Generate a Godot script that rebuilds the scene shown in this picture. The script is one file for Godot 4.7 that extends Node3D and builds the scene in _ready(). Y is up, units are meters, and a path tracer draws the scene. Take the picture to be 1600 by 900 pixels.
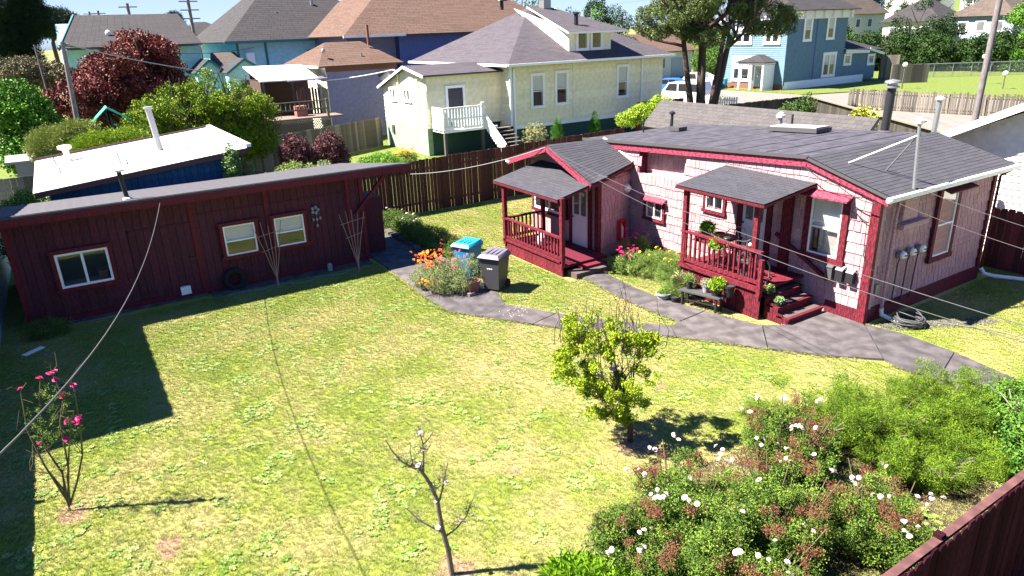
extends Node3D
# The place lies on one street grid: x runs along the grid (east), -z across it, y is up, metres.
# The helper P(u, y, v) gives a point of that grid; v counts away from the camera's foot.

var rng := RandomNumberGenerator.new()
var M := {}
var taken := {}
var noise := {}

func _ready() -> void:
	rng.seed = 7
	camera_and_light()
	make_materials()
	print("setting"); build_ground()
	print("cottage"); build_cottage()
	print("sheds"); build_shed(); build_blue_shed()
	print("fences"); build_fences()
	print("neighbours"); build_yellow_house(); build_left_neighbours(); build_right_neighbours()
	print("yard things"); build_yard_things(); build_porch_things(); build_wires()
	print("plants"); build_yard_plants(); build_far_plants()
	print("lawn"); build_lawn_cover()
	print("done")

func camera_and_light() -> void:
	var cam := Camera3D.new()
	cam.name = "camera"
	cam.transform = Transform3D(Basis(Vector3(0.8408049, -0.0339108, 0.5402751), Vector3(0.2153983, 0.9365846, -0.2764288), Vector3(-0.4966394, 0.3487970, 0.7947892)).orthonormalized(), Vector3(0, 6.85, 0))
	cam.fov = 45.24
	cam.near = 0.1
	cam.far = 4000.0
	add_child(cam)
	cam.current = true
	var sky := ProceduralSkyMaterial.new()
	sky.sky_top_color = Color(0.30, 0.50, 0.82)
	sky.sky_horizon_color = Color(0.80, 0.90, 1.0)
	sky.sky_curve = 0.12
	sky.ground_bottom_color = Color(0.25, 0.28, 0.2)
	sky.ground_horizon_color = Color(0.6, 0.65, 0.65)
	sky.sun_angle_max = 1.0
	var env := Environment.new()
	env.background_mode = Environment.BG_SKY
	env.sky = Sky.new()
	env.sky.sky_material = sky
	env.background_energy_multiplier = 0.26
	env.tonemap_mode = Environment.TONE_MAPPER_LINEAR
	env.tonemap_exposure = 5.0
	env.sdfgi_enabled = true
	env.ssao_enabled = true
	env.ssil_enabled = true
	var we := WorldEnvironment.new()
	we.name = "environment"
	we.environment = env
	add_child(we)
	var sun := DirectionalLight3D.new()
	sun.name = "sun"
	sun.light_energy = 1.6
	sun.light_color = Color(1.0, 0.965, 0.90)
	sun.light_angular_distance = 0.5
	sun.shadow_enabled = true
	add_child(sun)
	# shadows fall 0.70 m along u and 0.36 m towards the camera for each metre of height
	sun.look_at_from_position(Vector3(0, 50, 0), Vector3(0, 50, 0) + Vector3(0.70, -1.0, 0.36), Vector3.UP)

# ------------------------------------------------------------------ helpers
func P(u: float, y: float, v: float) -> Vector3:
	return Vector3(u, y, -v)

func lin(r: float, g: float, b: float) -> Color:
	return Color(r, g, b).linear_to_srgb()

func rr(a: float, b: float) -> float:
	return rng.randf_range(a, b)

class MB:
	var v := PackedVector3Array()
	var n := PackedVector3Array()
	var c := PackedColorArray()
	var col := Color(1, 1, 1)
	func vert(p: Vector3, nn: Vector3) -> void:
		v.push_back(p); n.push_back(nn); c.push_back(col)
	func tri(a: Vector3, b: Vector3, d: Vector3) -> void:
		var nn := (b - a).cross(d - a).normalized()
		vert(a, nn); vert(d, nn); vert(b, nn)
	func quad(a: Vector3, b: Vector3, d: Vector3, e: Vector3) -> void:
		tri(a, b, d); tri(a, d, e)
	func hexa(q: Array) -> void:  # eight corners: 0-3 below, 4-7 above, each ring counterclockwise from above
		quad(q[4], q[5], q[6], q[7]); quad(q[3], q[2], q[1], q[0])
		for i in 4:
			var j := (i + 1) % 4
			quad(q[i], q[j], q[4 + j], q[4 + i])
	func box(a: Vector3, b: Vector3) -> void:
		var l := a.min(b)
		var h := a.max(b)
		hexa([Vector3(l.x, l.y, h.z), Vector3(h.x, l.y, h.z), Vector3(h.x, l.y, l.z), Vector3(l.x, l.y, l.z), Vector3(l.x, h.y, h.z), Vector3(h.x, h.y, h.z), Vector3(h.x, h.y, l.z), Vector3(l.x, h.y, l.z)])
	func obox(t: Transform3D, s: Vector3) -> void:
		var q := []
		for yy in [-0.5, 0.5]:
			for k in [[-0.5, 0.5], [0.5, 0.5], [0.5, -0.5], [-0.5, -0.5]]:
				q.append(t * Vector3(k[0] * s.x, yy * s.y, k[1] * s.z))
		hexa(q)
	func beam(a: Vector3, b: Vector3, w: float, h: float, up := Vector3.UP) -> void:  # a bar from a to b, w across, h along up
		var d := (b - a).normalized()
		if absf(d.dot(up)) > 0.98:
			up = Vector3.RIGHT
		var s := d.cross(up).normalized()
		var t := s.cross(d).normalized()
		obox(Transform3D(Basis(d, t, s), (a + b) * 0.5), Vector3((b - a).length(), h, w))
	func slab(poly: Array, off: Vector3) -> void:  # a polygon given thickness
		var nn := Vector3.ZERO
		for i in range(1, poly.size() - 1):
			nn += (poly[i] - poly[0]).cross(poly[i + 1] - poly[0])
		var p := poly.duplicate()
		if nn.dot(off) > 0:
			p.reverse()
		for i in range(1, p.size() - 1):
			tri(p[0], p[i], p[i + 1])
			tri(p[0] + off, p[i + 1] + off, p[i] + off)
		for i in p.size():
			var j := (i + 1) % p.size()
			quad(p[j], p[i], p[i] + off, p[j] + off)
	func tube(pts: Array, r0: float, r1: float, sides := 6, cap := true) -> void:
		var rings := []
		var up := Vector3(0.31, 0.17, 0.93)
		for i in pts.size():
			var d: Vector3 = (pts[mini(i + 1, pts.size() - 1)] - pts[maxi(i - 1, 0)]).normalized()
			if absf(d.dot(up)) > 0.95:
				up = Vector3(0.9, 0.2, 0.1)
			var s := d.cross(up).normalized()
			var t := s.cross(d).normalized()
			up = t
			var r := lerpf(r0, r1, float(i) / maxf(1.0, pts.size() - 1))
			var ring := []
			for k in sides:
				var a := TAU * k / sides
				var o := s * cos(a) + t * sin(a)
				ring.append([pts[i] + o * r, o])
			rings.append(ring)
		for i in pts.size() - 1:
			for k in sides:
				var l := (k + 1) % sides
				var a = rings[i][k]; var b = rings[i][l]; var d = rings[i + 1][l]; var e = rings[i + 1][k]
				vert(a[0], a[1]); vert(b[0], b[1]); vert(d[0], d[1])
				vert(a[0], a[1]); vert(d[0], d[1]); vert(e[0], e[1])
		if cap:
			for k in range(1, sides - 1):
				tri(rings[0][0][0], rings[0][k + 1][0], rings[0][k][0])
				var z = rings[-1]
				tri(z[0][0], z[k][0], z[k + 1][0])
	func lathe(at: Vector3, prof: Array, sides := 12, tilt := Basis.IDENTITY) -> void:  # prof: [radius, height] from below to above
		for i in prof.size() - 1:
			var r0: float = prof[i][0]; var y0: float = prof[i][1]; var r1: float = prof[i + 1][0]; var y1: float = prof[i + 1][1]
			var sl := Vector2(y1 - y0, r0 - r1).normalized()
			for k in sides:
				var a0 := TAU * k / sides
				var a1 := TAU * (k + 1) / sides
				var d0 := Vector3(cos(a0), 0, -sin(a0)); var d1 := Vector3(cos(a1), 0, -sin(a1))
				var n0 := tilt * (d0 * sl.x + Vector3.UP * sl.y); var n1 := tilt * (d1 * sl.x + Vector3.UP * sl.y)
				var a := at + tilt * (d0 * r0 + Vector3.UP * y0); var b := at + tilt * (d1 * r0 + Vector3.UP * y0)
				var d := at + tilt * (d1 * r1 + Vector3.UP * y1); var e := at + tilt * (d0 * r1 + Vector3.UP * y1)
				if r0 > 0.0:
					vert(a, n0); vert(d, n1); vert(b, n1)
				if r1 > 0.0:
					vert(a, n0); vert(e, n0); vert(d, n1)
	func ball(at: Vector3, r: float, sides := 10, sq := 1.0) -> void:
		var prof := []
		for i in 7:
			var a := -PI / 2 + PI * i / 6
			prof.append([maxf(0.0, cos(a) * r), sin(a) * r * sq])
		lathe(at, prof, sides)
	func mesh() -> ArrayMesh:
		var a := []
		a.resize(Mesh.ARRAY_MAX)
		a[Mesh.ARRAY_VERTEX] = v
		a[Mesh.ARRAY_NORMAL] = n
		a[Mesh.ARRAY_COLOR] = c
		var m := ArrayMesh.new()
		m.add_surface_from_arrays(Mesh.PRIMITIVE_TRIANGLES, a)
		return m

func numbered(called: String) -> String:
	if not taken.has(called):
		taken[called] = 0
		return called
	taken[called] += 1
	return "%s_%03d" % [called, taken[called]]

func tag(o: Node3D, label: String, category: String, group := "", kind := "") -> Node3D:
	if label: o.set_meta("label", label)
	if category: o.set_meta("category", category)
	if group: o.set_meta("group", group)
	if kind: o.set_meta("kind", kind)
	return o

func thing(called: String, label: String, category: String, at := Vector3.ZERO, group := "") -> Node3D:
	var o := Node3D.new()
	o.name = numbered(called)
	add_child(o)
	o.position = at
	o.set_meta("origin", at)
	return tag(o, label, category, group)

# a mesh of a part; shapes are given in the place's own metres, whatever the parent
func part(called: String, mb: MB, mat: Material, parent: Node3D) -> MeshInstance3D:
	var o := MeshInstance3D.new()
	o.name = called
	o.mesh = mb.mesh()
	o.material_override = mat
	parent.add_child(o, true)
	if parent.has_meta("origin"):
		o.position = -(parent.get_meta("origin") as Vector3)
	return o

func put(called: String, mesh: Mesh, mat: Material, parent: Node3D, t: Transform3D) -> MeshInstance3D:  # a shared mesh
	var o := MeshInstance3D.new()
	o.name = called
	o.mesh = mesh
	o.material_override = mat
	parent.add_child(o, true)
	if parent.has_meta("origin"):
		t.origin -= parent.get_meta("origin") as Vector3
	o.transform = t
	return o

func structure(called: String, mb: MB, mat: Material) -> MeshInstance3D:
	var o := part(numbered(called), mb, mat, self)
	o.set_meta("kind", "structure")
	return o

func single(called: String, mb: MB, mat: Material, label: String, category: String, group := "") -> MeshInstance3D:
	var o := part(numbered(called), mb, mat, self)
	tag(o, label, category, group)
	return o

func bx(called: String, a: Vector3, b: Vector3, mat: Material, parent: Node3D) -> MeshInstance3D:
	var m := MB.new()
	m.box(a, b)
	return part(called, m, mat, parent)

func bm(called: String, a: Vector3, b: Vector3, w: float, h: float, mat: Material, parent: Node3D) -> MeshInstance3D:
	var m := MB.new()
	m.beam(a, b, w, h)
	return part(called, m, mat, parent)

# ------------------------------------------------------------------ materials
func noise_tex(called: String, kind: int, freq: float, lo: float, hi: float, octaves := 4, size := 256, normal := false) -> NoiseTexture2D:
	var f := FastNoiseLite.new()
	f.noise_type = kind
	f.frequency = freq
	f.fractal_octaves = octaves
	f.seed = called.hash() % 1000
	var t := NoiseTexture2D.new()
	t.width = size; t.height = size
	t.seamless = true
	t.noise = f
	if normal:
		t.as_normal_map = true
		t.bump_strength = hi
	else:
		var g := Gradient.new()
		g.set_color(0, Color(lo, lo, lo)); g.set_color(1, Color(hi, hi, hi))
		g.set_offset(0, 0.2); g.set_offset(1, 0.8)
		t.color_ramp = g
	noise[called] = t
	return t

func mat(called: String, col: Color, rough := 0.8, tex := "", scale := Vector3.ONE, nrm := "", nscale := 0.5) -> StandardMaterial3D:
	var m := StandardMaterial3D.new()
	m.resource_name = called
	m.albedo_color = col
	m.roughness = rough
	m.metallic_specular = 0.4
	if tex:
		m.albedo_texture = noise[tex]
		m.uv1_triplanar = true
		m.uv1_world_triplanar = true
		m.uv1_scale = scale
	if nrm:
		m.normal_enabled = true
		m.normal_texture = noise[nrm]
		m.normal_scale = nscale
		m.uv1_triplanar = true
		m.uv1_world_triplanar = true
		m.uv1_scale = scale
	m.vertex_color_use_as_albedo = true
	M[called] = m
	return m

func make_materials() -> void:
	noise_tex("mottle", FastNoiseLite.TYPE_SIMPLEX_SMOOTH, 0.02, 0.93, 1.0, 5)
	noise_tex("patch", FastNoiseLite.TYPE_SIMPLEX_SMOOTH, 0.02, 0.78, 1.0, 5)
	noise_tex("grain", FastNoiseLite.TYPE_SIMPLEX, 0.05, 0.72, 1.0, 4)
	noise_tex("wear", FastNoiseLite.TYPE_SIMPLEX, 0.035, 0.52, 1.0, 5)
	noise_tex("speck", FastNoiseLite.TYPE_VALUE, 0.25, 0.55, 1.0, 3)
	noise_tex("asphalt", FastNoiseLite.TYPE_SIMPLEX_SMOOTH, 0.008, 0.74, 1.0, 6, 512)
	noise_tex("bump", FastNoiseLite.TYPE_SIMPLEX, 0.06, 0, 3.0, 4, 256, true)
	noise_tex("rough", FastNoiseLite.TYPE_VALUE, 0.3, 0, 4.0, 3, 256, true)
	var wood := Vector3(3.0, 0.25, 3.0)
	# cottage
	for i in 5:
		var k: float = [1.0, 0.9, 1.08, 0.82, 0.96][i]
		mat("shingle%d" % i, lin(0.545 * k, (0.315 + 0.025 * (i % 3)) * k, (0.355 + 0.02 * (i % 2)) * k), 0.85, "grain", Vector3(5, 0.7, 5), "bump", 0.15)
	mat("pinkwall", lin(0.58, 0.345, 0.37), 0.9, "grain", Vector3(3, 1, 3))
	for i in 3:
		var k: float = [1.0, 0.85, 1.12][i]
		mat("red%d" % i, lin(0.19 * k, 0.014 * k, 0.032 * k), 0.7, "wear", Vector3(2.2, 0.5, 2.2), "bump", 0.3)
	mat("fascia", lin(0.38, 0.052, 0.105), 0.65, "wear", Vector3(0.8, 3, 0.8))
	mat("skirt", lin(0.155, 0.010, 0.030), 0.75, "wear", Vector3(2.2, 0.5, 2.2))
	mat("stepgrey", lin(0.14, 0.10, 0.10), 0.9, "speck", Vector3(3, 3, 3))
	mat("membrane", lin(0.066, 0.061, 0.080), 0.75, "patch", Vector3(0.35, 0.35, 0.35), "rough", 0.25)
	mat("asphaltshingle", lin(0.078, 0.077, 0.098), 0.9, "speck", Vector3(4, 4, 4), "rough", 0.5)
	mat("oldshingle", lin(0.125, 0.115, 0.12), 0.95, "speck", Vector3(3, 3, 3), "rough", 0.6)
	mat("white", lin(0.78, 0.77, 0.75), 0.55, "mottle", Vector3(0.7, 0.7, 0.7))
	mat("doorwhite", lin(0.68, 0.66, 0.66), 0.5)
	mat("trimwhite", lin(0.80, 0.80, 0.80), 0.5)
	mat("galvanized", lin(0.30, 0.31, 0.33), 0.4, "mottle", Vector3(3, 3, 3)).metallic = 0.6
	mat("blackmetal", lin(0.02, 0.02, 0.024), 0.45)
	mat("darkgrey", lin(0.06, 0.06, 0.065), 0.6)
	mat("curtain", lin(0.62, 0.60, 0.58), 0.95, "grain", Vector3(12, 0.4, 12))
	mat("lining", lin(0.45, 0.42, 0.38), 0.95)
	mat("netting", lin(0.34, 0.34, 0.36), 0.95, "grain", Vector3(12, 0.5, 12))
	mat("blind", lin(0.74, 0.76, 0.84), 0.8)
	mat("paleblind", lin(0.66, 0.64, 0.48), 0.8)
	mat("carglass", lin(0.02, 0.022, 0.025), 0.08)
	var gl := mat("glass", Color(0.20, 0.24, 0.28, 0.14), 0.03)
	gl.transparency = BaseMaterial3D.TRANSPARENCY_ALPHA
	gl.metallic_specular = 0.9
	# shed
	for i in 3:
		var k: float = [1.0, 0.88, 1.1][i]
		mat("shedplank%d" % i, lin(0.098 * k, 0.021 * k, 0.036 * k), 0.8, "grain", Vector3(4, 0.3, 4), "bump", 0.3)
	mat("shedtrim", lin(0.145, 0.009, 0.022), 0.7, "grain", wood)
	mat("shedroof", lin(0.105, 0.10, 0.12), 0.85, "speck", Vector3(2, 2, 2), "rough", 0.3)
	mat("blueplank0", lin(0.02, 0.115, 0.26), 0.8, "grain", Vector3(4, 0.3, 4), "bump", 0.3)
	mat("blueplank1", lin(0.017, 0.10, 0.235), 0.8, "grain", Vector3(4, 0.3, 4), "bump", 0.3)
	mat("whiteroof", lin(0.74, 0.74, 0.75), 0.6, "mottle", Vector3(0.4, 0.4, 0.4))
	mat("rustbrown", lin(0.10, 0.055, 0.05), 0.8, "grain", Vector3(2, 2, 2))
	# fences
	for i in 4:
		var k: float = [1.0, 0.78, 1.4, 0.6][i]
		mat("fenceboard%d" % i, lin(0.085 * k, 0.028 * k, 0.025 * k), 0.85, "grain", Vector3(5, 0.5, 5), "bump", 0.5)
		mat("redboard%d" % i, lin(0.115 * k, 0.022 * k, 0.026 * k), 0.75, "grain", Vector3(5, 0.5, 5), "bump", 0.5)
		mat("greyboard%d" % i, lin(0.19 * k, 0.165 * k, 0.14 * k), 0.95, "grain", Vector3(5, 0.5, 5), "bump", 0.5)
		mat("lapboard%d" % i, lin(0.86 * (0.84 + 0.13 * k), 0.79 * (0.84 + 0.13 * k), 0.55 * (0.82 + 0.15 * k)), 0.7, "mottle", Vector3(0.5, 0.5, 0.5))
	for i in 4:
		var k: float = [1.0, 0.8, 1.2, 0.65][i]
		mat("cornerboard%d" % i, lin(0.034 * k, 0.010 * k, 0.018 * k), 0.95, "grain", Vector3(5, 0.5, 5), "bump", 0.3).metallic_specular = 0.08
		mat("darkboard%d" % i, lin(0.075 * k, 0.066 * k, 0.062 * k), 0.95, "grain", Vector3(5, 0.5, 5), "bump", 0.3)
	mat("capwood", lin(0.12, 0.052, 0.052), 0.9, "patch", Vector3(1, 1, 1))
	mat("oldwood", lin(0.13, 0.115, 0.11), 0.95, "grain", Vector3(3, 0.5, 3), "bump", 0.5)
	# neighbours
	mat("yellow", lin(0.83, 0.76, 0.54), 0.75, "mottle", Vector3(0.5, 0.5, 0.5))
	mat("cream", lin(0.80, 0.76, 0.62), 0.75, "mottle", Vector3(0.5, 0.5, 0.5))
	mat("greenbase", lin(0.035, 0.10, 0.085), 0.85, "grain", Vector3(3, 0.5, 3))
	mat("mossgreen", lin(0.26, 0.36, 0.26), 0.9, "mottle", Vector3(0.6, 0.6, 0.6))
	mat("purpleroof", lin(0.115, 0.10, 0.125), 0.95, "speck", Vector3(2, 2, 2), "rough", 0.5)
	mat("brownroof", lin(0.175, 0.105, 0.082), 0.95, "speck", Vector3(1.5, 1.5, 1.5), "rough", 0.5)
	mat("slateroof", lin(0.062, 0.057, 0.065), 0.95, "speck", Vector3(1.5, 1.5, 1.5), "rough", 0.5)
	mat("tanroof", lin(0.14, 0.11, 0.095), 0.95, "speck", Vector3(1.5, 1.5, 1.5), "rough", 0.5)
	mat("teal", lin(0.36, 0.66, 0.74), 0.75, "mottle", Vector3(0.4, 0.4, 0.4))
	mat("tealdark", lin(0.05, 0.16, 0.19), 0.75)
	mat("navy", lin(0.10, 0.135, 0.33), 0.8, "mottle", Vector3(0.5, 0.5, 0.5))
	mat("stucco", lin(0.24, 0.24, 0.38), 0.95, "mottle", Vector3(0.5, 0.5, 0.5), "rough", 0.5)
	mat("brick", lin(0.28, 0.12, 0.09), 0.9, "speck", Vector3(2, 2, 2))
	mat("skyblue", lin(0.125, 0.21, 0.275), 0.75, "mottle", Vector3(0.3, 0.3, 0.3))
	mat("paleblue", lin(0.42, 0.50, 0.60), 0.75, "mottle", Vector3(0.5, 0.5, 0.5))
	mat("greysiding", lin(0.30, 0.36, 0.46), 0.8, "mottle", Vector3(0.5, 0.5, 0.5))
	mat("doordark", lin(0.045, 0.04, 0.055), 0.5)
	mat("deckwood", lin(0.20, 0.15, 0.13), 0.9, "grain", Vector3(3, 1, 3))
	# ground
	mat("concrete", lin(0.095, 0.083, 0.090), 0.95, "asphalt", Vector3(0.45, 0.45, 0.45), "rough", 0.12)
	mat("concrete1", lin(0.109, 0.095, 0.100), 0.95, "asphalt", Vector3(0.45, 0.45, 0.45), "rough", 0.12)
	mat("concrete2", lin(0.086, 0.076, 0.084), 0.95, "asphalt", Vector3(0.45, 0.45, 0.45), "rough", 0.12)
	mat("road", lin(0.17, 0.155, 0.145), 0.95, "mottle", Vector3(0.15, 0.15, 0.15), "rough", 0.3)
	mat("farground", lin(0.15, 0.16, 0.055), 1.0, "mottle", Vector3(0.06, 0.06, 0.06))
	mat("fargrass", lin(0.135, 0.18, 0.03), 1.0, "grain", Vector3(0.3, 0.3, 0.3))
	mat("soil", lin(0.075, 0.05, 0.036), 1.0, "speck", Vector3(2, 2, 2), "rough", 0.8)
	mat("gravel", lin(0.19, 0.18, 0.18), 1.0, "speck", Vector3(5, 5, 5), "rough", 1.0)
	# small things
	mat("turquoise", lin(0.02, 0.27, 0.40), 0.45)
	mat("bluebin", lin(0.015, 0.16, 0.32), 0.5)
	mat("bindark", lin(0.042, 0.042, 0.052), 0.5)
	mat("binlid", lin(0.12, 0.11, 0.15), 0.5)
	mat("terracotta", lin(0.28, 0.10, 0.09), 0.85, "mottle", Vector3(3, 3, 3))
	mat("blackpot", lin(0.018, 0.018, 0.022), 0.6)
	mat("greypot", lin(0.26, 0.26, 0.28), 0.8)
	mat("rubber", lin(0.014, 0.014, 0.016), 0.9)
	mat("cable", lin(0.03, 0.03, 0.035), 0.6)
	mat("greycable", lin(0.075, 0.07, 0.08), 0.6)
	mat("hosegreen", lin(0.06, 0.26, 0.22), 0.5)
	mat("hosegrey", lin(0.17, 0.165, 0.155), 0.5)
	mat("bamboo", lin(0.28, 0.19, 0.15), 0.8)
	mat("bark", lin(0.09, 0.065, 0.055), 0.95, "grain", Vector3(6, 1.5, 6), "bump", 1.0)
	mat("palebark", lin(0.20, 0.15, 0.13), 0.95, "grain", Vector3(8, 3, 8), "bump", 1.0)
	mat("rosestem", lin(0.10, 0.085, 0.045), 0.9)
	mat("pole", lin(0.21, 0.185, 0.195), 0.95, "grain", Vector3(4, 0.2, 4))
	mat("extred", lin(0.55, 0.03, 0.03), 0.4)
	mat("slidegreen", lin(0.06, 0.50, 0.34), 0.5)
	mat("carwhite", lin(0.75, 0.75, 0.76), 0.25)
	mat("carblue", lin(0.04, 0.16, 0.48), 0.25)
	mat("carsilver", lin(0.55, 0.57, 0.58), 0.3)
	mat("globe", lin(0.82, 0.80, 0.76), 0.4)
	mat("petalwhite", lin(0.60, 0.52, 0.52), 0.8)
	mat("petalpink", lin(0.62, 0.03, 0.20), 0.6)
	mat("leaf", Color.WHITE, 0.6)
	M.leaf.backlight_enabled = true
	M.leaf.backlight = Color(0.20, 0.26, 0.08)
	M.leaf.metallic_specular = 0.3
	mat("leafred", Color.WHITE, 0.6)
	M.leafred.backlight_enabled = true
	M.leafred.backlight = Color(0.25, 0.06, 0.05)
	mat("grassblade", Color.WHITE, 0.75)
	M.grassblade.backlight_enabled = true
	M.grassblade.backlight = Color(0.2, 0.22, 0.08)

# ------------------------------------------------------------------ building pieces
# a box in the frame of a wall: O lower left corner seen from outside, R to the right, outward = R x up
func fb(m: MB, O: Vector3, R: Vector3, x0: float, x1: float, y0: float, y1: float, n0: float, n1: float) -> void:
	var N := R.cross(Vector3.UP)
	var q := []
	for y in [y0, y1]:
		for k in [[x0, n1], [x1, n1], [x1, n0], [x0, n0]]:
			q.append(O + R * k[0] + N * k[1] + Vector3.UP * y)
	m.hexa(q)

# a wall with openings: the face stands at O, the thickness goes inward
func holed(m: MB, O: Vector3, R: Vector3, w: float, h: float, t: float, holes: Array) -> void:
	var xs := [0.0, w]
	var ys := [0.0, h]
	for q in holes:
		xs.append_array([q.position.x, q.end.x])
		ys.append_array([q.position.y, q.end.y])
	xs.sort(); ys.sort()
	for i in xs.size() - 1:
		for j in ys.size() - 1:
			if xs[i + 1] - xs[i] < 0.001 or ys[j + 1] - ys[j] < 0.001:
				continue
			var c := Vector2((xs[i] + xs[i + 1]) / 2, (ys[j] + ys[j + 1]) / 2)
			var open := false
			for q in holes:
				if q.has_point(c): open = true
			if not open:
				fb(m, O, R, xs[i], xs[i + 1], ys[j], ys[j + 1], -t, 0.0)

# four walls and a ceiling round an empty room; openings in the near wall (-v) and in the left wall (-u)
func shell(parent: Node3D, u0: float, u1: float, v0: float, v1: float, y0: float, y1: float, material: String, near: Array, left: Array, called := "wall") -> MeshInstance3D:
	var m := MB.new()
	holed(m, P(u0, y0, v0), Vector3(1, 0, 0), u1 - u0, y1 - y0, 0.14, near)
	holed(m, P(u0, y0, v1 - 0.141), Vector3(0, 0, 1), v1 - v0 - 0.282, y1 - y0, 0.14, left)
	m.box(P(u0, y0, v1 - 0.14), P(u1, y1, v1))
	m.box(P(u1 - 0.14, y0, v0 + 0.141), P(u1, y1, v1 - 0.141))
	var o := part(called, m, M[material], parent)
	m = MB.new()
	m.box(P(u0 + 0.145, y1 - 0.1, v0 + 0.145), P(u1 - 0.145, y1 - 0.02, v1 - 0.145))
	m.box(P(u0 + 0.145, y0 + 0.02, v0 + 0.145), P(u1 - 0.145, y0 + 0.08, v1 - 0.145))
	m.box(P(u0 + 0.145, y0 + 0.08, minf(v0 + 3.6, v1 - 0.2)), P(u1 - 0.145, y1 - 0.1, minf(v0 + 3.7, v1 - 0.15)))
	part("interior", m, M.lining, o)
	return o

func wnd(parent: Node3D, O: Vector3, R: Vector3, w: float, h: float, tw: float, trim: String, sash: String, back: String, style := "hung", label := "") -> MeshInstance3D:
	var m := MB.new()
	fb(m, O, R, -tw, 0, -tw * 0.2, h, 0.0, 0.07)
	fb(m, O, R, w, w + tw, -tw * 0.2, h, 0.0, 0.07)
	fb(m, O, R, -tw - 0.02, w + tw + 0.02, h, h + tw, 0.0, 0.075)
	fb(m, O, R, -tw - 0.03, w + tw + 0.03, -tw, 0, 0.0, 0.09)
	var o := part("window", m, M[trim], parent)
	if label: o.set_meta("label", label)
	if back == "half":  # a blind drawn over the upper half of an open window
		m = MB.new()
		fb(m, O, R, 0, w, h * 0.5, h, -0.03, -0.02)
		part("blind", m, M.blind, o)
	elif back != "open":
		m = MB.new()
		fb(m, O, R, 0, w, 0, h, 0.002, 0.012)
		part("curtain", m, M[back], o)
	m = MB.new()
	fb(m, O, R, 0, w, 0, h, 0.032, 0.036)
	part("pane", m, M.glass, o)
	var s := clampf(w * 0.05, 0.025, 0.07)
	m = MB.new()
	fb(m, O, R, 0, s, 0, h, 0.014, 0.055)
	fb(m, O, R, w - s, w, 0, h, 0.014, 0.055)
	fb(m, O, R, s, w - s, 0, s, 0.014, 0.055)
	fb(m, O, R, s, w - s, h - s, h, 0.014, 0.055)
	if style == "hung":
		fb(m, O, R, s, w - s, h * 0.48 - s * 0.5, h * 0.48 + s * 0.5, 0.014, 0.06)
	elif style == "slider":
		fb(m, O, R, w * 0.5 - s * 0.5, w * 0.5 + s * 0.5, s, h - s, 0.014, 0.06)
	elif style == "pair":
		fb(m, O, R, w * 0.5 - s * 1.6, w * 0.5 + s * 1.6, s, h - s, 0.014, 0.07)
	part("sash", m, M[sash], o)
	return o

func courses(m: MB, A: Vector3, B: Vector3, C: Vector3, D: Vector3, expo: float, tabw: float, thick := 0.008, vary := 0.2) -> void:
	var nn := (B - A).cross(D - A).normalized()
	var rows := maxi(1, roundi((D - A).length() / expo))
	for i in rows:
		var t0 := float(i) / rows
		var t1 := minf(1.0, (i + 1.0) / rows)
		var la := A.lerp(D, t0); var lb := B.lerp(C, t0); var ha := A.lerp(D, t1); var hb := B.lerp(C, t1)
		var tabs := maxi(1, roundi((lb - la).length() / tabw))
		var off := 0.5 / tabs if i % 2 else 0.0
		for j in range(-1, tabs):
			var s0 := clampf(float(j) / tabs + off, 0, 1)
			var s1 := clampf((j + 1.0) / tabs + off - 0.02 / tabs, 0, 1)
			if s1 - s0 < 0.001:
				continue
			var k := rr(1.0 - vary, 1.0 + vary * 0.4)
			m.col = Color(k, k, k)
			var lift := nn * (thick + rr(0, thick * 0.4))
			var a := la.lerp(lb, s0); var b := la.lerp(lb, s1); var c := ha.lerp(hb, s1); var d := ha.lerp(hb, s0)
			m.quad(a + lift, b + lift, c + nn * 0.003, d + nn * 0.003)
			m.quad(a, b, b + lift, a + lift)
			m.quad(b, c, c + nn * 0.003, b + lift)
			m.quad(d, a, a + lift, d + nn * 0.003)
	m.col = Color.WHITE

func roof_part(parent: Node3D, called: String, quads: Array, material: String, expo: float, tabw: float, deck := "darkgrey", thick := 0.07) -> Node3D:
	var m := MB.new()
	for q in quads:
		var nn: Vector3 = (q[1] - q[0]).cross(q[3] - q[0]).normalized()
		m.slab(q.map(func(x): return x - nn * 0.02), -nn * thick)
	var o := part(called, m, M[deck], parent)
	m = MB.new()
	for q in quads:
		courses(m, q[0], q[1], q[2], q[3], expo, tabw)
	var s := part("roof_shingles", m, M[material], o)
	s.set_meta("kind", "stuff")
	return o

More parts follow.
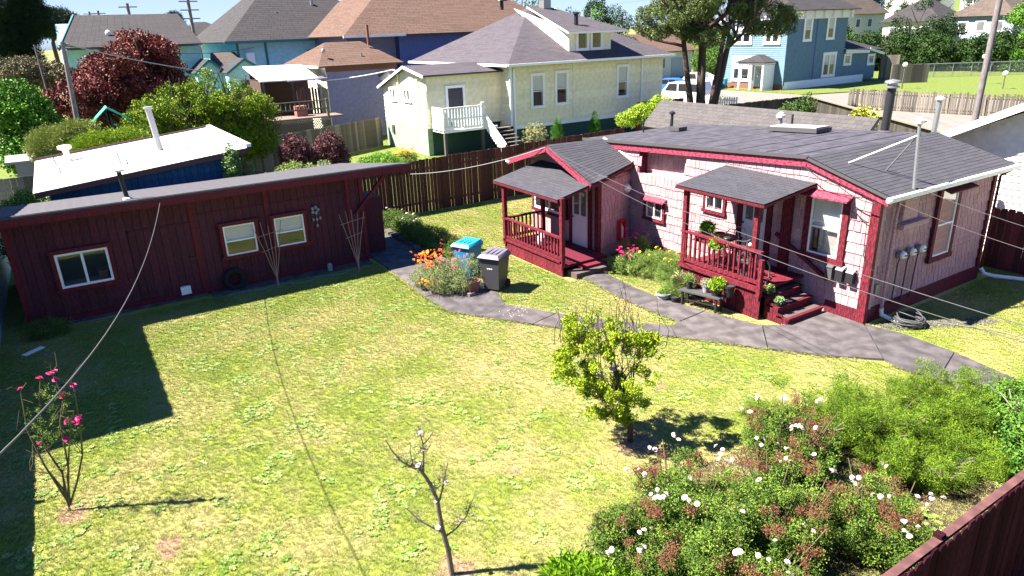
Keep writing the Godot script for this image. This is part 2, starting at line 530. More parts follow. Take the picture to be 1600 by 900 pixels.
func laps(parent: Node3D, O: Vector3, R: Vector3, w: float, h: float, expo: float, mats: Array, joined := false, holes := []) -> void:
	var n := roundi(h / expo)
	var N := R.cross(Vector3.UP)
	var m := MB.new()
	for i in n:
		var y0 := i * h / n
		var y1 := (i + 1) * h / n
		var spans := [[0.0, w]]
		for q in holes:
			if q.position.y < y1 - 0.02 and q.end.y > y0 + 0.02:
				var next := []
				for sp in spans:
					if q.position.x > sp[0] and q.position.x < sp[1]: next.append([sp[0], q.position.x])
					if q.end.x > sp[0] and q.end.x < sp[1]: next.append([q.end.x, sp[1]])
					if q.end.x <= sp[0] or q.position.x >= sp[1]: next.append(sp)
				spans = next
		for sp in spans:
			if not joined:
				m = MB.new()
			var a: Vector3 = O + R * sp[0] + Vector3.UP * y0; var b: Vector3 = O + R * sp[1] + Vector3.UP * y0
			var c: Vector3 = O + R * sp[1] + Vector3.UP * y1; var d: Vector3 = O + R * sp[0] + Vector3.UP * y1
			m.quad(a + N * 0.05, b + N * 0.05, c + N * 0.012, d + N * 0.012)
			m.quad(a, b, b + N * 0.05, a + N * 0.05)
			m.quad(d + N * 0.012, c + N * 0.012, c, d)
			m.quad(b, c, c + N * 0.012, b + N * 0.05)
			m.quad(d, a, a + N * 0.05, d + N * 0.012)
			if not joined:
				part("siding_board", m, M[mats[rng.randi() % mats.size()]], parent)
	if joined:
		part("siding", m, M[mats[0]], parent).set_meta("kind", "stuff")

func planks(parent: Node3D, O: Vector3, R: Vector3, w: float, hl: float, hr: float, pw: float, prefix: String, variants: int, t := 0.025, holes := []) -> void:  # vertical boards side by side
	var n := roundi(w / pw)
	var N := R.cross(Vector3.UP)
	for i in n:
		var x0 := w * i / n + 0.006
		var x1 := w * (i + 1) / n - 0.006
		var z := N * (t + rr(-0.003, 0.003))
		var spans := [[0.0, 1.0]]
		var hx := lerpf(hl, hr, (x0 + x1) / 2 / w)
		for q in holes:
			if (x0 + x1) / 2 > q.position.x - 0.09 and (x0 + x1) / 2 < q.end.x + 0.09:
				spans = [[0.0, q.position.y / hx], [q.end.y / hx, 1.0]]
		for sp in spans:
			var m := MB.new()
			var la := lerpf(hl, hr, x0 / w); var lb := lerpf(hl, hr, x1 / w)
			m.slab([O + R * x0 + z + Vector3.UP * la * sp[0], O + R * x1 + z + Vector3.UP * lb * sp[0], O + R * x1 + z + Vector3.UP * lb * sp[1], O + R * x0 + z + Vector3.UP * la * sp[1]], -z)
			part("plank", m, M[prefix + str(rng.randi() % variants)], parent)

func gable_slab(m: MB, O: Vector3, R: Vector3, pts: Array, t: float) -> void:
	var N := R.cross(Vector3.UP)
	var q := []
	for p in pts:
		q.append(O + R * p[0] + Vector3.UP * p[1])
	m.slab(q, -N * t)

func fence(called: String, label: String, a: Vector3, b: Vector3, h0: float, h1: float, bw: float, prefix: String, group := "", rails := "", style := "flat", back := 1.0) -> Node3D:
	var t := thing(called, label, "fence", a, group)
	var d := (b - a)
	var L := d.length()
	var R := d / L
	var N := R.cross(Vector3.UP)
	var n := roundi(L / bw)
	for i in n:
		var m := MB.new()
		var gap := 0.011 if prefix == "fenceboard" else 0.0035
		var x0 := L * i / n + rr(0.001, gap)
		var x1 := L * (i + 1) / n - rr(0.001, gap)
		var h := lerpf(h0, h1, float(i) / n) + rr(-0.025, 0.02)
		var z := N * rr(-0.004, 0.004)
		var o := a + z
		var tilt := Vector3(0, rr(-0.006, 0.006), 0)
		if style == "dog":
			m.slab([o + R * x0, o + R * x1, o + R * x1 + Vector3.UP * (h - 0.05), o + R * (x1 - 0.03) + Vector3.UP * h, o + R * (x0 + 0.03) + Vector3.UP * h, o + R * x0 + Vector3.UP * (h - 0.05)], N * 0.02)
		elif style == "picket":
			var xm := (x0 + x1) * 0.5
			x0 = lerpf(x0, xm, 0.3); x1 = lerpf(x1, xm, 0.3)
			m.slab([o + R * x0, o + R * x1, o + R * x1 + Vector3.UP * (h - 0.12), o + R * xm + Vector3.UP * h, o + R * x0 + Vector3.UP * (h - 0.12)], N * 0.022)
		elif style == "stake":
			var lean := R * rr(-0.05, 0.05)
			h += rr(-0.1, 0.12)
			m.slab([o + R * (x0 + 0.02), o + R * (x1 - 0.02), o + R * (x1 - 0.03) + lean + Vector3.UP * h, o + R * (x0 + 0.03) + lean + Vector3.UP * (h + 0.04)], N * 0.05)
		else:
			m.slab([o + R * x0, o + R * x1, o + R * x1 + Vector3.UP * h + tilt, o + R * x0 + Vector3.UP * h - tilt], N * 0.02)
		part("picket" if style in ["picket", "stake"] else "board", m, M[prefix + ("" if prefix in ["trimwhite"] else str(rng.randi() % 4))], t)
	var rm: Material = M[rails if rails else (prefix if prefix == "trimwhite" else prefix + "0")]
	var zb := -N * 0.03 * back
	if back < 0: zb = N * 0.055
	for f in [0.18, 0.82]:
		bm("rail", a + zb + Vector3.UP * h0 * f, b + zb + Vector3.UP * h1 * f, 0.045, 0.09, rm, t)
	var np := maxi(1, roundi(L / 2.4))
	for i in np + 1:
		var p := a.lerp(b, float(i) / np) - N * (0.11 * back)
		bm("post", p, p + Vector3.UP * (lerpf(h0, h1, float(i) / np) - 0.03), 0.09, 0.09, rm, t)
	return t

func railing(parent: Node3D, a: Vector3, b: Vector3, h: float, step: float, material: String, low := 0.08, bw := 0.04) -> void:
	var d := b - a
	bm("handrail", a + Vector3.UP * h, b + Vector3.UP * h, 0.11, 0.05, M[material], parent)
	bm("bottom_rail", a + Vector3.UP * low, b + Vector3.UP * low, 0.05, 0.09, M[material], parent)
	var n := roundi(d.length() / step)
	for i in range(1, n):
		var p := a.lerp(b, float(i) / n)
		bm("baluster", p + Vector3.UP * (low + 0.045), p + Vector3.UP * (h - 0.025), bw, bw, M[material], parent)

func wire(called: String, label: String, pts: Array, sag: float, r: float, material: String, group := "") -> void:
	var m := MB.new()
	for s in pts.size() - 1:
		var q := []
		for i in 17:
			var t := i / 16.0
			q.append(pts[s].lerp(pts[s + 1], t) - Vector3.UP * sag * 4.0 * t * (1 - t))
		m.tube(q, r, r, 5)
	single(called, m, M[material], label, "cable", group)

func window_row(parent: Node3D, O: Vector3, R: Vector3, list: Array, tw: float, trim: String, sash: String, style := "hung") -> void:
	for q in list:  # [x, y, w, h, back]
		wnd(parent, O + R * q[0] + Vector3.UP * q[1], R, q[2], q[3], tw, trim, sash, q[4], style)

# ------------------------------------------------------------------ setting
func poly_sheet(m: MB, pts: Array, y: float, h: float) -> void:  # pts of [u, v]; triangulated, may be concave
	var p2 := PackedVector2Array()
	for p in pts:
		p2.push_back(Vector2(p[0], -p[1]))
	if Geometry2D.is_polygon_clockwise(p2):
		p2.reverse()
	var id := Geometry2D.triangulate_polygon(p2)
	for i in range(0, id.size(), 3):
		var q := [Vector3(p2[id[i]].x, y, p2[id[i]].y), Vector3(p2[id[i + 1]].x, y, p2[id[i + 1]].y), Vector3(p2[id[i + 2]].x, y, p2[id[i + 2]].y)]
		if (q[1] - q[0]).cross(q[2] - q[0]).y < 0:
			q.reverse()
		m.tri(q[0], q[1], q[2])
	if h > 0:
		for i in p2.size():
			var j := (i + 1) % p2.size()
			var a := Vector3(p2[i].x, y, p2[i].y); var b := Vector3(p2[j].x, y, p2[j].y)
			m.quad(a, a - Vector3.UP * h, b - Vector3.UP * h, b)

func lawn_tone(u: float, v: float) -> Color:  # linear colour of the turf: green, straw-dry and bare patches
	var d: float = noise.dry.get_noise_2d(u * 10.0, v * 10.0)
	var e: float = noise.fine.get_noise_2d(u * 10.0, v * 10.0)
	var s: float = noise.streak.get_noise_2d((u * 0.8 + v * 0.6) * 4.0, (v * 0.8 - u * 0.6) * 16.0)
	# drier towards the middle of the lawn and along the path, as the straw there shows
	var dry: float = clampf(0.38 + d * 0.85 + e * 0.4 + s * 0.3 + 0.22 * exp(-pow((u - 8.3) / 2.6, 2.0) - pow((v - 11.0) / 3.0, 2.0)) - 0.12 * exp(-pow((u - 2.0) / 2.5, 2.0)), 0.0, 1.0)
	var green := Color(0.205, 0.248, 0.040).lerp(Color(0.16, 0.215, 0.034), clampf(0.5 + e * 1.2, 0, 1))
	var straw := Color(0.42, 0.33, 0.165).lerp(Color(0.33, 0.295, 0.12), clampf(0.5 + s, 0, 1))
	var c := green.lerp(straw, dry * 0.8)
	# bare trodden earth round the trunks
	for b in [[7.25, 7.75, 0.45], [3.15, 6.75, 0.38], [-1.15, 11.4, 0.3], [0.0, 9.6, 0.22], [5.1, 8.3, 0.14], [9.0, 8.9, 0.12]]:
		var k: float = (Vector2(u - b[0], (v - b[1])).length() + e * 0.25) / b[2]
		if k < 1.0:
			c = c.lerp(Color(0.30, 0.215, 0.125), clampf((1.0 - k) * 2.5, 0, 1))
	return c

func fnl(sd: int, freq: float, oct := 3) -> FastNoiseLite:
	var f := FastNoiseLite.new()
	f.seed = sd
	f.frequency = freq
	f.fractal_octaves = oct
	f.noise_type = FastNoiseLite.TYPE_SIMPLEX_SMOOTH
	return f

func build_ground() -> void:
	noise.dry = fnl(3, 0.035, 4)
	noise.fine = fnl(11, 0.22, 3)
	noise.streak = fnl(23, 0.12, 2)
	noise.weed = fnl(31, 0.06, 3)
	var m := MB.new()
	m.quad(P(-1500, -0.03, -600), P(1500, -0.03, -600), P(1500, -0.03, 2200), P(-1500, -0.03, 2200))
	structure("ground", m, M.farground)
	# the lawn of the yard
	var S := 640
	var img := Image.create(S, S, false, Image.FORMAT_RGB8)
	for j in S:
		for i in S:
			var c := lawn_tone(-4.0 + 28.0 * i / S, 27.0 - 28.0 * j / S)
			c = Color(c.r * 0.97, c.g * 0.92, c.b * 1.0)  # thatch under the blades
			img.set_pixel(i, j, c.linear_to_srgb())
	var lm := StandardMaterial3D.new()
	lm.albedo_texture = ImageTexture.create_from_image(img)
	lm.roughness = 1.0
	lm.metallic_specular = 0.1
	var a := []
	a.resize(Mesh.ARRAY_MAX)
	a[Mesh.ARRAY_VERTEX] = PackedVector3Array([P(-4, 0, 27), P(24, 0, 27), P(24, 0, -1), P(-4, 0, -1)])
	a[Mesh.ARRAY_NORMAL] = PackedVector3Array([Vector3.UP, Vector3.UP, Vector3.UP, Vector3.UP])
	a[Mesh.ARRAY_TEX_UV] = PackedVector2Array([Vector2(0, 0), Vector2(1, 0), Vector2(1, 1), Vector2(0, 1)])
	a[Mesh.ARRAY_INDEX] = PackedInt32Array([0, 1, 2, 0, 2, 3])
	var am := ArrayMesh.new()
	am.add_surface_from_arrays(Mesh.PRIMITIVE_TRIANGLES, a)
	var lo := MeshInstance3D.new()
	lo.name = "lawn"
	lo.mesh = am
	lo.material_override = lm
	lo.set_meta("kind", "structure")
	add_child(lo)
	# concrete path: separate slabs with joints, 5 cm proud of the turf
	var path := Node3D.new()
	path.name = "garden_path"
	path.set_meta("kind", "structure")
	path.set_meta("origin", Vector3.ZERO)
	add_child(path)
	var slabs := [
		[[7.62, 25.0], [9.0, 25.0], [9.1, 22.3], [7.62, 22.3]], [[7.62, 22.28], [9.1, 22.28], [9.15, 19.9], [7.6, 19.9]],
		[[7.6, 19.88], [9.15, 19.88], [9.3, 18.0], [7.52, 18.0]], [[7.52, 17.98], [9.3, 17.98], [9.25, 16.4], [7.4, 16.4]],
		[[7.4, 16.38], [9.25, 16.38], [9.15, 15.35], [8.85, 14.55], [7.95, 14.25], [7.42, 15.1]],
		[[7.97, 14.23], [8.87, 14.53], [9.58, 13.25], [8.72, 13.05]],
		[[8.73, 13.03], [9.59, 13.23], [10.35, 12.05], [9.5, 12.0]], [[9.51, 11.98], [10.36, 12.03], [11.3, 10.95], [10.97, 10.42]],
		[[11.85, 15.2], [12.55, 15.0], [12.42, 13.6], [11.65, 13.6]], [[11.65, 13.58], [12.42, 13.58], [12.38, 12.4], [11.58, 12.4]],
		[[11.58, 12.38], [12.38, 12.38], [12.66, 11.1], [11.66, 11.0]],
		[[11.31, 10.93], [11.66, 10.98], [12.66, 11.08], [13.02, 9.65], [12.1, 8.76], [10.99, 10.4]],
		[[13.05, 9.63], [13.55, 9.3], [14.95, 9.3], [14.95, 8.28], [13.6, 7.0], [12.9, 7.68], [12.12, 8.74]],
		[[14.97, 8.26], [15.15, 7.4], [15.08, 6.3], [13.53, 5.85], [13.5, 6.68], [13.62, 6.98]],
		[[15.08, 6.28], [14.75, 4.75], [13.8, 4.35], [13.54, 5.83]], [[14.75, 4.73], [14.6, 2.6], [13.75, 2.6], [13.8, 4.33]]]
	for s in slabs:
		m = MB.new()
		poly_sheet(m, s, 0.05 + rr(0, 0.012), 0.07)
		part("slab", m, M["concrete" + ["", "1", "2"][rng.randi() % 3]], path)
	# beds of bare soil and a strip of gravel
	m = MB.new()
	poly_sheet(m, [[13.9, 16.2], [14.98, 16.5], [14.98, 12.7], [13.5, 12.7], [13.05, 14.2]], 0.012, 0)
	structure("soil_bed", m, M.soil)
	m = MB.new()
	poly_sheet(m, [[5.2, 6.5], [7.2, 6.6], [9.5, 6.5], [12.0, 5.3], [13.3, 4.6], [13.3, 2.7], [4.8, 2.7], [4.3, 4.6]], 0.006, 0)
	structure("soil_bed", m, M.soil)
	m = MB.new()
	for k in 1100:
		var t := rr(0, 1)
		var p := P(15.25 + t * 2.3 + rr(-0.16, 0.16), 0.0, 7.95 - t * 1.25 + rr(-0.22, 0.22))
		var s := rr(0.015, 0.04)
		var kk := rr(0.5, 1.1)
		m.col = Color(kk, kk, kk)
		m.obox(Transform3D(Basis.from_euler(Vector3(rr(0, 6), rr(0, 6), rr(0, 6))), p + Vector3.UP * s * 0.3), Vector3(s, s * 0.7, s * 1.2))
	var gv := single("gravel", m, M.gravel, "pale gravel strip at the cottage corner under the hose", "gravel")
	gv.set_meta("kind", "stuff")
	# street, verge and far lawns
	m = MB.new()
	poly_sheet(m, [[44, 4], [68, 4], [68, 41], [61.5, 43], [61.5, 110], [44, 110]], 0.0, 0)
	structure("road", m, M.road)
	m = MB.new()
	poly_sheet(m, [[69, 20], [69, 40.5], [61.8, 43.5], [61.8, 62], [110, 62], [110, 20]], 0.06, 0.15)
	structure("far_lawn", m, M.fargrass)
	m = MB.new()
	m.quad(P(22, -0.012, 3), P(44, -0.012, 3), P(44, -0.012, 50), P(22, -0.012, 50))
	structure("side_yard", m, M.farground)
	m = MB.new()
	m.quad(P(-4, -0.008, 26), P(22.5, -0.008, 26), P(22.5, -0.008, 60), P(-4, -0.008, 60))
	structure("back_yard", m, M.fargrass)
	# a long low rise carries the houses far to the right
	m = MB.new()
	for i in 24:
		for j in 24:
			var q := []
			for k in [[i, j], [i + 1, j], [i + 1, j + 1], [i, j + 1]]:
				var uu: float = 104.0 + k[0] * 12.0
				var vv: float = 20.0 + k[1] * 9.0
				var hh: float = 13.0 * smoothstep(104.0, 300.0, uu) * smoothstep(225.0, 120.0, vv) + 0.5 * noise.fine.get_noise_2d(uu * 0.05, vv * 0.05) * smoothstep(104.0, 130.0, uu)
				q.append(P(uu, hh - 0.04, vv))
			m.quad(q[0], q[1], q[2], q[3])
	structure("hill", m, M.fargrass)

# ------------------------------------------------------------------ the pink cottage
var pieces := []

func shingle_wall(O: Vector3, R: Vector3, w: float, top: Callable, holes: Array, y0 := 0.36, expo := 0.265) -> void:
	var N := R.cross(Vector3.UP)
	var y := y0
	var row := 0
	while y < 4.0:
		var x := -rr(0.0, 0.1)
		while x < w - 0.03:
			var sw: float = [0.15, 0.18, 0.21, 0.25][rng.randi() % 4]
			var x1 := minf(x + sw, w)
			var xa := maxf(x, 0.0)
			var xm := (xa + x1) * 0.5
			x = x + sw
			if x1 - xa < 0.05:
				continue
			var t: float = top.call(xm)
			if y + 0.1 > t:
				continue
			var hid := false
			for h in holes:
				if (h as Rect2).grow(-0.04).has_point(Vector2(xm, y + 0.15)):
					hid = true
			if hid:
				continue
			var yb := y + rr(-0.012, 0.012)
			var hh := minf(0.30, t - yb)
			var c := O + R * xm + Vector3.UP * (yb + hh * 0.5)
			var d := Vector3(0, 6.85, 0) - c
			var area := (x1 - xa) * hh * maxf(0.0, d.normalized().dot(N)) / d.length_squared()
			var b := Basis(R, Vector3.UP, N) * Basis.from_euler(Vector3(-0.085 + rr(-0.02, 0.012), 0, rr(-0.012, 0.012)))
			pieces.append([area, Transform3D(b, c + N * 0.022), Vector3(x1 - xa - 0.016, hh, 0.02)])
		y += expo
		row += 1

func lay_shingles(t: Node3D) -> void:
	pieces.sort_custom(func(a, b): return a[0] > b[0])
	var shared := {}
	var rest := MB.new()
	for i in pieces.size():
		var p = pieces[i]
		if i < 300:
			var s: Vector3 = p[2]
			var key := Vector2i(roundi(s.x * 50), roundi(s.y * 25))
			if not shared.has(key):
				var m := MB.new()
				m.obox(Transform3D.IDENTITY, Vector3(key.x / 50.0, key.y / 25.0, 0.02))
				shared[key] = m.mesh()
			put("shingle", shared[key], M["shingle%d" % (rng.randi() % 5)], t, p[1])
		else:
			var k := rr(0.84, 1.1)
			rest.col = Color(k, k * rr(0.94, 1.04), k * rr(0.95, 1.03))
			rest.obox(p[1], p[2])
	var o := part("wall_shingles", rest, M.shingle0, t)
	o.set_meta("kind", "stuff")

func roof_y(v: float) -> float:
	return 3.30 + (18.85 - v) * 0.0555 if v > 10.2 else 3.78 - (10.2 - v) * 0.286

func build_cottage() -> void:
	var t := thing("pink_cottage", "pink shingled cottage with dark red trim and two porches", "house", P(15, 0, 13))
	var F := Vector3(0, 0, 1)   # to the right along the front wall
	var S := Vector3(1, 0, 0)   # to the right along the side wall
	var m := MB.new()
	# walls round an empty interior, with real openings for the windows
	holed(m, P(15.02, 0, 14.2), F, 5.78, 3.1, 0.14, [Rect2(0.85, 1.9, 0.62, 0.5), Rect2(4.2, 1.44, 0.82, 1.42)])
	m.slab([P(15.02, 3.1, 8.42), P(15.02, 3.1, 14.2), P(15.02, 3.42, 14.2), P(15.02, 3.66, 10.2), P(15.02, 3.13, 8.42)], Vector3(0.14, 0, 0))
	holed(m, P(15.02, 0, 16.2), F, 2.0, 2.5, 0.33, [Rect2(0.44, 1.2, 0.7, 0.52)])
	m.slab([P(15.36, 2.4, 14.1), P(15.36, 2.4, 16.3), P(15.36, 3.36, 16.3), P(15.36, 3.48, 14.1)], Vector3(0.1, 0, 0))
	m.slab([P(15.02, 0, 16.2), P(15.02, 0, 18.6), P(15.02, 3.2, 18.6), P(15.02, 3.3, 16.2)], Vector3(0.33, 0, 0))
	m.box(P(15.17, 2.5, 14.19), P(15.35, 3.4, 14.1))
	holed(m, P(15.17, 0, 8.42), S, 5.18, 3.05, 0.14, [Rect2(2.45, 1.16, 0.78, 1.7)])
	m.box(P(20.2, 0, 8.57), P(20.35, 3.1, 18.6))
	m.box(P(15.36, 0, 18.45), P(20.19, 3.2, 18.6))
	part("wall", m, M.pinkwall, t)
	m = MB.new()
	m.box(P(15.18, 0.5, 8.57), P(20.18, 0.56, 18.4))
	m.box(P(17.9, 0.56, 8.6), P(18.0, 3.1, 18.4))
	part("interior", m, M.lining, t)
	# lower skirt boards
	bx("skirt", P(14.97, 0, 8.3), P(15.05, 0.36, 9.35), M.skirt, t)
	bx("skirt", P(14.97, 0, 12.65), P(15.05, 0.33, 16.55), M.skirt, t)
	bx("skirt", P(15.055, 0, 8.33), P(20.36, 0.36, 8.42), M.skirt, t)
	# corner boards
	bx("corner_board", P(14.94, 0.0, 8.29), P(15.06, 3.08, 8.5), M.red0, t)
	bx("corner_board", P(15.065, 0.37, 8.31), P(15.2, 3.05, 8.40), M.pinkwall, t)
	bx("corner_board", P(20.22, 0.37, 8.33), P(20.36, 2.98, 8.44), M.red1, t)
	# shingles
	shingle_wall(P(15.02, 0, 18.6), F, 10.14, func(x): return roof_y(18.6 - x) - 0.2,
		[Rect2(2.4, 2.5, 2.0, 1.5), Rect2(2.75, 1.1, 0.95, 0.72), Rect2(5.2, 1.8, 0.75, 0.68), Rect2(6.4, 0.8, 0.95, 2.2), Rect2(8.5, 1.3, 1.0, 1.7)])
	shingle_wall(P(15.36, 2.5 - 0.36, 16.2), F, 2.0, func(x): return 3.27 - (2.14) + x * 0.055, [], 0.37)
	shingle_wall(P(15.06, 0, 8.42), S, 5.2, func(_x): return 3.0, [Rect2(2.45, 1.1, 1.0, 1.85)])
	# recess jamb
	bx("recess_jamb", P(15.0, 2.5, 16.2), P(15.35, 3.25, 16.17), M.skirt, t)
	# roofs
	m = MB.new()
	m.slab([P(14.88, 3.31, 18.9), P(14.88, 3.78, 10.2), P(20.3, 3.78, 10.2), P(20.3, 3.31, 18.9)], Vector3(0, -0.06, 0))
	var flat := part("flat_roof", m, M.membrane, t)
	for k in 9:  # laps of the rolled roofing
		var vv := 18.0 - k * 0.92
		bm("seam", P(14.9, roof_y(vv) + 0.012, vv), P(20.0, roof_y(vv) + 0.012, vv), 0.05, 0.004, M.membrane, flat)
	bm("drip_edge", P(14.87, 3.30, 18.9), P(14.87, 3.765, 10.2), 0.02, 0.09, M.darkgrey, flat)
	roof_part(t, "pitched_roof", [[P(14.86, 3.165, 8.05), P(20.6, 3.165, 8.05), P(20.6, 3.79, 10.22), P(14.86, 3.79, 10.22)]], "asphaltshingle", 0.135, 0.32)
	roof_part(t, "rear_roof", [[P(19.72, 3.05, 21.2), P(19.72, 3.05, 12.0), P(20.75, 4.0, 12.0), P(20.75, 4.0, 21.2)]], "oldshingle", 0.16, 0.25)
	bx("rear_wall", P(20.4, 0, 12.1), P(20.72, 3.6, 21.0), M.oldwood, t)
	bx("rear_end_wall", P(19.9, 0, 20.9), P(20.39, 3.0, 21.0), M.oldwood, t)
	# fascia boards
	bm("fascia", P(14.94, 3.15, 18.9), P(14.94, 3.62, 10.24), 0.05, 0.21, M.fascia, t)
	bm("fascia", P(14.94, 3.63, 10.24), P(14.94, 3.03, 8.1), 0.05, 0.2, M.fascia, t)
	bm("fascia", P(14.9, 3.06, 8.12), P(20.55, 3.06, 8.12), 0.05, 0.14, M.red1, t)
	# gutter and downpipes
	m = MB.new()
	m.beam(P(14.72, 3.12, 8.0), P(20.62, 3.12, 8.0), 0.11, 0.10)
	var gut := part("gutter", m, M.white, t)
	m = MB.new()
	m.ball(P(14.72, 3.11, 8.0), 0.075)
	part("gutter_end", m, M.white, gut)
	m = MB.new()
	m.tube([P(15.75, 3.05, 8.05), P(15.62, 2.9, 8.25), P(15.6, 2.6, 8.27), P(15.6, 0.3, 8.27)], 0.04, 0.04, 8)
	part("downpipe", m, M.pinkwall, t)
	m = MB.new()
	m.tube([P(15.6, 0.3, 8.27), P(15.6, 0.14, 8.24), P(15.66, 0.08, 8.0), P(15.72, 0.06, 7.72)], 0.055, 0.055, 8)
	part("downpipe_outlet", m, M.white, t)
	m = MB.new()
	m.tube([P(20.4, 0.3, 8.3), P(20.42, 0.16, 8.2), P(20.6, 0.1, 8.0), P(21.25, 0.06, 7.05)], 0.055, 0.055, 8)
	part("downpipe_outlet", m, M.white, t)
	m = MB.new()
	m.tube([P(20.45, 3.05, 8.05), P(20.42, 2.85, 8.3), P(20.4, 0.3, 8.3)], 0.035, 0.035, 8)
	part("downpipe", m, M.skirt, t)
	# front windows
	var w := wnd(t, P(15.0, 1.44, 10.0), F, 0.82, 1.42, 0.16, "red0", "trimwhite", "half", "hung", "tall front window with white net curtains under a red hood")
	hood(t, P(15.0, 3.0, 10.22), 1.26, 0.30, 0.12)
	bx("curtain", P(15.06, 1.46, 9.78), P(15.07, 2.2, 9.2), M.curtain, w)
	w = wnd(t, P(15.0, 1.2, 15.76), F, 0.70, 0.52, 0.1, "red0", "trimwhite", "open", "slider")
	hood(t, P(15.0, 1.84, 15.92), 1.02, 0.2, 0.1)
	wnd(t, P(15.0, 1.9, 13.35), F, 0.62, 0.5, 0.09, "red0", "trimwhite", "open", "slider")
	# front door with glazed panels on the porch
	door(t, P(15.0, 0.84, 12.05), F, 0.78, 2.02, "doorwhite", 0.16, "red1", true)
	# side wall: tall window, meters, board
	wnd(t, P(17.62, 1.16, 8.36), S, 0.78, 1.7, 0.13, "skirt", "trimwhite", "curtain", "hung")
	m = MB.new()
	m.slab([P(17.4, 2.98, 8.35), P(18.62, 2.98, 8.35), P(18.66, 2.86, 8.0), P(17.36, 2.86, 8.0)], Vector3(0, 0.03, 0))
	part("window_hood", m, M.skirt, t)
	for k in 3:
		var c := P(16.13 + k * 0.42, 1.54, 8.33)
		var mm := MB.new()
		mm.lathe(c, [[0.0, -0.02], [0.105, -0.02], [0.105, 0.07], [0.0, 0.07]], 12, Basis(Vector3.RIGHT, PI / 2))
		var e := part("electric_meter", mm, M.galvanized, t)
		mm = MB.new()
		mm.lathe(c + Vector3(0, 0, 0.07), [[0.088, 0.0], [0.088, 0.05], [0.06, 0.085], [0.0, 0.092]], 12, Basis(Vector3.RIGHT, PI / 2))
		part("meter_glass", mm, M.globe, e)
		mm = MB.new()
		mm.box(c + Vector3(-0.05, -0.015, 0.155), c + Vector3(0.05, 0.02, 0.165))
		part("dial", mm, M.darkgrey, e)
		mm = MB.new()
		mm.tube([c + Vector3(0, -0.09, 0.02), c + Vector3(-0.05, -0.25, 0.02), c + Vector3(-0.05 - k * 0.02, -1.25, 0.02)], 0.018, 0.018, 6)
		part("conduit", mm, M.darkgrey, e)
	bx("wooden_ledge", P(15.86, 2.2, 8.36), P(16.95, 2.32, 8.2), M.pinkwall, t)
	bx("panel_box", P(15.9, 2.42, 8.36), P(16.5, 2.95, 8.27), M.pinkwall, t)
	bx("vent_cover", P(15.28, 0.72, 8.345), P(15.42, 0.95, 8.30), M.galvanized, t)
	# stair rail fixed to the wall
	bm("wall_rail", P(14.9, 1.72, 10.9), P(14.9, 0.9, 9.32), 0.06, 0.09, M.red1, t)
	m = MB.new()
	m.lathe(P(14.72, 2.03, 16.45), [[0.0, -0.1], [0.13, -0.1], [0.13, 0.1], [0.0, 0.12]], 10, Basis(Vector3(0, 0, 1), 0.9))
	part("wall_vent", m, M.white, t)
	bx("attic_vent", P(14.99, 2.82, 17.1), P(15.0, 3.0, 16.98), M.skirt, t)
	build_addition(t)
	build_porch_one(t)
	build_porch_two(t)
	lay_shingles(t)
	roof_things(t)

func hood(t: Node3D, at: Vector3, w: float, out: float, drop: float) -> void:  # small sloping hood over a front window
	var m := MB.new()
	var b := at + Vector3(-out, -drop, 0)
	m.slab([at, b, b + Vector3(0, 0, w), at + Vector3(0, 0, w)], Vector3(0, 0.035, 0))
	part("window_hood", m, M.fascia, t)

func door(parent: Node3D, O: Vector3, R: Vector3, w: float, h: float, material: String, tw: float, trim: String, glazed: bool) -> void:
	var m := MB.new()
	fb(m, O, R, -tw, 0, 0, h, 0, 0.07)
	fb(m, O, R, w, w + tw, 0, h, 0, 0.07)
	fb(m, O, R, -tw, w + tw, h, h + tw, 0, 0.075)
	var o := part("door", m, M[trim], parent)
	m = MB.new()
	fb(m, O, R, 0.005, w - 0.005, 0, h - 0.005, 0.002, 0.035)
	var l := part("leaf", m, M[material], o)
	m = MB.new()
	for x in [0.14, 0.56]:
		fb(m, O, R, w * x, w * (x + 0.3), h * 0.12, h * 0.42, 0.036, 0.045)
	part("panel", m, M[material], o)
	if glazed:
		for x in [0.14, 0.56]:
			m = MB.new()
			fb(m, O, R, w * x, w * (x + 0.3), h * 0.52, h * 0.92, 0.036, 0.042)
			part("net_curtain", m, M.netting, o)
			m = MB.new()
			fb(m, O, R, w * x, w * (x + 0.3), h * 0.52, h * 0.92, 0.046, 0.049)
			part("pane", m, M.glass, o)
	m = MB.new()
	m.ball(O + R * w * 0.08 + Vector3.UP * h * 0.47 + R.cross(Vector3.UP) * 0.08, 0.035, 8)
	part("handle", m, M.darkgrey, o)
	l.set_meta("label", "pale door leaf")

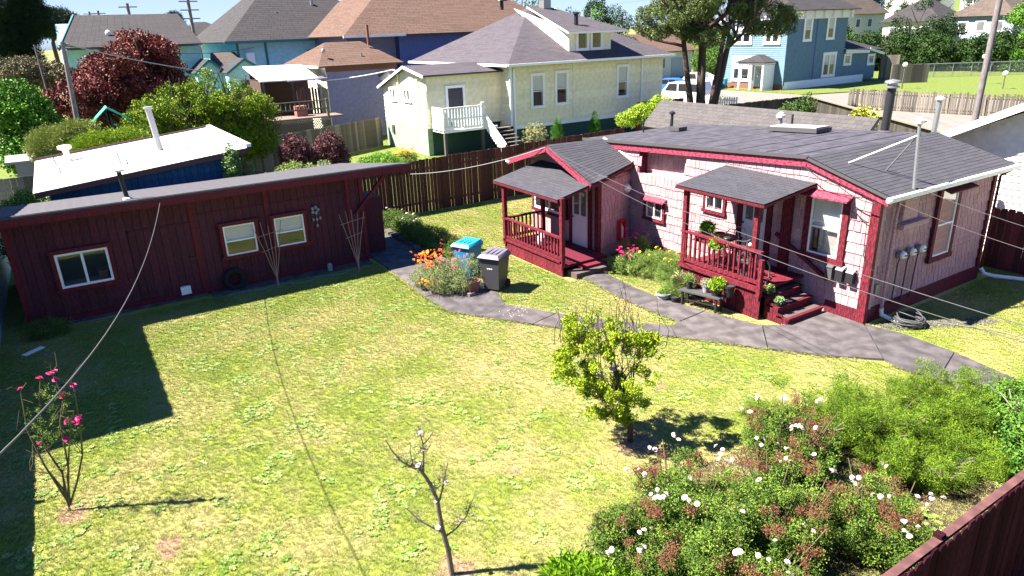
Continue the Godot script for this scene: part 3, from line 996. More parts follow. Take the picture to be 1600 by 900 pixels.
func build_addition(t: Node3D) -> void:
	var F := Vector3(0, 0, 1)
	var m := MB.new()
	# gable wall and the two long walls
	holed(m, P(13.2, 0, 19.55), F, 3.55, 2.58, 0.15, [Rect2(0.25, 1.14, 1.75, 0.62)])
	m.slab([P(13.2, 2.58, 16.0), P(13.2, 2.58, 19.55), P(13.2, 2.75, 19.55), P(13.2, 3.4, 17.75), P(13.2, 2.6, 16.0)], Vector3(0.15, 0, 0))
	m.slab([P(13.35, 0, 16.04), P(15.05, 0, 16.62), P(15.05, 2.5, 16.62), P(13.35, 2.58, 16.04)], Vector3(0, 0, -0.12))
	m.slab([P(13.35, 0, 19.55), P(15.05, 0, 19.55), P(15.05, 2.7, 19.55), P(13.35, 2.75, 19.55)], Vector3(0, 0, 0.12))
	part("wing_wall", m, M.pinkwall, t)
	var R := (P(15.0, 0, 16.6) - P(13.25, 0, 16.0)).normalized()
	shingle_wall(P(13.28, 0, 16.0), R, 1.78, func(_x): return 2.45, [])
	planks(t, P(13.19, 0, 19.55), F, 3.5, 2.75, 2.6, 0.22, "shingle", 5, 0.02, [Rect2(0.25, 1.14, 1.75, 0.62)])
	bx("corner_board", P(13.13, 0, 15.93), P(13.27, 2.55, 16.09), M.red1, t)
	# roof
	var A := P(12.5, 2.62, 15.48); var B := P(15.0, 2.52, 16.45); var C := P(15.0, 3.40, 17.9); var D := P(12.5, 3.50, 17.65)
	var E := P(12.5, 2.80, 19.95); var G := P(15.0, 2.76, 19.95)
	B.y = A.y + (Plane(A, C, D).intersects_ray(Vector3(B.x, 9, B.z), Vector3.DOWN) as Vector3).y - A.y
	G.y = (Plane(E, D, C).intersects_ray(Vector3(G.x, 9, G.z), Vector3.DOWN) as Vector3).y
	roof_part(t, "wing_roof", [[A, B, C, D], [G, E, D, C]], "asphaltshingle", 0.14, 0.32)
	var dn := Vector3(-0.03, -0.12, 0)
	bm("rake_board", A + dn, D + dn, 0.05, 0.17, M.fascia, t)
	bm("rake_board", D + dn, E + dn, 0.05, 0.17, M.fascia, t)
	m = MB.new()
	m.lathe(E + Vector3(-0.02, -0.1, 0.05), [[0.0, -0.1], [0.06, -0.1], [0.06, 0.1], [0.0, 0.1]], 8, Basis(Vector3(1, 0, 0), PI / 2))
	part("purlin_end", m, M.white, t)
	bm("eave_board", A + Vector3(0, -0.1, 0.0), B + Vector3(0, -0.1, 0.0), 0.04, 0.1, M.skirt, t)
	# flashing where the wing roof meets the cottage
	bm("flashing", C + Vector3(-0.03, 0.03, 0.0), B + Vector3(-0.03, 0.04, 0), 0.06, 0.05, M.white, t)
	# window and door of the wing
	wnd(t, P(13.14, 1.14, 19.3), F, 1.75, 0.62, 0.1, "red1", "trimwhite", "open", "slider")
	door(t, P(13.14, 0.3, 17.18), F, 0.82, 2.0, "doorwhite", 0.13, "red1", true)

func build_porch_one(t: Node3D) -> void:
	var p := Node3D.new()
	p.name = "wing_porch"
	t.add_child(p, true)
	p.position = -(t.get_meta("origin") as Vector3)
	p.set_meta("label", "small porch with red balustrade in front of the wing")
	bx("deck", P(11.45, 0.26, 15.45), P(13.12, 0.34, 18.6), M.skirt, p)
	for k in 8:
		bx("skirt_board", P(11.41 + rr(0, 0.006), 0, 15.44 + k * 0.396), P(11.45, 0.42, 15.43 + (k + 1) * 0.396), M["red%d" % (k % 3)], p)
	bx("rim_board", P(11.36, 0.421, 15.42), P(11.47, 0.49, 18.63), M.red0, p)
	bx("side_skirt", P(11.47, 0, 18.6), P(13.12, 0.4, 18.56), M.red1, p)
	railing(p, P(11.42, 0.44, 18.5), P(11.42, 0.44, 15.5), 0.74, 0.155, "red0", 0.12, 0.045)
	railing(p, P(11.45, 0.44, 18.52), P(12.85, 0.44, 18.52), 0.74, 0.155, "red1", 0.12, 0.045)
	for q in [[11.42, 18.54], [11.42, 15.45], [12.9, 18.52]]:
		bx("post", P(q[0] - 0.06, 0.3, q[1] - 0.06), P(q[0] + 0.06, 2.36, q[1] + 0.06), M.red0, p)
	bm("lintel", P(11.42, 2.27, 18.75), P(11.42, 2.27, 15.5), 0.08, 0.1, M.red1, p)
	var m := MB.new()
	var q := [P(11.28, 2.33, 15.48), P(13.15, 2.74, 15.5), P(13.15, 2.78, 18.95), P(11.28, 2.35, 18.98)]
	m.slab(q.map(func(x): return x - Vector3(0, 0.03, 0)), Vector3(0, -0.06, 0))
	part("porch_roof", m, M.red1, p)
	m = MB.new()
	courses(m, q[3], q[0], q[1], q[2], 0.14, 0.32)
	part("roof_shingles", m, M.asphaltshingle, p).set_meta("kind", "stuff")
	# two steps down towards the path
	bx("step", P(11.6, 0, 15.0), P(12.9, 0.18, 15.44), M.stepgrey, p)
	bx("step", P(12.0, 0.18, 15.2), P(12.9, 0.26, 15.44), M.red2, p)

func build_porch_two(t: Node3D) -> void:
	var p := Node3D.new()
	p.name = "front_porch"
	t.add_child(p, true)
	p.position = -(t.get_meta("origin") as Vector3)
	p.set_meta("label", "raised front porch with red balustrade, plank skirt and steps")
	for k in 12:
		bx("deck_board", P(13.3 + k * 0.14, 0.74, 10.0), P(13.434 + k * 0.14, 0.8, 12.62), M["red%d" % (k % 3)], p)
	for k in 11:
		var v0 := 9.98 + k * 0.24
		bx("skirt_board", P(13.3 + rr(0, 0.008), 0, v0 + 0.005), P(13.33, 0.72, v0 + 0.235), M[["skirt", "red1", "skirt", "red0"][k % 4]], p)
	bx("side_skirt", P(13.33, 0, 12.6), P(14.95, 0.72, 12.57), M.red1, p)
	bx("rim_board", P(13.23, 0.73, 9.95), P(13.33, 0.85, 12.66), M.red2, p)
	railing(p, P(13.28, 0.86, 12.6), P(13.28, 0.86, 10.02), 0.86, 0.165, "red2", 0.1, 0.045)
	bx("newel", P(13.22, 0.6, 9.96), P(13.33, 1.55, 10.06), M.red2, p)
	for q in [[13.3, 12.52], [13.42, 10.36]]:
		bx("post", P(q[0] - 0.06, 0.8, q[1] - 0.06), P(q[0] + 0.06, 2.86, q[1] + 0.06), M.red0, p)
	bx("post", P(14.86, 0.8, 10.5), P(14.98, 2.95, 10.75), M.red1, p)
	bx("post", P(13.36, 0.8, 12.56), P(13.46, 1.2, 12.62), M.red0, p)
	bm("lintel", P(13.34, 2.82, 12.6), P(13.34, 2.82, 10.1), 0.08, 0.11, M.red1, p)
	var m := MB.new()
	var q := [P(13.12, 2.92, 9.98), P(14.99, 3.16, 9.95), P(14.99, 3.22, 12.75), P(13.12, 2.94, 12.78)]
	m.slab(q.map(func(x): return x - Vector3(0, 0.03, 0)), Vector3(0, -0.06, 0))
	part("porch_roof", m, M.red1, p)
	m = MB.new()
	courses(m, q[3], q[0], q[1], q[2], 0.14, 0.32)
	part("roof_shingles", m, M.asphaltshingle, p).set_meta("kind", "stuff")
	# the steps go down to the right
	for k in 3:
		var y := 0.2 * (k + 1)
		var v0 := 9.30 + k * 0.31
		bx("tread", P(13.5, y - 0.045, v0 - 0.02), P(14.85, y, v0 + 0.33), M.red1, p)
		bx("tread_strip", P(13.56, y, v0 + 0.06), P(14.8, y + 0.006, v0 + 0.26), M.stepgrey, p)
		bx("riser", P(13.52, y - 0.2, v0), P(14.83, y - 0.046, v0 + 0.03), M.skirt, p)
	for k in 5:
		bx("step_side", P(13.5, 0, 9.33 + k * 0.135), P(13.53, 0.15 + 0.1 * k, 9.32 + (k + 1) * 0.135), M[["red1", "skirt"][k % 2]], p)

func roof_things(_t: Node3D) -> void:
	var m := MB.new()
	m.tube([P(17.1, 3.35, 18.3), P(17.1, 3.9, 18.3)], 0.03, 0.03, 8)
	single("vent_pipe", m, M.blackmetal, "thin black vent pipe nearest the flat roof's left end", "vent pipe", "pipes on the flat roof")
	m = MB.new()
	m.tube([P(18.7, 3.38, 18.55), P(18.72, 3.8, 18.55)], 0.06, 0.05, 8)
	m.lathe(P(18.72, 3.8, 18.55), [[0.06, 0], [0.11, 0.02], [0.11, 0.08], [0.0, 0.13]], 10)
	single("vent_stack", m, M.blackmetal, "dark capped vent stack on flat roof behind the low box vent", "vent pipe", "pipes on the flat roof")
	m = MB.new()
	m.slab([P(17.75, 3.40, 17.75), P(17.75, 3.42, 17.25), P(18.15, 3.42, 17.25), P(18.15, 3.40, 17.75)], Vector3(0, 0.12, 0))
	single("box_vent", m, M.darkgrey, "low dark box vent on the flat roof", "roof vent")
	var t := thing("capped_vent", "pale galvanized vent with round cap beside the skylight", "roof vent", P(20.0, 3.6, 14.9))
	m = MB.new()
	m.tube([P(20.0, 3.5, 14.9), P(20.0, 3.85, 14.9)], 0.07, 0.07, 10)
	part("stack", m, M.galvanized, t)
	m = MB.new()
	m.lathe(P(20.0, 3.85, 14.9), [[0.08, 0], [0.14, 0.02], [0.14, 0.1], [0.08, 0.13], [0.08, 0.17], [0.0, 0.2]], 12)
	part("cap", m, M.white, t)
	m = MB.new()
	m.tube([P(20.0, 3.5, 14.45), P(20.0, 4.0, 14.45)], 0.035, 0.035, 8)
	single("vent_pipe", m, M.blackmetal, "thin black vent pipe right of the pale capped vent", "vent pipe", "pipes on the flat roof")
	t = thing("skylight", "long low grey skylight on the flat roof", "skylight", P(19.1, 3.6, 13.6))
	m = MB.new()
	m.slab([P(18.85, 3.59, 14.5), P(18.85, 3.67, 12.75), P(19.6, 3.67, 12.75), P(19.6, 3.59, 14.5)], Vector3(0, 0.12, 0))
	part("curb", m, M.darkgrey, t)
	m = MB.new()
	m.slab([P(18.9, 3.715, 14.45), P(18.9, 3.795, 12.8), P(19.55, 3.795, 12.8), P(19.55, 3.715, 14.45)], Vector3(0, 0.03, 0))
	part("lid", m, M.greypot, t)
	t = thing("stovepipe", "tall black stovepipe with flat round cap on the cottage roof", "chimney", P(20.1, 3.7, 11.4))
	m = MB.new()
	m.tube([P(20.1, 3.6, 11.4), P(20.12, 4.95, 11.38)], 0.12, 0.12, 12)
	part("pipe", m, M.blackmetal, t)
	m = MB.new()
	m.lathe(P(20.12, 4.95, 11.38), [[0.12, 0], [0.2, 0.01], [0.2, 0.05], [0.13, 0.07], [0.13, 0.13], [0.22, 0.15], [0.2, 0.2], [0.0, 0.25]], 14)
	part("cap", m, M.galvanized, t)
	m = MB.new()
	m.lathe(P(20.1, 3.68, 11.4), [[0.2, 0.0], [0.2, 0.06], [0.13, 0.09]], 12)
	part("flashing", m, M.darkgrey, t)
	t = thing("service_mast", "galvanized service mast with weatherhead braced on the cottage roof", "mast", P(15.9, 3.2, 8.3))
	m = MB.new()
	m.tube([P(15.88, 3.0, 8.12), P(15.95, 4.62, 8.28)], 0.035, 0.035, 8)
	part("mast", m, M.galvanized, t)
	m = MB.new()
	m.lathe(P(15.95, 4.6, 8.28), [[0.04, 0], [0.08, 0.03], [0.09, 0.1], [0.05, 0.16], [0.0, 0.17]], 10)
	part("weatherhead", m, M.globe, t)
	m = MB.new()
	m.tube([P(15.6, 3.62, 9.6), P(15.94, 4.36, 8.27)], 0.02, 0.02, 6)
	part("brace", m, M.globe, t)
	m = MB.new()
	m.tube([P(16.2, 3.45, 9.0), P(15.94, 4.36, 8.27)], 0.018, 0.018, 6)
	part("brace", m, M.galvanized, t)
	for k in 3:
		m = MB.new()
		var s := P(15.96, 4.62, 8.3)
		m.tube([s, s + Vector3(0.15 + 0.1 * k, -0.22 - 0.05 * k, -0.1), s + Vector3(0.45, -0.2 + 0.06 * k, -0.2), s + Vector3(0.6, -0.02, -0.25 + 0.05 * k)], 0.012, 0.012, 5)
		part("lead", m, M[["cable", "extred", "cable"][k]], t)
	t = thing("flue", "galvanized flue pipe at the back edge of the pitched roof", "flue", P(20.9, 3.0, 10.4))
	m = MB.new()
	m.tube([P(20.75, 3.0, 10.35), P(20.8, 4.62, 10.35)], 0.07, 0.07, 10)
	part("pipe", m, M.galvanized, t)
	m = MB.new()
	m.lathe(P(20.8, 4.62, 10.35), [[0.07, 0], [0.12, 0.02], [0.12, 0.07], [0.0, 0.12]], 10)
	part("cap", m, M.globe, t)

# ------------------------------------------------------------------ sheds
func build_shed() -> void:
	var t := thing("red_shed", "long low maroon plank shed with three windows and grey roof", "shed", P(2.8, 0, 21.5))
	var R := Vector3(1, 0, 0)
	var O := P(-1.8, 0.0, 20.66)
	var m := MB.new()
	var openings := [Rect2(0.9, 0.96, 1.2, 0.92), Rect2(5.0, 1.02, 0.88, 0.88), Rect2(6.44, 1.02, 0.87, 0.88)]
	shell(t, -1.8, 7.48, 20.67, 23.3, 0, 2.6, "shedplank1", openings, [])
	m.slab([P(-1.8, 2.6, 20.67), P(-1.8, 2.6, 23.3), P(-1.8, 2.64, 23.3), P(-1.8, 2.92, 20.67)], Vector3(9.28, 0, 0))
	part("upper_wall", m, M.shedplank1, t)
	var cut := []
	for q in openings: cut.append(Rect2(q.position - Vector2(0, 0.16), q.size))
	planks(t, O + Vector3.UP * 0.16, R, 9.26, 2.74, 2.74, 0.2, "shedplank", 3, 0.028, cut)
	bx("sill_board", P(-1.82, 0.06, 20.67), P(7.5, 0.2, 20.60), M.shedtrim, t)
	bx("footing", P(-1.7, -0.02, 20.67), P(2.5, 0.06, 20.5), M.concrete2, t)
	bx("footing", P(2.6, -0.02, 20.67), P(7.4, 0.05, 20.2), M.concrete2, t)
	for u in [-1.78, 2.46, 4.5, 6.98, 7.42]:
		bx("batten", P(u - 0.06, 0.1, 20.635), P(u + 0.06, 2.85, 20.585), M.shedtrim, t)
	bx("batten", P(0.84, 0.2, 20.635), P(0.88, 2.2, 20.61), M.shedplank1, t)
	bx("batten", P(0.84, 2.13, 20.635), P(2.4, 2.17, 20.61), M.shedplank1, t)
	bx("batten", P(2.52, 2.32, 20.635), P(7.3, 2.35, 20.61), M.shedplank2, t)
	# roof falls to the back; the front edge carries a deep fascia
	m = MB.new()
	m.slab([P(-1.98, 3.05, 20.18), P(9.0, 3.05, 20.18), P(7.9, 2.72, 23.6), P(-1.98, 2.72, 23.6)], Vector3(0, -0.05, 0))
	var rf := part("roof", m, M.shedroof, t)
	for k in 1:
		bm("roof_seam", P(-1.9, 3.05 - k * 0.07 + 0.008, 20.25 + k * 0.7), P(8.7 - k * 0.2, 3.05 - k * 0.07 + 0.008, 20.25 + k * 0.7), 0.06, 0.012, M.shedroof, rf)
	bm("fascia", P(-1.97, 2.90, 20.2), P(8.98, 2.90, 20.2), 0.04, 0.19, M.shedtrim, t)
	bm("soffit_beam", P(7.5, 2.86, 20.62), P(8.9, 2.86, 20.62), 0.09, 0.16, M.shedtrim, t)
	bm("brace", P(7.15, 1.62, 20.54), P(8.3, 2.78, 20.54), 0.09, 0.09, M.shedtrim, t)
	window_row(t, P(0, 0, 20.60), R, [[-0.9, 0.96, 1.2, 0.92, "open"]], 0.1, "shedtrim", "trimwhite", "slider")
	window_row(t, P(0, 0, 20.60), R, [[3.2, 1.02, 0.88, 0.88, "half"], [4.64, 1.02, 0.87, 0.88, "half"]], 0.1, "shedtrim", "trimwhite", "hung")
	bx("box_on_sill", P(-0.02, 0.97, 21.0), P(0.18, 1.2, 20.8), M.terracotta, t)
	bx("shelf", P(-1.0, 0.9, 21.3), P(0.4, 0.95, 20.82), M.lining, t)
	# vent cover low on the wall
	bx("wall_vent", P(1.82, 0.16, 20.62), P(2.08, 0.38, 20.5), M.trimwhite, t)
	bx("latch", P(2.2, 1.12, 20.62), P(2.42, 1.16, 20.58), M.blackmetal, t)
	# things left in the open bay at the right end
	m = MB.new()
	m.box(P(7.6, 0, 21.2), P(8.3, 1.9, 22.3))
	single("dark_cabinet", m, M.shedplank1, "dark cabinet under the overhang at the shed's right end", "cabinet")
	# stovepipe
	var s := thing("shed_stovepipe", "black stovepipe with pale flat cap on the maroon shed roof", "chimney", P(1.0, 3.0, 20.6))
	m = MB.new()
	m.tube([P(1.05, 2.9, 20.8), P(0.98, 3.75, 20.8)], 0.06, 0.06, 10)
	part("pipe", m, M.blackmetal, s)
	m = MB.new()
	m.lathe(P(0.98, 3.75, 20.8), [[0.06, -0.02], [0.15, 0.0], [0.15, 0.05], [0.0, 0.08]], 12)
	part("cap", m, M.globe, s)
	m = MB.new()
	m.lathe(P(1.05, 2.99, 20.8), [[0.12, 0], [0.12, 0.04], [0.07, 0.07]], 10)
	part("flashing", m, M.globe, s)
	# ornament of pale shells on the wall
	var orn := thing("wall_ornament", "pale hanging flower ornament on the maroon shed wall", "ornament", P(5.9, 1.9, 20.6))
	for k in 5:
		m = MB.new()
		var a := TAU * k / 5.0
		m.ball(P(5.9 + 0.09 * cos(a), 1.95 + 0.09 * sin(a), 20.56), 0.055, 7)
		part("petal", m, M.greypot, orn)
	for k in 4:
		m = MB.new()
		var p: Array = [[5.82, 1.66], [5.93, 1.65], [6.03, 1.68], [5.92, 1.46]][k]
		m.tube([P(p[0], 1.85, 20.57), P(p[0], p[1] + 0.05, 20.57)], 0.004, 0.004, 4)
		m.ball(P(p[0], p[1], 20.57), 0.04, 7, 1.4)
		part("pendant", m, M.greypot, orn)

func build_blue_shed() -> void:
	var t := thing("blue_shed", "navy blue shed with bright white corrugated roof behind the maroon shed", "shed", P(2, 0, 27))
	var m := MB.new()
	m.slab([P(-0.75, 0, 24.35), P(4.75, 0, 24.35), P(4.75, 3.36, 24.35), P(-0.75, 2.8, 24.35)], P(0, 0, 6.2))
	part("wall", m, M.blueplank1, t)
	planks(t, P(-0.75, 0.1, 24.34), Vector3(1, 0, 0), 5.5, 2.68, 3.25, 0.2, "blueplank", 2, 0.025)
	# corrugated sheets, 0.9 m each, running down the slope
	for k in 8:
		m = MB.new()
		var v0 := 24.0 + k * 0.86
		for j in 6:
			var a := v0 + j * 0.143
			var q := [P(-1.12, 2.93, a), P(4.95, 3.55, a), P(4.95, 3.585, a + 0.072), P(-1.12, 2.965, a + 0.072)]
			m.quad(q[0], q[1], q[2], q[3])
			m.quad(q[3], q[2], P(4.95, 3.55, a + 0.143), P(-1.12, 2.93, a + 0.143))
		m.box(P(-1.1, 2.88, v0 + 0.05), P(-1.08, 2.95, v0 + 0.8))
		part("roof_sheet", m, M.whiteroof, t)
	m = MB.new()
	m.slab([P(-1.1, 2.85, 24.02), P(4.93, 3.47, 24.02), P(4.93, 3.47, 30.85), P(-1.1, 2.85, 30.85)], Vector3(0, 0.05, 0))
	part("roof_deck", m, M.rustbrown, t)
	bm("fascia", P(-1.1, 2.84, 24.0), P(4.95, 3.46, 24.0), 0.04, 0.15, M.rustbrown, t)
	bm("parapet", P(5.0, 3.62, 23.98), P(5.0, 3.62, 30.9), 0.16, 0.1, M.whiteroof, t)
	bm("rear_edge", P(-1.1, 3.0, 30.92), P(4.95, 3.6, 30.92), 0.04, 0.1, M.rustbrown, t)
	bx("corner_board", P(4.68, 0, 24.3), P(4.8, 3.38, 24.42), M.rustbrown, t)
	m = MB.new()
	m.tube([P(2.72, 3.2, 27.2), P(2.57, 4.8, 27.0)], 0.1, 0.1, 10)
	m.lathe(P(2.57, 4.8, 27.0), [[0.12, -0.02], [0.14, 0.0], [0.14, 0.05], [0.0, 0.06]], 10)
	single("white_flue", m, M.greypot, "tall pale square flue standing on the white roof", "flue", "flues on the white roof")
	m = MB.new()
	m.tube([P(-0.05, 3.0, 29.2), P(-0.1, 3.45, 29.2)], 0.12, 0.1, 10)
	m.lathe(P(-0.1, 3.45, 29.2), [[0.12, 0], [0.22, 0.04], [0.22, 0.14], [0.0, 0.18]], 12)
	single("roof_ventilator", m, M.globe, "squat white ventilator at the white roof's left end", "roof vent", "flues on the white roof")
	m = MB.new()
	m.tube([P(1.35, 3.1, 25.8), P(1.3, 3.55, 25.8)], 0.035, 0.035, 8)
	m.lathe(P(1.3, 3.55, 25.8), [[0.05, 0], [0.09, 0.02], [0.0, 0.05]], 8)
	single("roof_pipe", m, M.galvanized, "grey capped pipe in the middle of the white roof", "vent pipe", "flues on the white roof")
	m = MB.new()
	m.tube([P(1.52, 3.1, 25.5), P(1.5, 3.4, 25.5)], 0.022, 0.022, 6)
	single("roof_pipe", m, M.blackmetal, "short thin dark pipe beside the grey capped roof pipe", "vent pipe", "flues on the white roof")
	m = MB.new()
	m.tube([P(-0.35, 2.95, 26.2), P(-0.37, 3.25, 26.4), P(-0.42, 3.3, 26.6), P(-0.48, 3.65, 26.8)], 0.02, 0.02, 6)
	single("roof_pipe", m, M.blackmetal, "bent black wire bracket near the white roof's left edge", "bracket", "flues on the white roof")

func build_fences() -> void:
	fence("board_fence", "dark brown red board fence across the back of the yard", P(7.6, 0, 25.4), P(22.5, 0, 25.4), 2.05, 2.35, 0.15, "fenceboard")
	var f := fence("board_fence", "red board fence beyond the cottage's right end", P(21.55, 0, 8.75), P(21.55, 0, 5.6), 1.75, 1.8, 0.19, "redboard", "", "", "dog")
	f = fence("board_fence", "weathered ladder-like fence bay at the cottage's far corner", P(20.5, 0, 9.2), P(21.5, 0, 9.0), 0.5, 0.5, 0.2, "redboard")
	for y in [0.75, 1.1, 1.55]:
		bm("rail", P(20.5, y, 9.15), P(21.5, y + 0.02, 8.95), 0.05, 0.1, M.greyboard0, f)
	bm("post", P(21.5, 0, 9.0), P(21.5, 1.75, 9.0), 0.1, 0.1, M.greyboard3, f)
	f = fence("board_fence", "dark red board fence in the near right corner of the yard", P(4.6, 0, 2.48), P(13.2, 0, 2.52), 1.84, 1.86, 0.145, "cornerboard", "", "", "dog")
	bm("cap_rail", P(4.6, 1.74, 2.58), P(13.2, 1.76, 2.62), 0.09, 0.045, M.capwood, f)
	fence("board_fence", "grey weathered board fence behind the white-roofed shed", P(6.6, 0, 38.6), P(17.6, 0, 43.6), 1.75, 1.85, 0.17, "greyboard")
	fence("board_fence", "low board fence along the yard's left side", P(-2.75, 0, 14.9), P(-2.75, 0, 3.0), 1.55, 1.55, 0.17, "greyboard")
	# dark weathered fence on the far side of the cottage
	f = fence("board_fence", "dark weathered fence behind the cottage roof beside the lane", P(36.4, 0, 32.0), P(44.9, 0, 31.4), 1.8, 1.8, 0.2, "darkboard")
	f = fence("board_fence", "weathered plank fence with light top rail beside the stovepipe", P(44.7, 0, 31.1), P(32.5, 0, 14.6), 1.8, 1.8, 0.2, "darkboard")
	bm("top_rail", P(44.6, 1.84, 31.1), P(32.4, 1.84, 14.6), 0.2, 0.08, M.greyboard2, f)
	# grape-stake fence and picket fence by the street
	fence("stake_fence", "uneven grey grape-stake fence along the street", P(54.0, 0, 34.0), P(55.8, 0, 22.0), 1.45, 1.45, 0.17, "greyboard", "", "", "stake")
	fence("picket_fence", "bright white picket fence behind the cottage roof", P(44.2, 0, 50.5), P(43.2, 0, 36.3), 1.6, 1.6, 0.24, "trimwhite", "", "", "picket")
	fence("board_fence", "dark fence panel against the yellow house wall", P(31.4, 0, 34.2), P(34.9, 0, 33.6), 2.3, 2.3, 0.2, "fenceboard")

# ------------------------------------------------------------------ neighbours
func hip_quads(u0: float, u1: float, v0: float, v1: float, y: float, ry: float, r0: float, r1: float, rv: float) -> Array:
	var A := P(u0, y, v0); var B := P(u1, y, v0); var C := P(u1, y, v1); var D := P(u0, y, v1)
	var L := P(r0, ry, rv); var Q := P(r1, ry, rv)
	return [[A, B, Q, L], [B, C, Q + Vector3(0.01, 0, 0), Q], [C, D, L, Q], [D, A, L, L - Vector3(0, 0, 0.01)]]

func build_yellow_house() -> void:
	var t := thing("yellow_house", "pale yellow lap-sided house with hipped grey roof and dormer", "house", P(29, 0, 41))
	var R := Vector3(1, 0, 0)
	var F := Vector3(0, 0, 1)
	var near := [Rect2(1.48, 1.2, 0.8, 1.85), Rect2(3.31, 1.25, 0.8, 1.85), Rect2(8.34, 1.3, 0.8, 1.9)]
	var side := [Rect2(8.109, 1.2, 0.72, 1.85)]
	shell(t, 23.24, 35.6, 36.44, 48, 1.2, 4.95, "yellow", near, side)
	bx("foundation", P(23.3, 0, 36.5), P(35.5, 1.19, 47.9), M.greenbase, t)
	laps(t, P(23.22, 1.35, 36.43), R, 12.4, 3.45, 0.215, ["lapboard0", "lapboard1", "lapboard2"], false, [Rect2(1.5, 1.05, 0.8, 1.85), Rect2(3.33, 1.1, 0.8, 1.85), Rect2(8.36, 1.15, 0.8, 1.9)])
	laps(t, P(23.23, 1.35, 43.0), F, 6.5, 3.45, 0.215, ["lapboard0", "lapboard1", "lapboard2"], false, [Rect2(3.25, 1.05, 0.72, 1.85)])
	bx("belt_board", P(23.1, 1.15, 36.44), P(35.65, 1.36, 36.36), M.trimwhite, t)
	bx("stair_apron", P(23.22, 1.2, 39.2), P(23.14, 2.05, 36.44), M.cream, t)
	bx("corner_board", P(23.1, 1.2, 36.46), P(23.26, 4.85, 36.36), M.trimwhite, t)
	bx("corner_board", P(27.85, 1.36, 36.42), P(28.0, 4.85, 36.36), M.cream, t)
	bx("downpipe", P(23.3, 0.0, 36.36), P(23.42, 4.7, 36.26), M.trimwhite, t)
	bx("downpipe", P(33.6, 1.0, 36.38), P(33.72, 4.8, 36.3), M.trimwhite, t)
	window_row(t, P(0, 0, 36.40), R, [[24.72, 2.4, 0.8, 1.85, "half"], [26.55, 2.45, 0.8, 1.85, "half"], [31.58, 2.5, 0.8, 1.9, "half"]], 0.13, "trimwhite", "trimwhite", "hung")
	wnd(t, P(23.20, 2.4, 39.75), F, 0.72, 1.85, 0.12, "trimwhite", "trimwhite", "half", "hung")
	# roof: hips, gutter and a broad shed dormer
	roof_part(t, "roof", hip_quads(22.7, 36.1, 35.85, 49.5, 4.98, 8.35, 29.2, 30.4, 43.2), "purpleroof", 0.22, 0.6)
	bm("gutter", P(22.65, 4.93, 35.8), P(36.15, 4.93, 35.8), 0.1, 0.14, M.trimwhite, t)
	bm("gutter", P(22.62, 4.93, 35.8), P(22.62, 4.93, 49.5), 0.1, 0.14, M.trimwhite, t)
	var m := MB.new()
	holed(m, P(27.98, 5.25, 36.95), R, 3.42, 1.45, 0.12, [Rect2(0.67, 0.37, 0.75, 0.95), Rect2(1.82, 0.37, 0.75, 0.95)])
	m.slab([P(27.95, 5.3, 37.0), P(27.95, 6.75, 37.0), P(27.95, 8.25, 43.2)], Vector3(0.12, 0, 0))
	m.slab([P(31.45, 5.3, 37.0), P(31.45, 6.75, 37.0), P(31.45, 8.25, 43.2)], Vector3(-0.12, 0, 0))
	var d := part("dormer", m, M.cream, t)
	m = MB.new()
	var q := [P(27.4, 6.66, 36.25), P(32.2, 6.66, 36.25), P(30.6, 8.42, 43.2), P(29.0, 8.42, 43.2)]
	m.slab(q, Vector3(0, -0.12, 0))
	part("dormer_roof", m, M.trimwhite, d)
	m = MB.new()
	courses(m, q[0], q[1], q[2], q[3], 0.22, 0.6)
	part("roof_shingles", m, M.purpleroof, d).set_meta("kind", "stuff")
	window_row(t, P(0, 0, 36.94), R, [[28.65, 5.62, 0.75, 0.95, "open"], [29.8, 5.62, 0.75, 0.95, "open"]], 0.13, "trimwhite", "trimwhite", "plain")
	m = MB.new()
	m.tube([P(29.2, 7.0, 37.8), P(29.2, 7.75, 37.8)], 0.14, 0.14, 8)
	m.lathe(P(29.2, 7.7, 37.8), [[0.14, 0], [0.22, 0.02], [0.22, 0.1], [0.0, 0.14]], 8)
	single("roof_flue", m, M.blackmetal, "black flue on the yellow house dormer roof", "flue")
	m = MB.new()
	m.box(P(29.8, 8.2, 42.2), P(30.4, 8.9, 42.8))
	m.box(P(29.7, 8.9, 42.1), P(30.5, 9.0, 42.9))
	single("roof_turbine", m, M.galvanized, "pale metal ventilator on the ridge of the yellow house", "roof vent")
	# rear wing with the back door
	m = MB.new()
	m.slab([P(18.1, 1.6, 37.55), P(18.1, 1.6, 43.8), P(18.1, 3.8, 43.8), P(18.1, 5.0, 39.9), P(18.1, 4.55, 37.55)], Vector3(5.2, 0, 0))
	part("wing_wall", m, M.cream, t)
	m = MB.new()
	m.slab([P(18.05, 0, 37.6), P(18.05, 0, 43.75), P(18.05, 1.6, 43.75), P(18.05, 1.6, 37.6)], Vector3(0.3, 0, 0))
	for k in 24:
		m.box(P(18.03, 0, 37.6 + k * 0.256), P(18.05, 1.6, 37.6 + k * 0.256 + 0.24))
	part("wing_skirt", m, M.mossgreen, t)
	bx("wing_understory", P(18.4, 0, 37.7), P(23.2, 1.6, 43.7), M.greenbase, t)
	laps(t, P(18.1, 1.6, 37.54), R, 5.1, 2.95, 0.21, ["lapboard0", "lapboard1", "lapboard3"])
	laps(t, P(18.09, 1.6, 43.8), F, 6.25, 2.2, 0.21, ["cream"])
	roof_part(t, "wing_roof", [[P(17.8, 4.62, 37.2), P(23.4, 4.62, 37.2), P(23.4, 5.1, 39.9), P(17.8, 5.1, 39.9)], [P(23.4, 3.75, 44.1), P(17.8, 3.75, 44.1), P(17.8, 5.1, 39.9), P(23.4, 5.1, 39.9)]], "purpleroof", 0.22, 0.6)
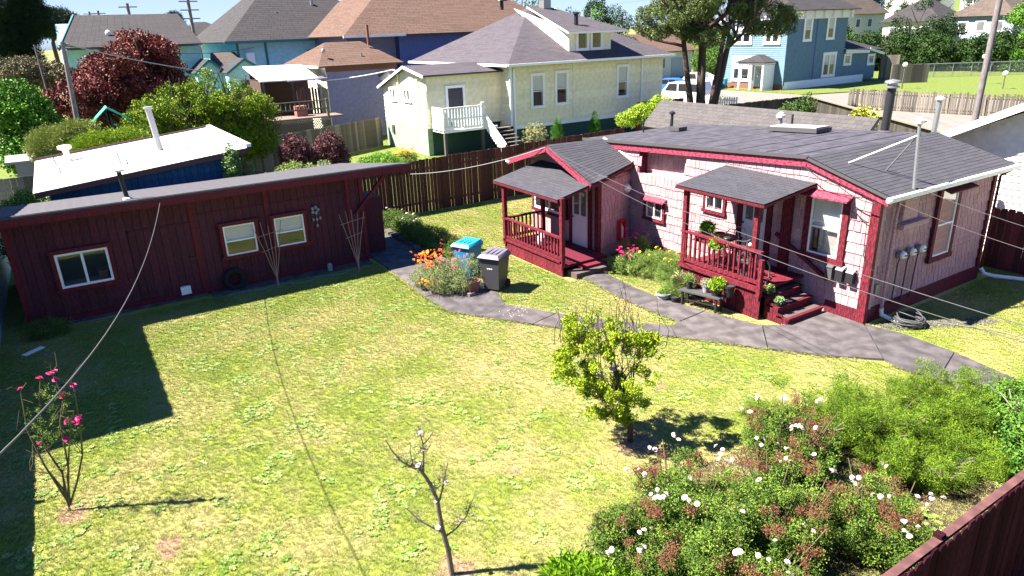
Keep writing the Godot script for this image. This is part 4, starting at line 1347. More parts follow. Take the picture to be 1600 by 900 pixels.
	bm("rake_board", P(17.78, 4.55, 37.2), P(17.78, 5.03, 39.9), 0.05, 0.14, M.trimwhite, t)
	bm("rake_board", P(17.78, 5.03, 39.9), P(17.78, 3.68, 44.1), 0.05, 0.14, M.trimwhite, t)
	window_row(t, P(18.05, 0, 0), F, [[-42.6, 3.05, 0.75, 0.6, "netting"], [-40.5, 3.1, 0.85, 0.6, "netting"]], 0.14, "trimwhite", "trimwhite", "pair")
	bx("pipe", P(18.0, 1.6, 41.4), P(18.06, 4.6, 41.25), M.yellow, t)
	bx("pipe", P(18.0, 1.6, 38.6), P(18.06, 4.5, 38.5), M.yellow, t)
	bx("hatch", P(18.0, 0.3, 38.6), P(18.04, 1.1, 38.1), M.trimwhite, t)
	bx("wall_box", P(17.95, 0.9, 42.7), P(18.04, 1.4, 42.4), M.darkgrey, t)
	door(t, P(19.45, 1.65, 37.5), R, 1.0, 2.15, "doordark", 0.16, "trimwhite", false)
	# deck with white balustrade and stairs
	var k := Node3D.new()
	k.name = "deck"
	t.add_child(k, true)
	k.position = -(t.get_meta("origin") as Vector3)
	bx("deck_floor", P(18.3, 1.45, 36.0), P(21.9, 1.58, 37.5), M.trimwhite, k)
	railing(k, P(18.35, 1.58, 36.05), P(20.9, 1.58, 36.05), 1.25, 0.2, "trimwhite", 0.12, 0.1)
	bm("middle_rail", P(18.35, 2.2, 36.05), P(20.9, 2.2, 36.05), 0.05, 0.1, M.trimwhite, k)
	for i in 8:
		bx("side_board", P(18.3, 1.5, 36.0 + i * 0.18), P(18.34, 2.85, 36.165 + i * 0.18), M.trimwhite, k)
	bx("newel", P(20.85, 1.5, 35.98), P(21.05, 3.0, 36.14), M.trimwhite, k)
	for u in [18.4, 20.9]:
		bx("deck_post", P(u - 0.08, 0, 36.0), P(u + 0.08, 1.45, 36.16), M.oldwood, k)
	for i in 8:
		bx("tread", P(21.1, 1.4 - i * 0.18, 35.72 - i * 0.27), P(22.7, 1.45 - i * 0.18, 36.03 - i * 0.27), M.deckwood, k)
	for i in 12:
		var f := i / 12.0
		bx("stair_board", P(21.02, 1.45 - f * 1.5, 35.85 - f * 2.2), P(21.06, 2.2 - f * 1.5, 35.97 - f * 2.2), M.trimwhite, k)
	bm("stair_rail", P(21.04, 2.3, 36.0), P(21.04, 0.78, 33.75), 0.1, 0.06, M.trimwhite, k)

func simple_house(called: String, label: String, u0: float, u1: float, v0: float, v1: float, h: float, wall: String, quads: Array, roof: String, expo := 0.3, front_laps := 0.0) -> Node3D:
	var t := thing(called, label, "house", P((u0 + u1) / 2, 0, (v0 + v1) / 2))
	bx("wall", P(u0, 0, v0), P(u1, h, v1), M[wall], t)
	if front_laps > 0:
		laps(t, P(u0, 0.3, v0 - 0.002), Vector3(1, 0, 0), u1 - u0, h - 0.3, front_laps, [wall], true)
	roof_part(t, "roof", quads, roof, expo, 1.0)
	return t

func build_left_neighbours() -> void:
	var R := Vector3(1, 0, 0)
	var F := Vector3(0, 0, 1)
	# the neighbour whose shadow lies on the lawn's left edge
	var t := simple_house("pale_house", "pale blue house wall just inside the left edge of the picture", -9.5, -2.45, 15.3, 27.5, 4.3, "paleblue", [[P(-9.7, 4.35, 15.2), P(-2.4, 4.35, 15.2), P(-2.4, 4.35, 27.6), P(-9.7, 4.35, 27.6)]], "slateroof")
	laps(t, P(-2.448, 0.3, 27.5), F, 12.2, 4.0, 0.2, ["paleblue"], true)
	# stucco house with brown hip roof
	t = simple_house("stucco_house", "small blue grey stucco house with brown hipped roof", 15.9, 21.0, 48.3, 56, 5.0, "stucco", hip_quads(15.3, 21.5, 47.9, 56.5, 5.02, 6.5, 17.0, 19.7, 51.2), "brownroof")
	bx("brick_band", P(15.85, 4.62, 48.29), P(21.05, 4.99, 48.22), M.brick, t)
	bx("end_wall", P(15.83, 0, 48.28), P(15.89, 5.0, 55.9), M.cream, t)
	bm("gutter", P(15.25, 4.97, 47.85), P(15.25, 4.97, 52.5), 0.1, 0.14, M.trimwhite, t)
	bx("side_door", P(15.78, 1.0, 50.6), P(15.83, 4.2, 49.4), M.trimwhite, t)
	var m := MB.new()
	m.ball(P(16.1, 6.0, 49.0), 0.15, 8)
	part("roof_vent", m, M.galvanized, t)
	m = MB.new()
	m.tube([P(18.8, 5.4, 49.0), P(18.8, 5.75, 49.0)], 0.1, 0.06, 8)
	part("roof_vent", m, M.galvanized, t)
	t = thing("satellite_dish", "round satellite dish on the stucco house wall", "dish", P(20.0, 4.3, 48))
	m = MB.new()
	m.lathe(P(19.75, 4.15, 47.5), [[0.0, 0.0], [0.25, 0.03], [0.42, 0.12], [0.43, 0.13]], 14, Basis(Vector3(1, 0, 0.4).normalized(), 1.0))
	part("dish", m, M.darkgrey, t)
	m = MB.new()
	m.tube([P(19.75, 4.1, 47.5), P(20.0, 3.8, 48.25)], 0.03, 0.03, 6)
	part("bracket", m, M.galvanized, t)
	# lean-to with white roof and a deck
	t = thing("lean_to", "open lean-to with bright white roof beside the stucco house", "shed", P(13, 0, 49))
	m = MB.new()
	m.slab([P(11.3, 4.35, 47.7), P(15.2, 4.3, 47.7), P(14.9, 5.15, 50.6), P(11.0, 5.2, 50.6)], Vector3(0, -0.08, 0))
	part("roof", m, M.whiteroof, t)
	m = MB.new()
	m.slab([P(13.0, 4.25, 47.4), P(15.7, 4.3, 47.4), P(15.7, 4.4, 48.2), P(13.0, 4.4, 48.2)], Vector3(0, -0.06, 0))
	part("awning", m, M.binlid, t)
	bx("rear_wall", P(11.3, 0, 50.4), P(15.2, 4.8, 50.6), M.rustbrown, t)
	bx("side_wall", P(11.3, 0, 47.8), P(11.4, 4.3, 50.4), M.rustbrown, t)
	for u in [11.4, 13.3]:
		bx("post", P(u, 0, 47.75), P(u + 0.14, 4.3, 47.9), M.oldwood, t)
	for k in 8:
		bx("crate_slat", P(13.4 + k * 0.2, 2.0, 47.2), P(13.55 + k * 0.2, 3.7 + 0.05 * (k % 3), 47.25), M.rustbrown, t)
	t = thing("wooden_deck", "grey wooden deck with lattice skirt behind the grey fence", "deck", P(12.7, 0, 45))
	bx("deck_floor", P(10.8, 2.0, 45.0), P(15.6, 2.1, 47.2), M.deckwood, t)
	railing(t, P(10.8, 2.1, 45.0), P(14.6, 2.1, 45.0), 1.0, 0.3, "greyboard1", 0.5, 0.06)
	bx("newel", P(14.55, 1.6, 44.95), P(14.7, 3.2, 45.1), M.greyboard0, t)
	for k in 26:
		var u := 10.8 + k * 0.15
		bm("lattice_slat", P(u, 0.9, 44.9), P(minf(u + 0.9, 14.7), 0.9 + minf(0.9, 14.7 - u) * 1.2, 44.9), 0.02, 0.05, M.greyboard2, t)
		bm("lattice_slat", P(u, 2.0, 44.87), P(minf(u + 0.9, 14.7), 2.0 - minf(0.9, 14.7 - u) * 1.2, 44.87), 0.02, 0.05, M.greyboard0, t)
	m = MB.new()
	m.box(P(12.9, 2.1, 46.0), P(13.6, 2.75, 46.6))
	single("deck_box", m, M.terracotta, "orange box standing on the wooden deck", "box")
	# teal house with steep grey roof
	t = simple_house("teal_house", "large teal house with steep dark grey hipped roof", 13.0, 26.0, 61, 76, 6.75, "teal", hip_quads(12.0, 27.0, 60, 77, 6.75, 12.3, 18.8, 20.4, 68.5), "slateroof", 0.35, 0.25)
	bm("gutter", P(11.95, 6.72, 59.95), P(27, 6.72, 59.95), 0.12, 0.2, M.tealdark, t)
	for u in [13.0, 15.2, 21.6]:
		bx("corner_board", P(u, 0, 60.93), P(u + 0.2, 6.7, 60.99), M.tealdark, t)
	wnd(t, P(18.8, 4.6, 60.95), R, 1.6, 1.2, 0.12, "tealdark", "tealdark", "netting", "hung")
	roof_part(t, "bay_roof", [[P(10.4, 5.0, 58.8), P(13.4, 5.0, 58.8), P(12.8, 6.0, 60.9), P(11.0, 6.0, 60.9)]], "tanroof", 0.3, 0.8)
	bx("bay", P(10.6, 0, 59), P(13.2, 5.0, 60.9), M.teal, t)
	bx("porch_post", P(13.6, 0, 60.4), P(14.2, 5.9, 60.9), M.trimwhite, t)
	for q in [[17.2, 8.5, 63.4, 0.5], [20.6, 9.0, 64.3, 0.9], [16.4, 7.4, 61.7, 0.3]]:
		m = MB.new()
		m.tube([P(q[0], q[1] - 0.8, q[2]), P(q[0], q[1] + q[3], q[2])], 0.13, 0.13, 8)
		part("roof_pipe", m, M.galvanized, t)
	# navy house with brown roof
	t = simple_house("navy_house", "dark navy house with broad brown hipped roof", 23.3, 38.0, 52.4, 68, 6.85, "navy", hip_quads(18.6, 39.0, 51.6, 69, 6.88, 12.2, 27.0, 32.0, 60.3), "brownroof", 0.3, 0.25)
	bx("side_bay", P(19.4, 0, 53.2), P(23.3, 6.8, 66), M.stucco, t)
	bm("gutter", P(18.55, 6.83, 51.55), P(23.5, 6.83, 51.55), 0.12, 0.16, M.trimwhite, t)
	bx("corner_post", P(23.25, 0, 52.36), P(23.45, 6.8, 52.5), M.navy, t)
	m = MB.new()
	m.tube([P(19.9, 6.2, 50.2), P(19.9, 7.6, 50.2)], 0.1, 0.1, 8)
	single("rusty_flue", m, M.brick, "rusty flue rising behind the stucco house roof", "flue")
	m = MB.new()
	m.tube([P(33.0, 8.5, 52.8), P(33.0, 11.5, 52.8)], 0.15, 0.15, 8)
	m.lathe(P(33.0, 9.2, 52.8), [[0.5, 0], [0.35, 0.3], [0.15, 0.6]], 8)
	single("roof_flue", m, M.blackmetal, "tall dark flue with white collar behind the yellow house", "flue")
	# far grey roof with teal gable end
	t = thing("teal_gable_house", "distant grey-roofed house with teal gable behind the red tree", "house", P(4, 0, 60))
	m = MB.new()
	m.slab([P(1.2, 0, 60), P(1.2, 0, 74), P(1.2, 6.4, 74), P(1.2, 8.5, 67), P(1.2, 6.6, 60)], Vector3(9.0, 0, 0))
	part("wall", m, M.teal, t)
	roof_part(t, "roof", [[P(1.0, 6.75, 59.0), P(10.2, 6.75, 59.0), P(10.0, 9.1, 66.5), P(2.6, 9.1, 66.5)], [P(10.2, 6.75, 74), P(1.0, 6.75, 74), P(2.6, 9.1, 66.5), P(10.0, 9.1, 66.5)]], "slateroof", 0.3, 1.0)
	bm("rake_board", P(0.95, 6.7, 59.0), P(2.55, 9.05, 66.5), 0.1, 0.25, M.tealdark, t)
	m = MB.new()
	m.ball(P(4.3, 7.7, 61.5), 0.2, 8)
	part("roof_vent", m, M.globe, t)
	# two small teal outbuildings
	for k in 2:
		var u: float = [9.1, 10.9][k]
		var w: float = [1.9, 2.4][k]
		var v: float = [57.0, 55.0][k]
		t = thing("teal_outbuilding", ["small pale teal outbuilding nearest the dark red tree", "small pale teal gabled outbuilding with a dark doorway"][k], "shed", P(u + 1, 0, v))
		m = MB.new()
		m.slab([P(u, 0, v), P(u + w, 0, v), P(u + w, 4.7, v), P(u + w / 2, 5.5, v), P(u, 4.7, v)], P(0, 0, 5))
		part("wall", m, M.teal, t)
		roof_part(t, "roof", [[P(u - 0.2, 4.68, v + 5.0), P(u - 0.2, 4.68, v - 0.3), P(u + w / 2, 5.65, v - 0.3), P(u + w / 2, 5.65, v + 5.0)], [P(u + w + 0.2, 4.68, v - 0.3), P(u + w + 0.2, 4.68, v + 5.0), P(u + w / 2, 5.65, v + 5.0), P(u + w / 2, 5.65, v - 0.3)]], "slateroof", 0.3, 0.8)
		bm("rake_board", P(u - 0.2, 4.62, v - 0.3), P(u + w / 2, 5.58, v - 0.3), 0.06, 0.16, M.tealdark, t)
		bm("rake_board", P(u + w / 2, 5.58, v - 0.3), P(u + w + 0.2, 4.62, v - 0.3), 0.06, 0.16, M.tealdark, t)
		if k == 1:
			bx("doorway", P(u + 0.8, 0, v - 0.04), P(u + 1.6, 4.1, v), M.oldwood, t)
	# distant roofs under the sky
	var far := [[9.5, 13.0, 100, 8.2, "paleblue", "slateroof", "distant pale house left of the utility pole"], [22, 32, 150, 10.5, "greysiding", "slateroof", "distant house with grey pyramid roof under the sky"], [33, 44, 120, 8.0, "paleblue", "slateroof", "distant low grey roof beside the teal house"], [50, 64, 95, 11.6, "cream", "brownroof", "distant tan-roofed house peeking above the yellow house ridge"]]
	for f in far:
		t = simple_house("distant_house", f[6], f[0], f[1], f[2], f[2] + 9, f[3] - 2.4, f[4], hip_quads(f[0] - 0.5, f[1] + 0.5, f[2] - 0.5, f[2] + 9.5, f[3] - 2.4, f[3], f[0] + (f[1] - f[0]) * 0.4, f[0] + (f[1] - f[0]) * 0.6, f[2] + 4.5), f[5], 0.5)
	# swing set with green canopy
	t = thing("swing_set", "swing set with green canopy under the dark red tree", "swing set", P(1.6, 0, 36))
	m = MB.new()
	m.slab([P(1.0, 3.55, 35.6), P(1.0, 3.55, 36.6), P(1.8, 4.3, 36.6), P(1.8, 4.3, 35.6)], Vector3(0, 0.04, 0))
	part("canopy", m, M.slidegreen, t)
	bm("canopy_edge", P(1.8, 4.3, 35.6), P(2.6, 3.75, 35.6), 0.06, 0.08, M.slidegreen, t)
	for q in [[1.7, 35.6], [1.9, 35.6], [2.5, 36.4]]:
		bm("leg", P(q[0], 0, q[1]), P(1.8, 4.25, q[1]), 0.09, 0.09, M.oldwood, t)
	bm("crossbar", P(1.0, 3.0, 35.6), P(3.4, 3.1, 36.2), 0.08, 0.08, M.oldwood, t)
	# clothesline pole
	m = MB.new()
	m.tube([P(0.54, 0, 36.0), P(0.58, 3.6, 36), P(0.75, 7.05, 36)], 0.12, 0.09, 8)
	m.tube([P(0.6, 6.9, 36), P(0.95, 6.95, 36)], 0.04, 0.04, 6)
	single("cable_pole", m, M.pole, "weathered leaning cable pole in front of the dark red tree", "pole")
	m = MB.new()
	m.tube([P(-0.2, 0, 44), P(-0.3, 7.0, 44)], 0.06, 0.05, 8)
	single("cable_pole", m, M.pole, "thin grey pole at the left edge of the dark red tree", "pole")
	# junk at the left edge of the neighbour's yard
	m = MB.new()
	m.slab([P(-2.2, 2.6, 33.5), P(-0.9, 2.6, 33.5), P(-0.9, 2.75, 34.5), P(-2.2, 2.75, 34.5)], Vector3(0, 0.08, 0))
	m.box(P(-1.9, 0, 33.6), P(-1.0, 2.6, 34.4))
	single("garden_hutch", m, M.greypot, "pale garden hutch behind the blue shed's left end", "hutch")
	fence("board_fence", "dark board fence beyond the white roof's left end", P(-3.5, 0, 32.0), P(-0.9, 0, 32.0), 2.3, 2.3, 0.2, "greyboard")
	# utility poles far away
	for q in [[18.15, 110.0, 12.6, "utility pole with crossarms rising behind the grey-roofed house"], [32.2, 140.0, 13.3, "distant utility pole with three crossarms beside the teal house roof"], [11.6, 120.0, 12.4, "tall distant utility pole directly above the grey ridge"], [10.3, 160.0, 13.0, "distant utility pole second from the tall one above the ridge"], [10.5, 190.0, 14.0, "distant thin utility pole, third above the ridge"], [9.5, 240.0, 14.0, "far utility pole, smallest and leftmost above the ridge"]]:
		t = thing("utility_pole", q[3], "utility pole", P(q[0], 0, q[1]), "distant utility poles")
		m = MB.new()
		m.tube([P(q[0], 0, q[1]), P(q[0], q[2], q[1])], 0.26, 0.22, 7)
		part("pole", m, M.pole, t)
		for k in 3:
			bm("crossarm", P(q[0] - 1.2, q[2] - 0.5 - k * 1.1, q[1]), P(q[0] + 1.2, q[2] - 0.5 - k * 1.1, q[1]), 0.12, 0.14, M.pole, t)

func car(called: String, label: String, at: Vector3, turn: float, body: String, prof: Array, glass: Array, L: float, W: float, wheels: Array, r: float) -> void:
	var t := thing(called, label, "car", at)
	t.rotation.y = turn
	t.set_meta("origin", Vector3.ZERO)
	var m := MB.new()
	var q := []
	for p in prof:
		q.append(Vector3(p[0], p[1], -W / 2))
	m.slab(q, Vector3(0, 0, W))
	part("body", m, M[body], t)
	for s in [-1, 1]:
		for g in glass:
			m = MB.new()
			q = []
			for p in g:
				q.append(Vector3(p[0], p[1], s * (W / 2 + 0.005)))
			m.slab(q, Vector3(0, 0, s * 0.012))
			part("side_window", m, M.carglass, t)
		for x in wheels:
			m = MB.new()
			m.lathe(Vector3(x, r, s * (W / 2 - 0.08)), [[0.0, -0.1], [r, -0.1], [r, 0.1], [r * 0.6, 0.11], [0, 0.11]], 14, Basis(Vector3.RIGHT, PI / 2 * s))
			var wh := part("wheel", m, M.rubber, t)
			m = MB.new()
			m.lathe(Vector3(x, r, s * (W / 2 + 0.03)), [[r * 0.58, 0.0], [0.0, 0.03]], 10, Basis(Vector3.RIGHT, PI / 2 * s))
			part("rim", m, M.galvanized, wh)
	for s in [-1, 1]:
		bx("headlight", Vector3(L / 2 - 0.03, 0.62, s * W * 0.32 - 0.14), Vector3(L / 2 + 0.02, 0.78, s * W * 0.32 + 0.14), M.globe, t)
	bx("bumper", Vector3(L / 2 - 0.05, 0.35, -W / 2), Vector3(L / 2 + 0.07, 0.52, W / 2), M.darkgrey, t)

func build_right_neighbours() -> void:
	var R := Vector3(1, 0, 0)
	var F := Vector3(0, 0, 1)
	# blue two-storey house
	var t := thing("blue_house", "two-storey blue house with white cornice across the street", "house", P(68, 0, 52))
	var near := [Rect2(2.6, 4.45, 0.95, 2.0), Rect2(6.5, 4.5, 0.95, 2.0), Rect2(6.4, 0.65, 1.9, 2.15)]
	var front := [Rect2(1.759, 4.3, 2.0, 1.75), Rect2(5.759, 4.3, 1.6, 1.75), Rect2(1.859, 0.5, 2.1, 2.15)]
	shell(t, 64, 73.9, 47.8, 56.3, 0.5, 7.9, "skyblue", near, front)
	laps(t, P(63.99, 0.6, 56.3), F, 8.5, 6.4, 0.2, ["skyblue"], true, [Rect2(1.9, 4.2, 2.0, 1.75), Rect2(5.9, 4.2, 1.6, 1.75), Rect2(2.0, 0.4, 2.1, 2.15)])
	laps(t, P(64, 0.9, 47.79), R, 9.9, 6.1, 0.2, ["skyblue"], true, [Rect2(2.6, 4.05, 0.95, 2.0), Rect2(6.5, 4.1, 0.95, 2.0), Rect2(6.4, 0.25, 1.9, 2.15)])
	bx("foundation", P(63.95, 0, 47.72), P(78.0, 0.85, 47.79), M.trimwhite, t)
	bx("foundation", P(63.85, 0, 47.8), P(63.9, 0.6, 56.3), M.brick, t)
	bx("cornice", P(63.5, 6.95, 47.4), P(74.3, 7.75, 56.7), M.white, t)
	for k in 7:
		bx("bracket", P(64.3 + k * 1.55, 7.0, 47.2), P(64.5 + k * 1.55, 7.7, 47.4), M.white, t)
	for k in 5:
		bx("bracket", P(63.3, 7.0, 48.3 + k * 1.8), P(63.5, 7.7, 48.5 + k * 1.8), M.white, t)
	bx("corner_board", P(63.84, 0.5, 47.72), P(64.05, 6.95, 47.8), M.skyblue, t)
	bx("belt_strip", P(68.6, 0.85, 47.76), P(68.72, 6.95, 47.7), M.navy, t)
	roof_part(t, "roof", hip_quads(63.0, 74.8, 46.9, 57.2, 7.8, 10.6, 67.5, 70.5, 52), "slateroof", 0.3, 1.0)
	window_row(t, P(0, 0, 47.74), R, [[66.6, 4.95, 0.95, 2.0, "half"], [70.5, 5.0, 0.95, 2.0, "half"]], 0.22, "trimwhite", "trimwhite", "hung")
	wnd(t, P(70.4, 1.15, 47.74), R, 1.9, 2.15, 0.22, "trimwhite", "trimwhite", "half", "pair")
	window_row(t, P(63.93, 0, 0), F, [[-54.4, 4.8, 2.0, 1.75, "half"], [-50.4, 4.8, 1.6, 1.75, "half"], [-54.3, 1.0, 2.1, 2.15, "half"]], 0.25, "trimwhite", "trimwhite", "pair")
	# rear wing
	bx("rear_wing", P(73.9, 0.3, 47.9), P(80.4, 3.55, 55), M.skyblue, t)
	roof_part(t, "rear_roof", [[P(73.9, 3.75, 47.4), P(81, 3.45, 47.4), P(79.5, 4.6, 51.5), P(73.9, 5.6, 51.5)]], "slateroof", 0.3, 1.0)
	bm("rear_cornice", P(73.9, 3.5, 47.5), P(78.3, 3.4, 47.5), 0.1, 0.5, M.white, t)
	bm("rear_rake", P(78.3, 3.55, 47.45), P(81.2, 2.95, 47.45), 0.1, 0.25, M.white, t)
	window_row(t, P(0, 0, 47.85), R, [[74.3, 2.15, 1.0, 0.85, "netting"], [78.8, 1.95, 1.0, 0.85, "netting"]], 0.2, "trimwhite", "trimwhite", "plain")
	# entrance hood with turned posts
	roof_part(t, "porch_hood", hip_quads(61.9, 64.1, 48.6, 52.4, 2.9, 3.6, 63.0, 63.9, 50.5), "slateroof", 0.3, 0.6)
	bx("porch_beam", P(62.1, 2.65, 48.8), P(63.9, 2.9, 52.2), M.white, t)
	for q in [[62.2, 49.0], [62.2, 50.5], [62.2, 52.0]]:
		bx("porch_post", P(q[0] - 0.1, 0.1, q[1] - 0.1), P(q[0] + 0.1, 2.65, q[1] + 0.1), M.trimwhite, t)
	bx("porch_screen", P(62.3, 0.1, 48.9), P(63.85, 2.6, 48.98), M.trimwhite, t)
	door(t, P(63.85, 0.3, 51.3), F, 1.1, 2.1, "greysiding", 0.15, "trimwhite", true)
	# bins by that house
	for k in 2:
		bin("street_bin", ["dark wheelie bin in front of the blue house", "turquoise wheelie bin in front of the blue house"][k], P(62.9, 0.06, 55.6 - k * 0.9), 0.2, ["bindark", "bluebin"][k], ["bindark", "turquoise"][k], "wheelie bins across the street")
	# vehicles
	var van := [[-2.3, 0.35], [2.3, 0.35], [2.35, 0.9], [1.9, 1.05], [1.2, 1.85], [-2.1, 1.95], [-2.35, 1.2]]
	car("white_van", "white van parked behind the picket fence left of the tree", P(49.2, 0, 47.3), PI / 2 + 0.12, "carwhite", van, [[[1.6, 1.12], [1.12, 1.75], [0.2, 1.78], [0.2, 1.12]], [[0.05, 1.12], [0.05, 1.78], [-0.95, 1.8], [-0.95, 1.12]], [[-1.1, 1.12], [-1.1, 1.8], [-1.95, 1.8], [-2.1, 1.12]]], 4.6, 1.85, [-1.4, 1.45], 0.36)
	var sedan := [[-2.2, 0.3], [2.2, 0.3], [2.25, 0.75], [1.2, 0.9], [0.5, 1.4], [-1.0, 1.42], [-1.7, 0.95], [-2.25, 0.85]]
	car("blue_car", "bright blue car behind the white van", P(56.5, 0, 56.8), PI / 2 + 0.5, "carblue", sedan, [[[0.95, 0.92], [0.42, 1.33], [-0.2, 1.35], [-0.2, 0.92]], [[-0.3, 0.92], [-0.3, 1.35], [-0.9, 1.35], [-1.45, 0.92]]], 4.4, 1.75, [-1.35, 1.35], 0.33)
	var pick := [[-2.6, 0.45], [2.5, 0.45], [2.55, 1.0], [1.4, 1.12], [0.8, 1.75], [-0.5, 1.78], [-0.7, 1.15], [-2.65, 1.12]]
	car("silver_pickup", "pale silver pickup truck between the tree and the blue house", P(61.0, 0, 56.8), PI / 2 + 0.1, "carsilver", pick, [[[1.15, 1.15], [0.72, 1.66], [-0.4, 1.68], [-0.5, 1.15]]], 5.1, 1.85, [-1.6, 1.6], 0.4)
	car("white_car", "white car parked farthest left beyond the yellow house", P(57.0, 0, 63.5), PI / 2, "carwhite", sedan, [[[0.95, 0.92], [0.42, 1.33], [-0.2, 1.35], [-0.2, 0.92]], [[-0.3, 0.92], [-0.3, 1.35], [-0.9, 1.35], [-1.45, 0.92]]], 4.4, 1.75, [-1.35, 1.35], 0.33)
	var g := simple_house("white_garage", "white garage with brown roof behind the big tree", 66, 76, 72, 82, 3.6, "white", [[P(65.5, 3.5, 71.4), P(76.5, 3.5, 71.4), P(76.5, 5.8, 77), P(65.5, 5.8, 77)], [P(76.5, 3.5, 82.5), P(65.5, 3.5, 82.5), P(65.5, 5.8, 77), P(76.5, 5.8, 77)]], "brownroof")
	bx("garage_window", P(69.6, 1.4, 71.96), P(70.8, 2.6, 72), M.netting, g)
	bx("garage_door", P(72.0, 0, 71.95), P(75.2, 2.6, 72), M.paleblue, g)
	# fence panels and lamps on the far lawn
	fence("fence_panel", "short brown fence panel behind the blue house", P(76.6, 0.06, 43.6), P(80.0, 0.06, 41.5), 2.0, 1.9, 0.3, "greyboard")
	fence("fence_panel", "low wooden fence stub beside the blue house", P(81.2, 0.06, 47.7), P(82.4, 0.06, 46.2), 2.7, 2.7, 0.3, "greyboard")
	for q in [[71.4, 39.4, 2.2, "white globe lamp behind the left half of the grape-stake fence"], [80.0, 36.2, 2.6, "white globe lamp partly hidden by the utility pole"], [76.0, 32.3, 1.3, "low white globe lamp at the kerb, rightmost of the lamps"], [95.0, 42.5, 2.6, "farthest white globe lamp, just right of the utility pole"]]:
		t = thing("globe_lamp", q[3], "lamp post", P(q[0], 0.06, q[1]), "globe lamps on the far lawn")
		var m := MB.new()
		m.tube([P(q[0], 0.06, q[1]), P(q[0], q[2], q[1])], 0.06, 0.05, 6)
		part("post", m, M.oldwood, t)
		m = MB.new()
		m.ball(P(q[0], q[2] + 0.18, q[1]), 0.24, 10)
		part("globe", m, M.globe, t)
	# chain link fence
	t = thing("chain_link_fence", "grey chain-link fence in front of the dark hedge", "fence", P(90, 0, 44))
	var ca := P(83.5, 0.06, 47.0); var cb := P(97.0, 0.06, 37.0)
	for k in 9:
		var p := ca.lerp(cb, k / 8.0)
		var m := MB.new()
		m.tube([p, p + Vector3.UP * 1.5], 0.05, 0.05, 6)
		part("post", m, M.galvanized, t)
	var m2 := MB.new()
	m2.tube([ca + Vector3.UP * 1.5, cb + Vector3.UP * 1.5], 0.05, 0.05, 6)
	part("top_rail", m2, M.galvanized, t)
	m2 = MB.new()
	for k in 110:
		var a := ca.lerp(cb, k / 110.0)
		var b := ca.lerp(cb, minf(1.0, k / 110.0 + 0.085))
		m2.beam(a, b + Vector3.UP * 1.45, 0.012, 0.012)
		m2.beam(a + Vector3.UP * 1.45, b, 0.012, 0.012)
	part("mesh", m2, M.galvanized, t).set_meta("kind", "stuff")
	# utility pole at the right
	t = thing("utility_pole", "tall weathered utility pole at the right beyond the cottage", "utility pole", P(28.3, 0, 12.75))
	m2 = MB.new()
	m2.tube([P(28.3, 0, 12.75), P(28.4, 11.5, 12.7)], 0.115, 0.095, 10)
	part("pole", m2, M.pole, t)
	bm("crossarm", P(27.9, 10.6, 11.8), P(28.9, 10.6, 13.6), 0.1, 0.13, M.oldwood, t)
	# white-sided neighbour at the right edge
	t = thing("white_sided_house", "white-sided house with grey roof at the right edge", "house", P(26, 0, 8))
	m2 = MB.new()
	m2.slab([P(23.1, 0, 11.0), P(23.1, 0, 3.0), P(23.1, 2.5, 3.0), P(23.1, 4.7, 8.0), P(23.1, 3.3, 11.0)], Vector3(6, 0, 0))
	part("wall", m2, M.white, t)
	for k in 23:
		var y0 := 0.2 + k * 0.2
		var vl := 11.0 - maxf(0.0, y0 + 0.2 - 3.3) * 2.14
		laps(t, P(23.095, y0, vl), F, vl - 6.2, 0.2, 0.2, ["white"])
	roof_part(t, "roof", [[P(30.0, 3.2, 11.5), P(22.4, 3.2, 11.5), P(22.4, 4.95, 8.0), P(30.0, 4.95, 8.0)]], "purpleroof", 0.16, 0.35)
	bm("rake_board", P(22.36, 3.1, 11.5), P(22.36, 4.85, 8.0), 0.06, 0.2, M.trimwhite, t)
	# houses on the rise far to the right
	var hill := [[118, 132, 78, 7.5, 12.0, "tanroof", "cream", "brown-roofed house on the rise right of the blue house"], [120, 128, 62, 6.0, 9.6, "slateroof", "cream", "pale gabled house half hidden by dark trees on the rise"], [124, 132, 53, 6.5, 10.0, "tanroof", "greysiding", "grey green house with tan roof nearest the utility pole"], [170, 184, 92, 13.0, 18.0, "brownroof", "white", "white-walled brown-roofed house high on the rise"], [190, 204, 84, 15.0, 20.5, "brownroof", "cream", "long brown-roofed house on top of the rise"], [160, 172, 70, 11, 16, "slateroof", "paleblue", "pale blue house on the rise above the dark hedge"], [175, 190, 66, 13, 18, "brownroof", "tealdark", "dark teal house on the rise behind the utility pole"]]
	for h in hill:
		g = simple_house("hill_house", h[7], h[0], h[1], h[2], h[2] + 9, h[3], h[6], hip_quads(h[0] - 0.6, h[1] + 0.6, h[2] - 0.6, h[2] + 9.6, h[3], h[4], h[0] + 3, h[1] - 3, h[2] + 4.5), h[5], 0.5)
		for k in 3:
			wnd(g, P(h[0] + 1.5 + k * 3.6, h[3] - 2.2, h[2] - 0.02), R, 1.2, 1.4, 0.15, "trimwhite", "trimwhite", "netting", "plain")
			wnd(g, P(h[0] - 0.02, h[3] - 2.2, h[2] + 7.8 - k * 2.6), F, 1.2, 1.4, 0.15, "trimwhite", "trimwhite", "netting", "plain")

# ------------------------------------------------------------------ things in the yard
func local_thing(called: String, label: String, category: String, at: Vector3, turn: float, group := "") -> Node3D:  # parts are given round the thing's own base
	var t := thing(called, label, category, at, group)
	t.rotation.y = turn
	t.set_meta("origin", Vector3.ZERO)
	return t

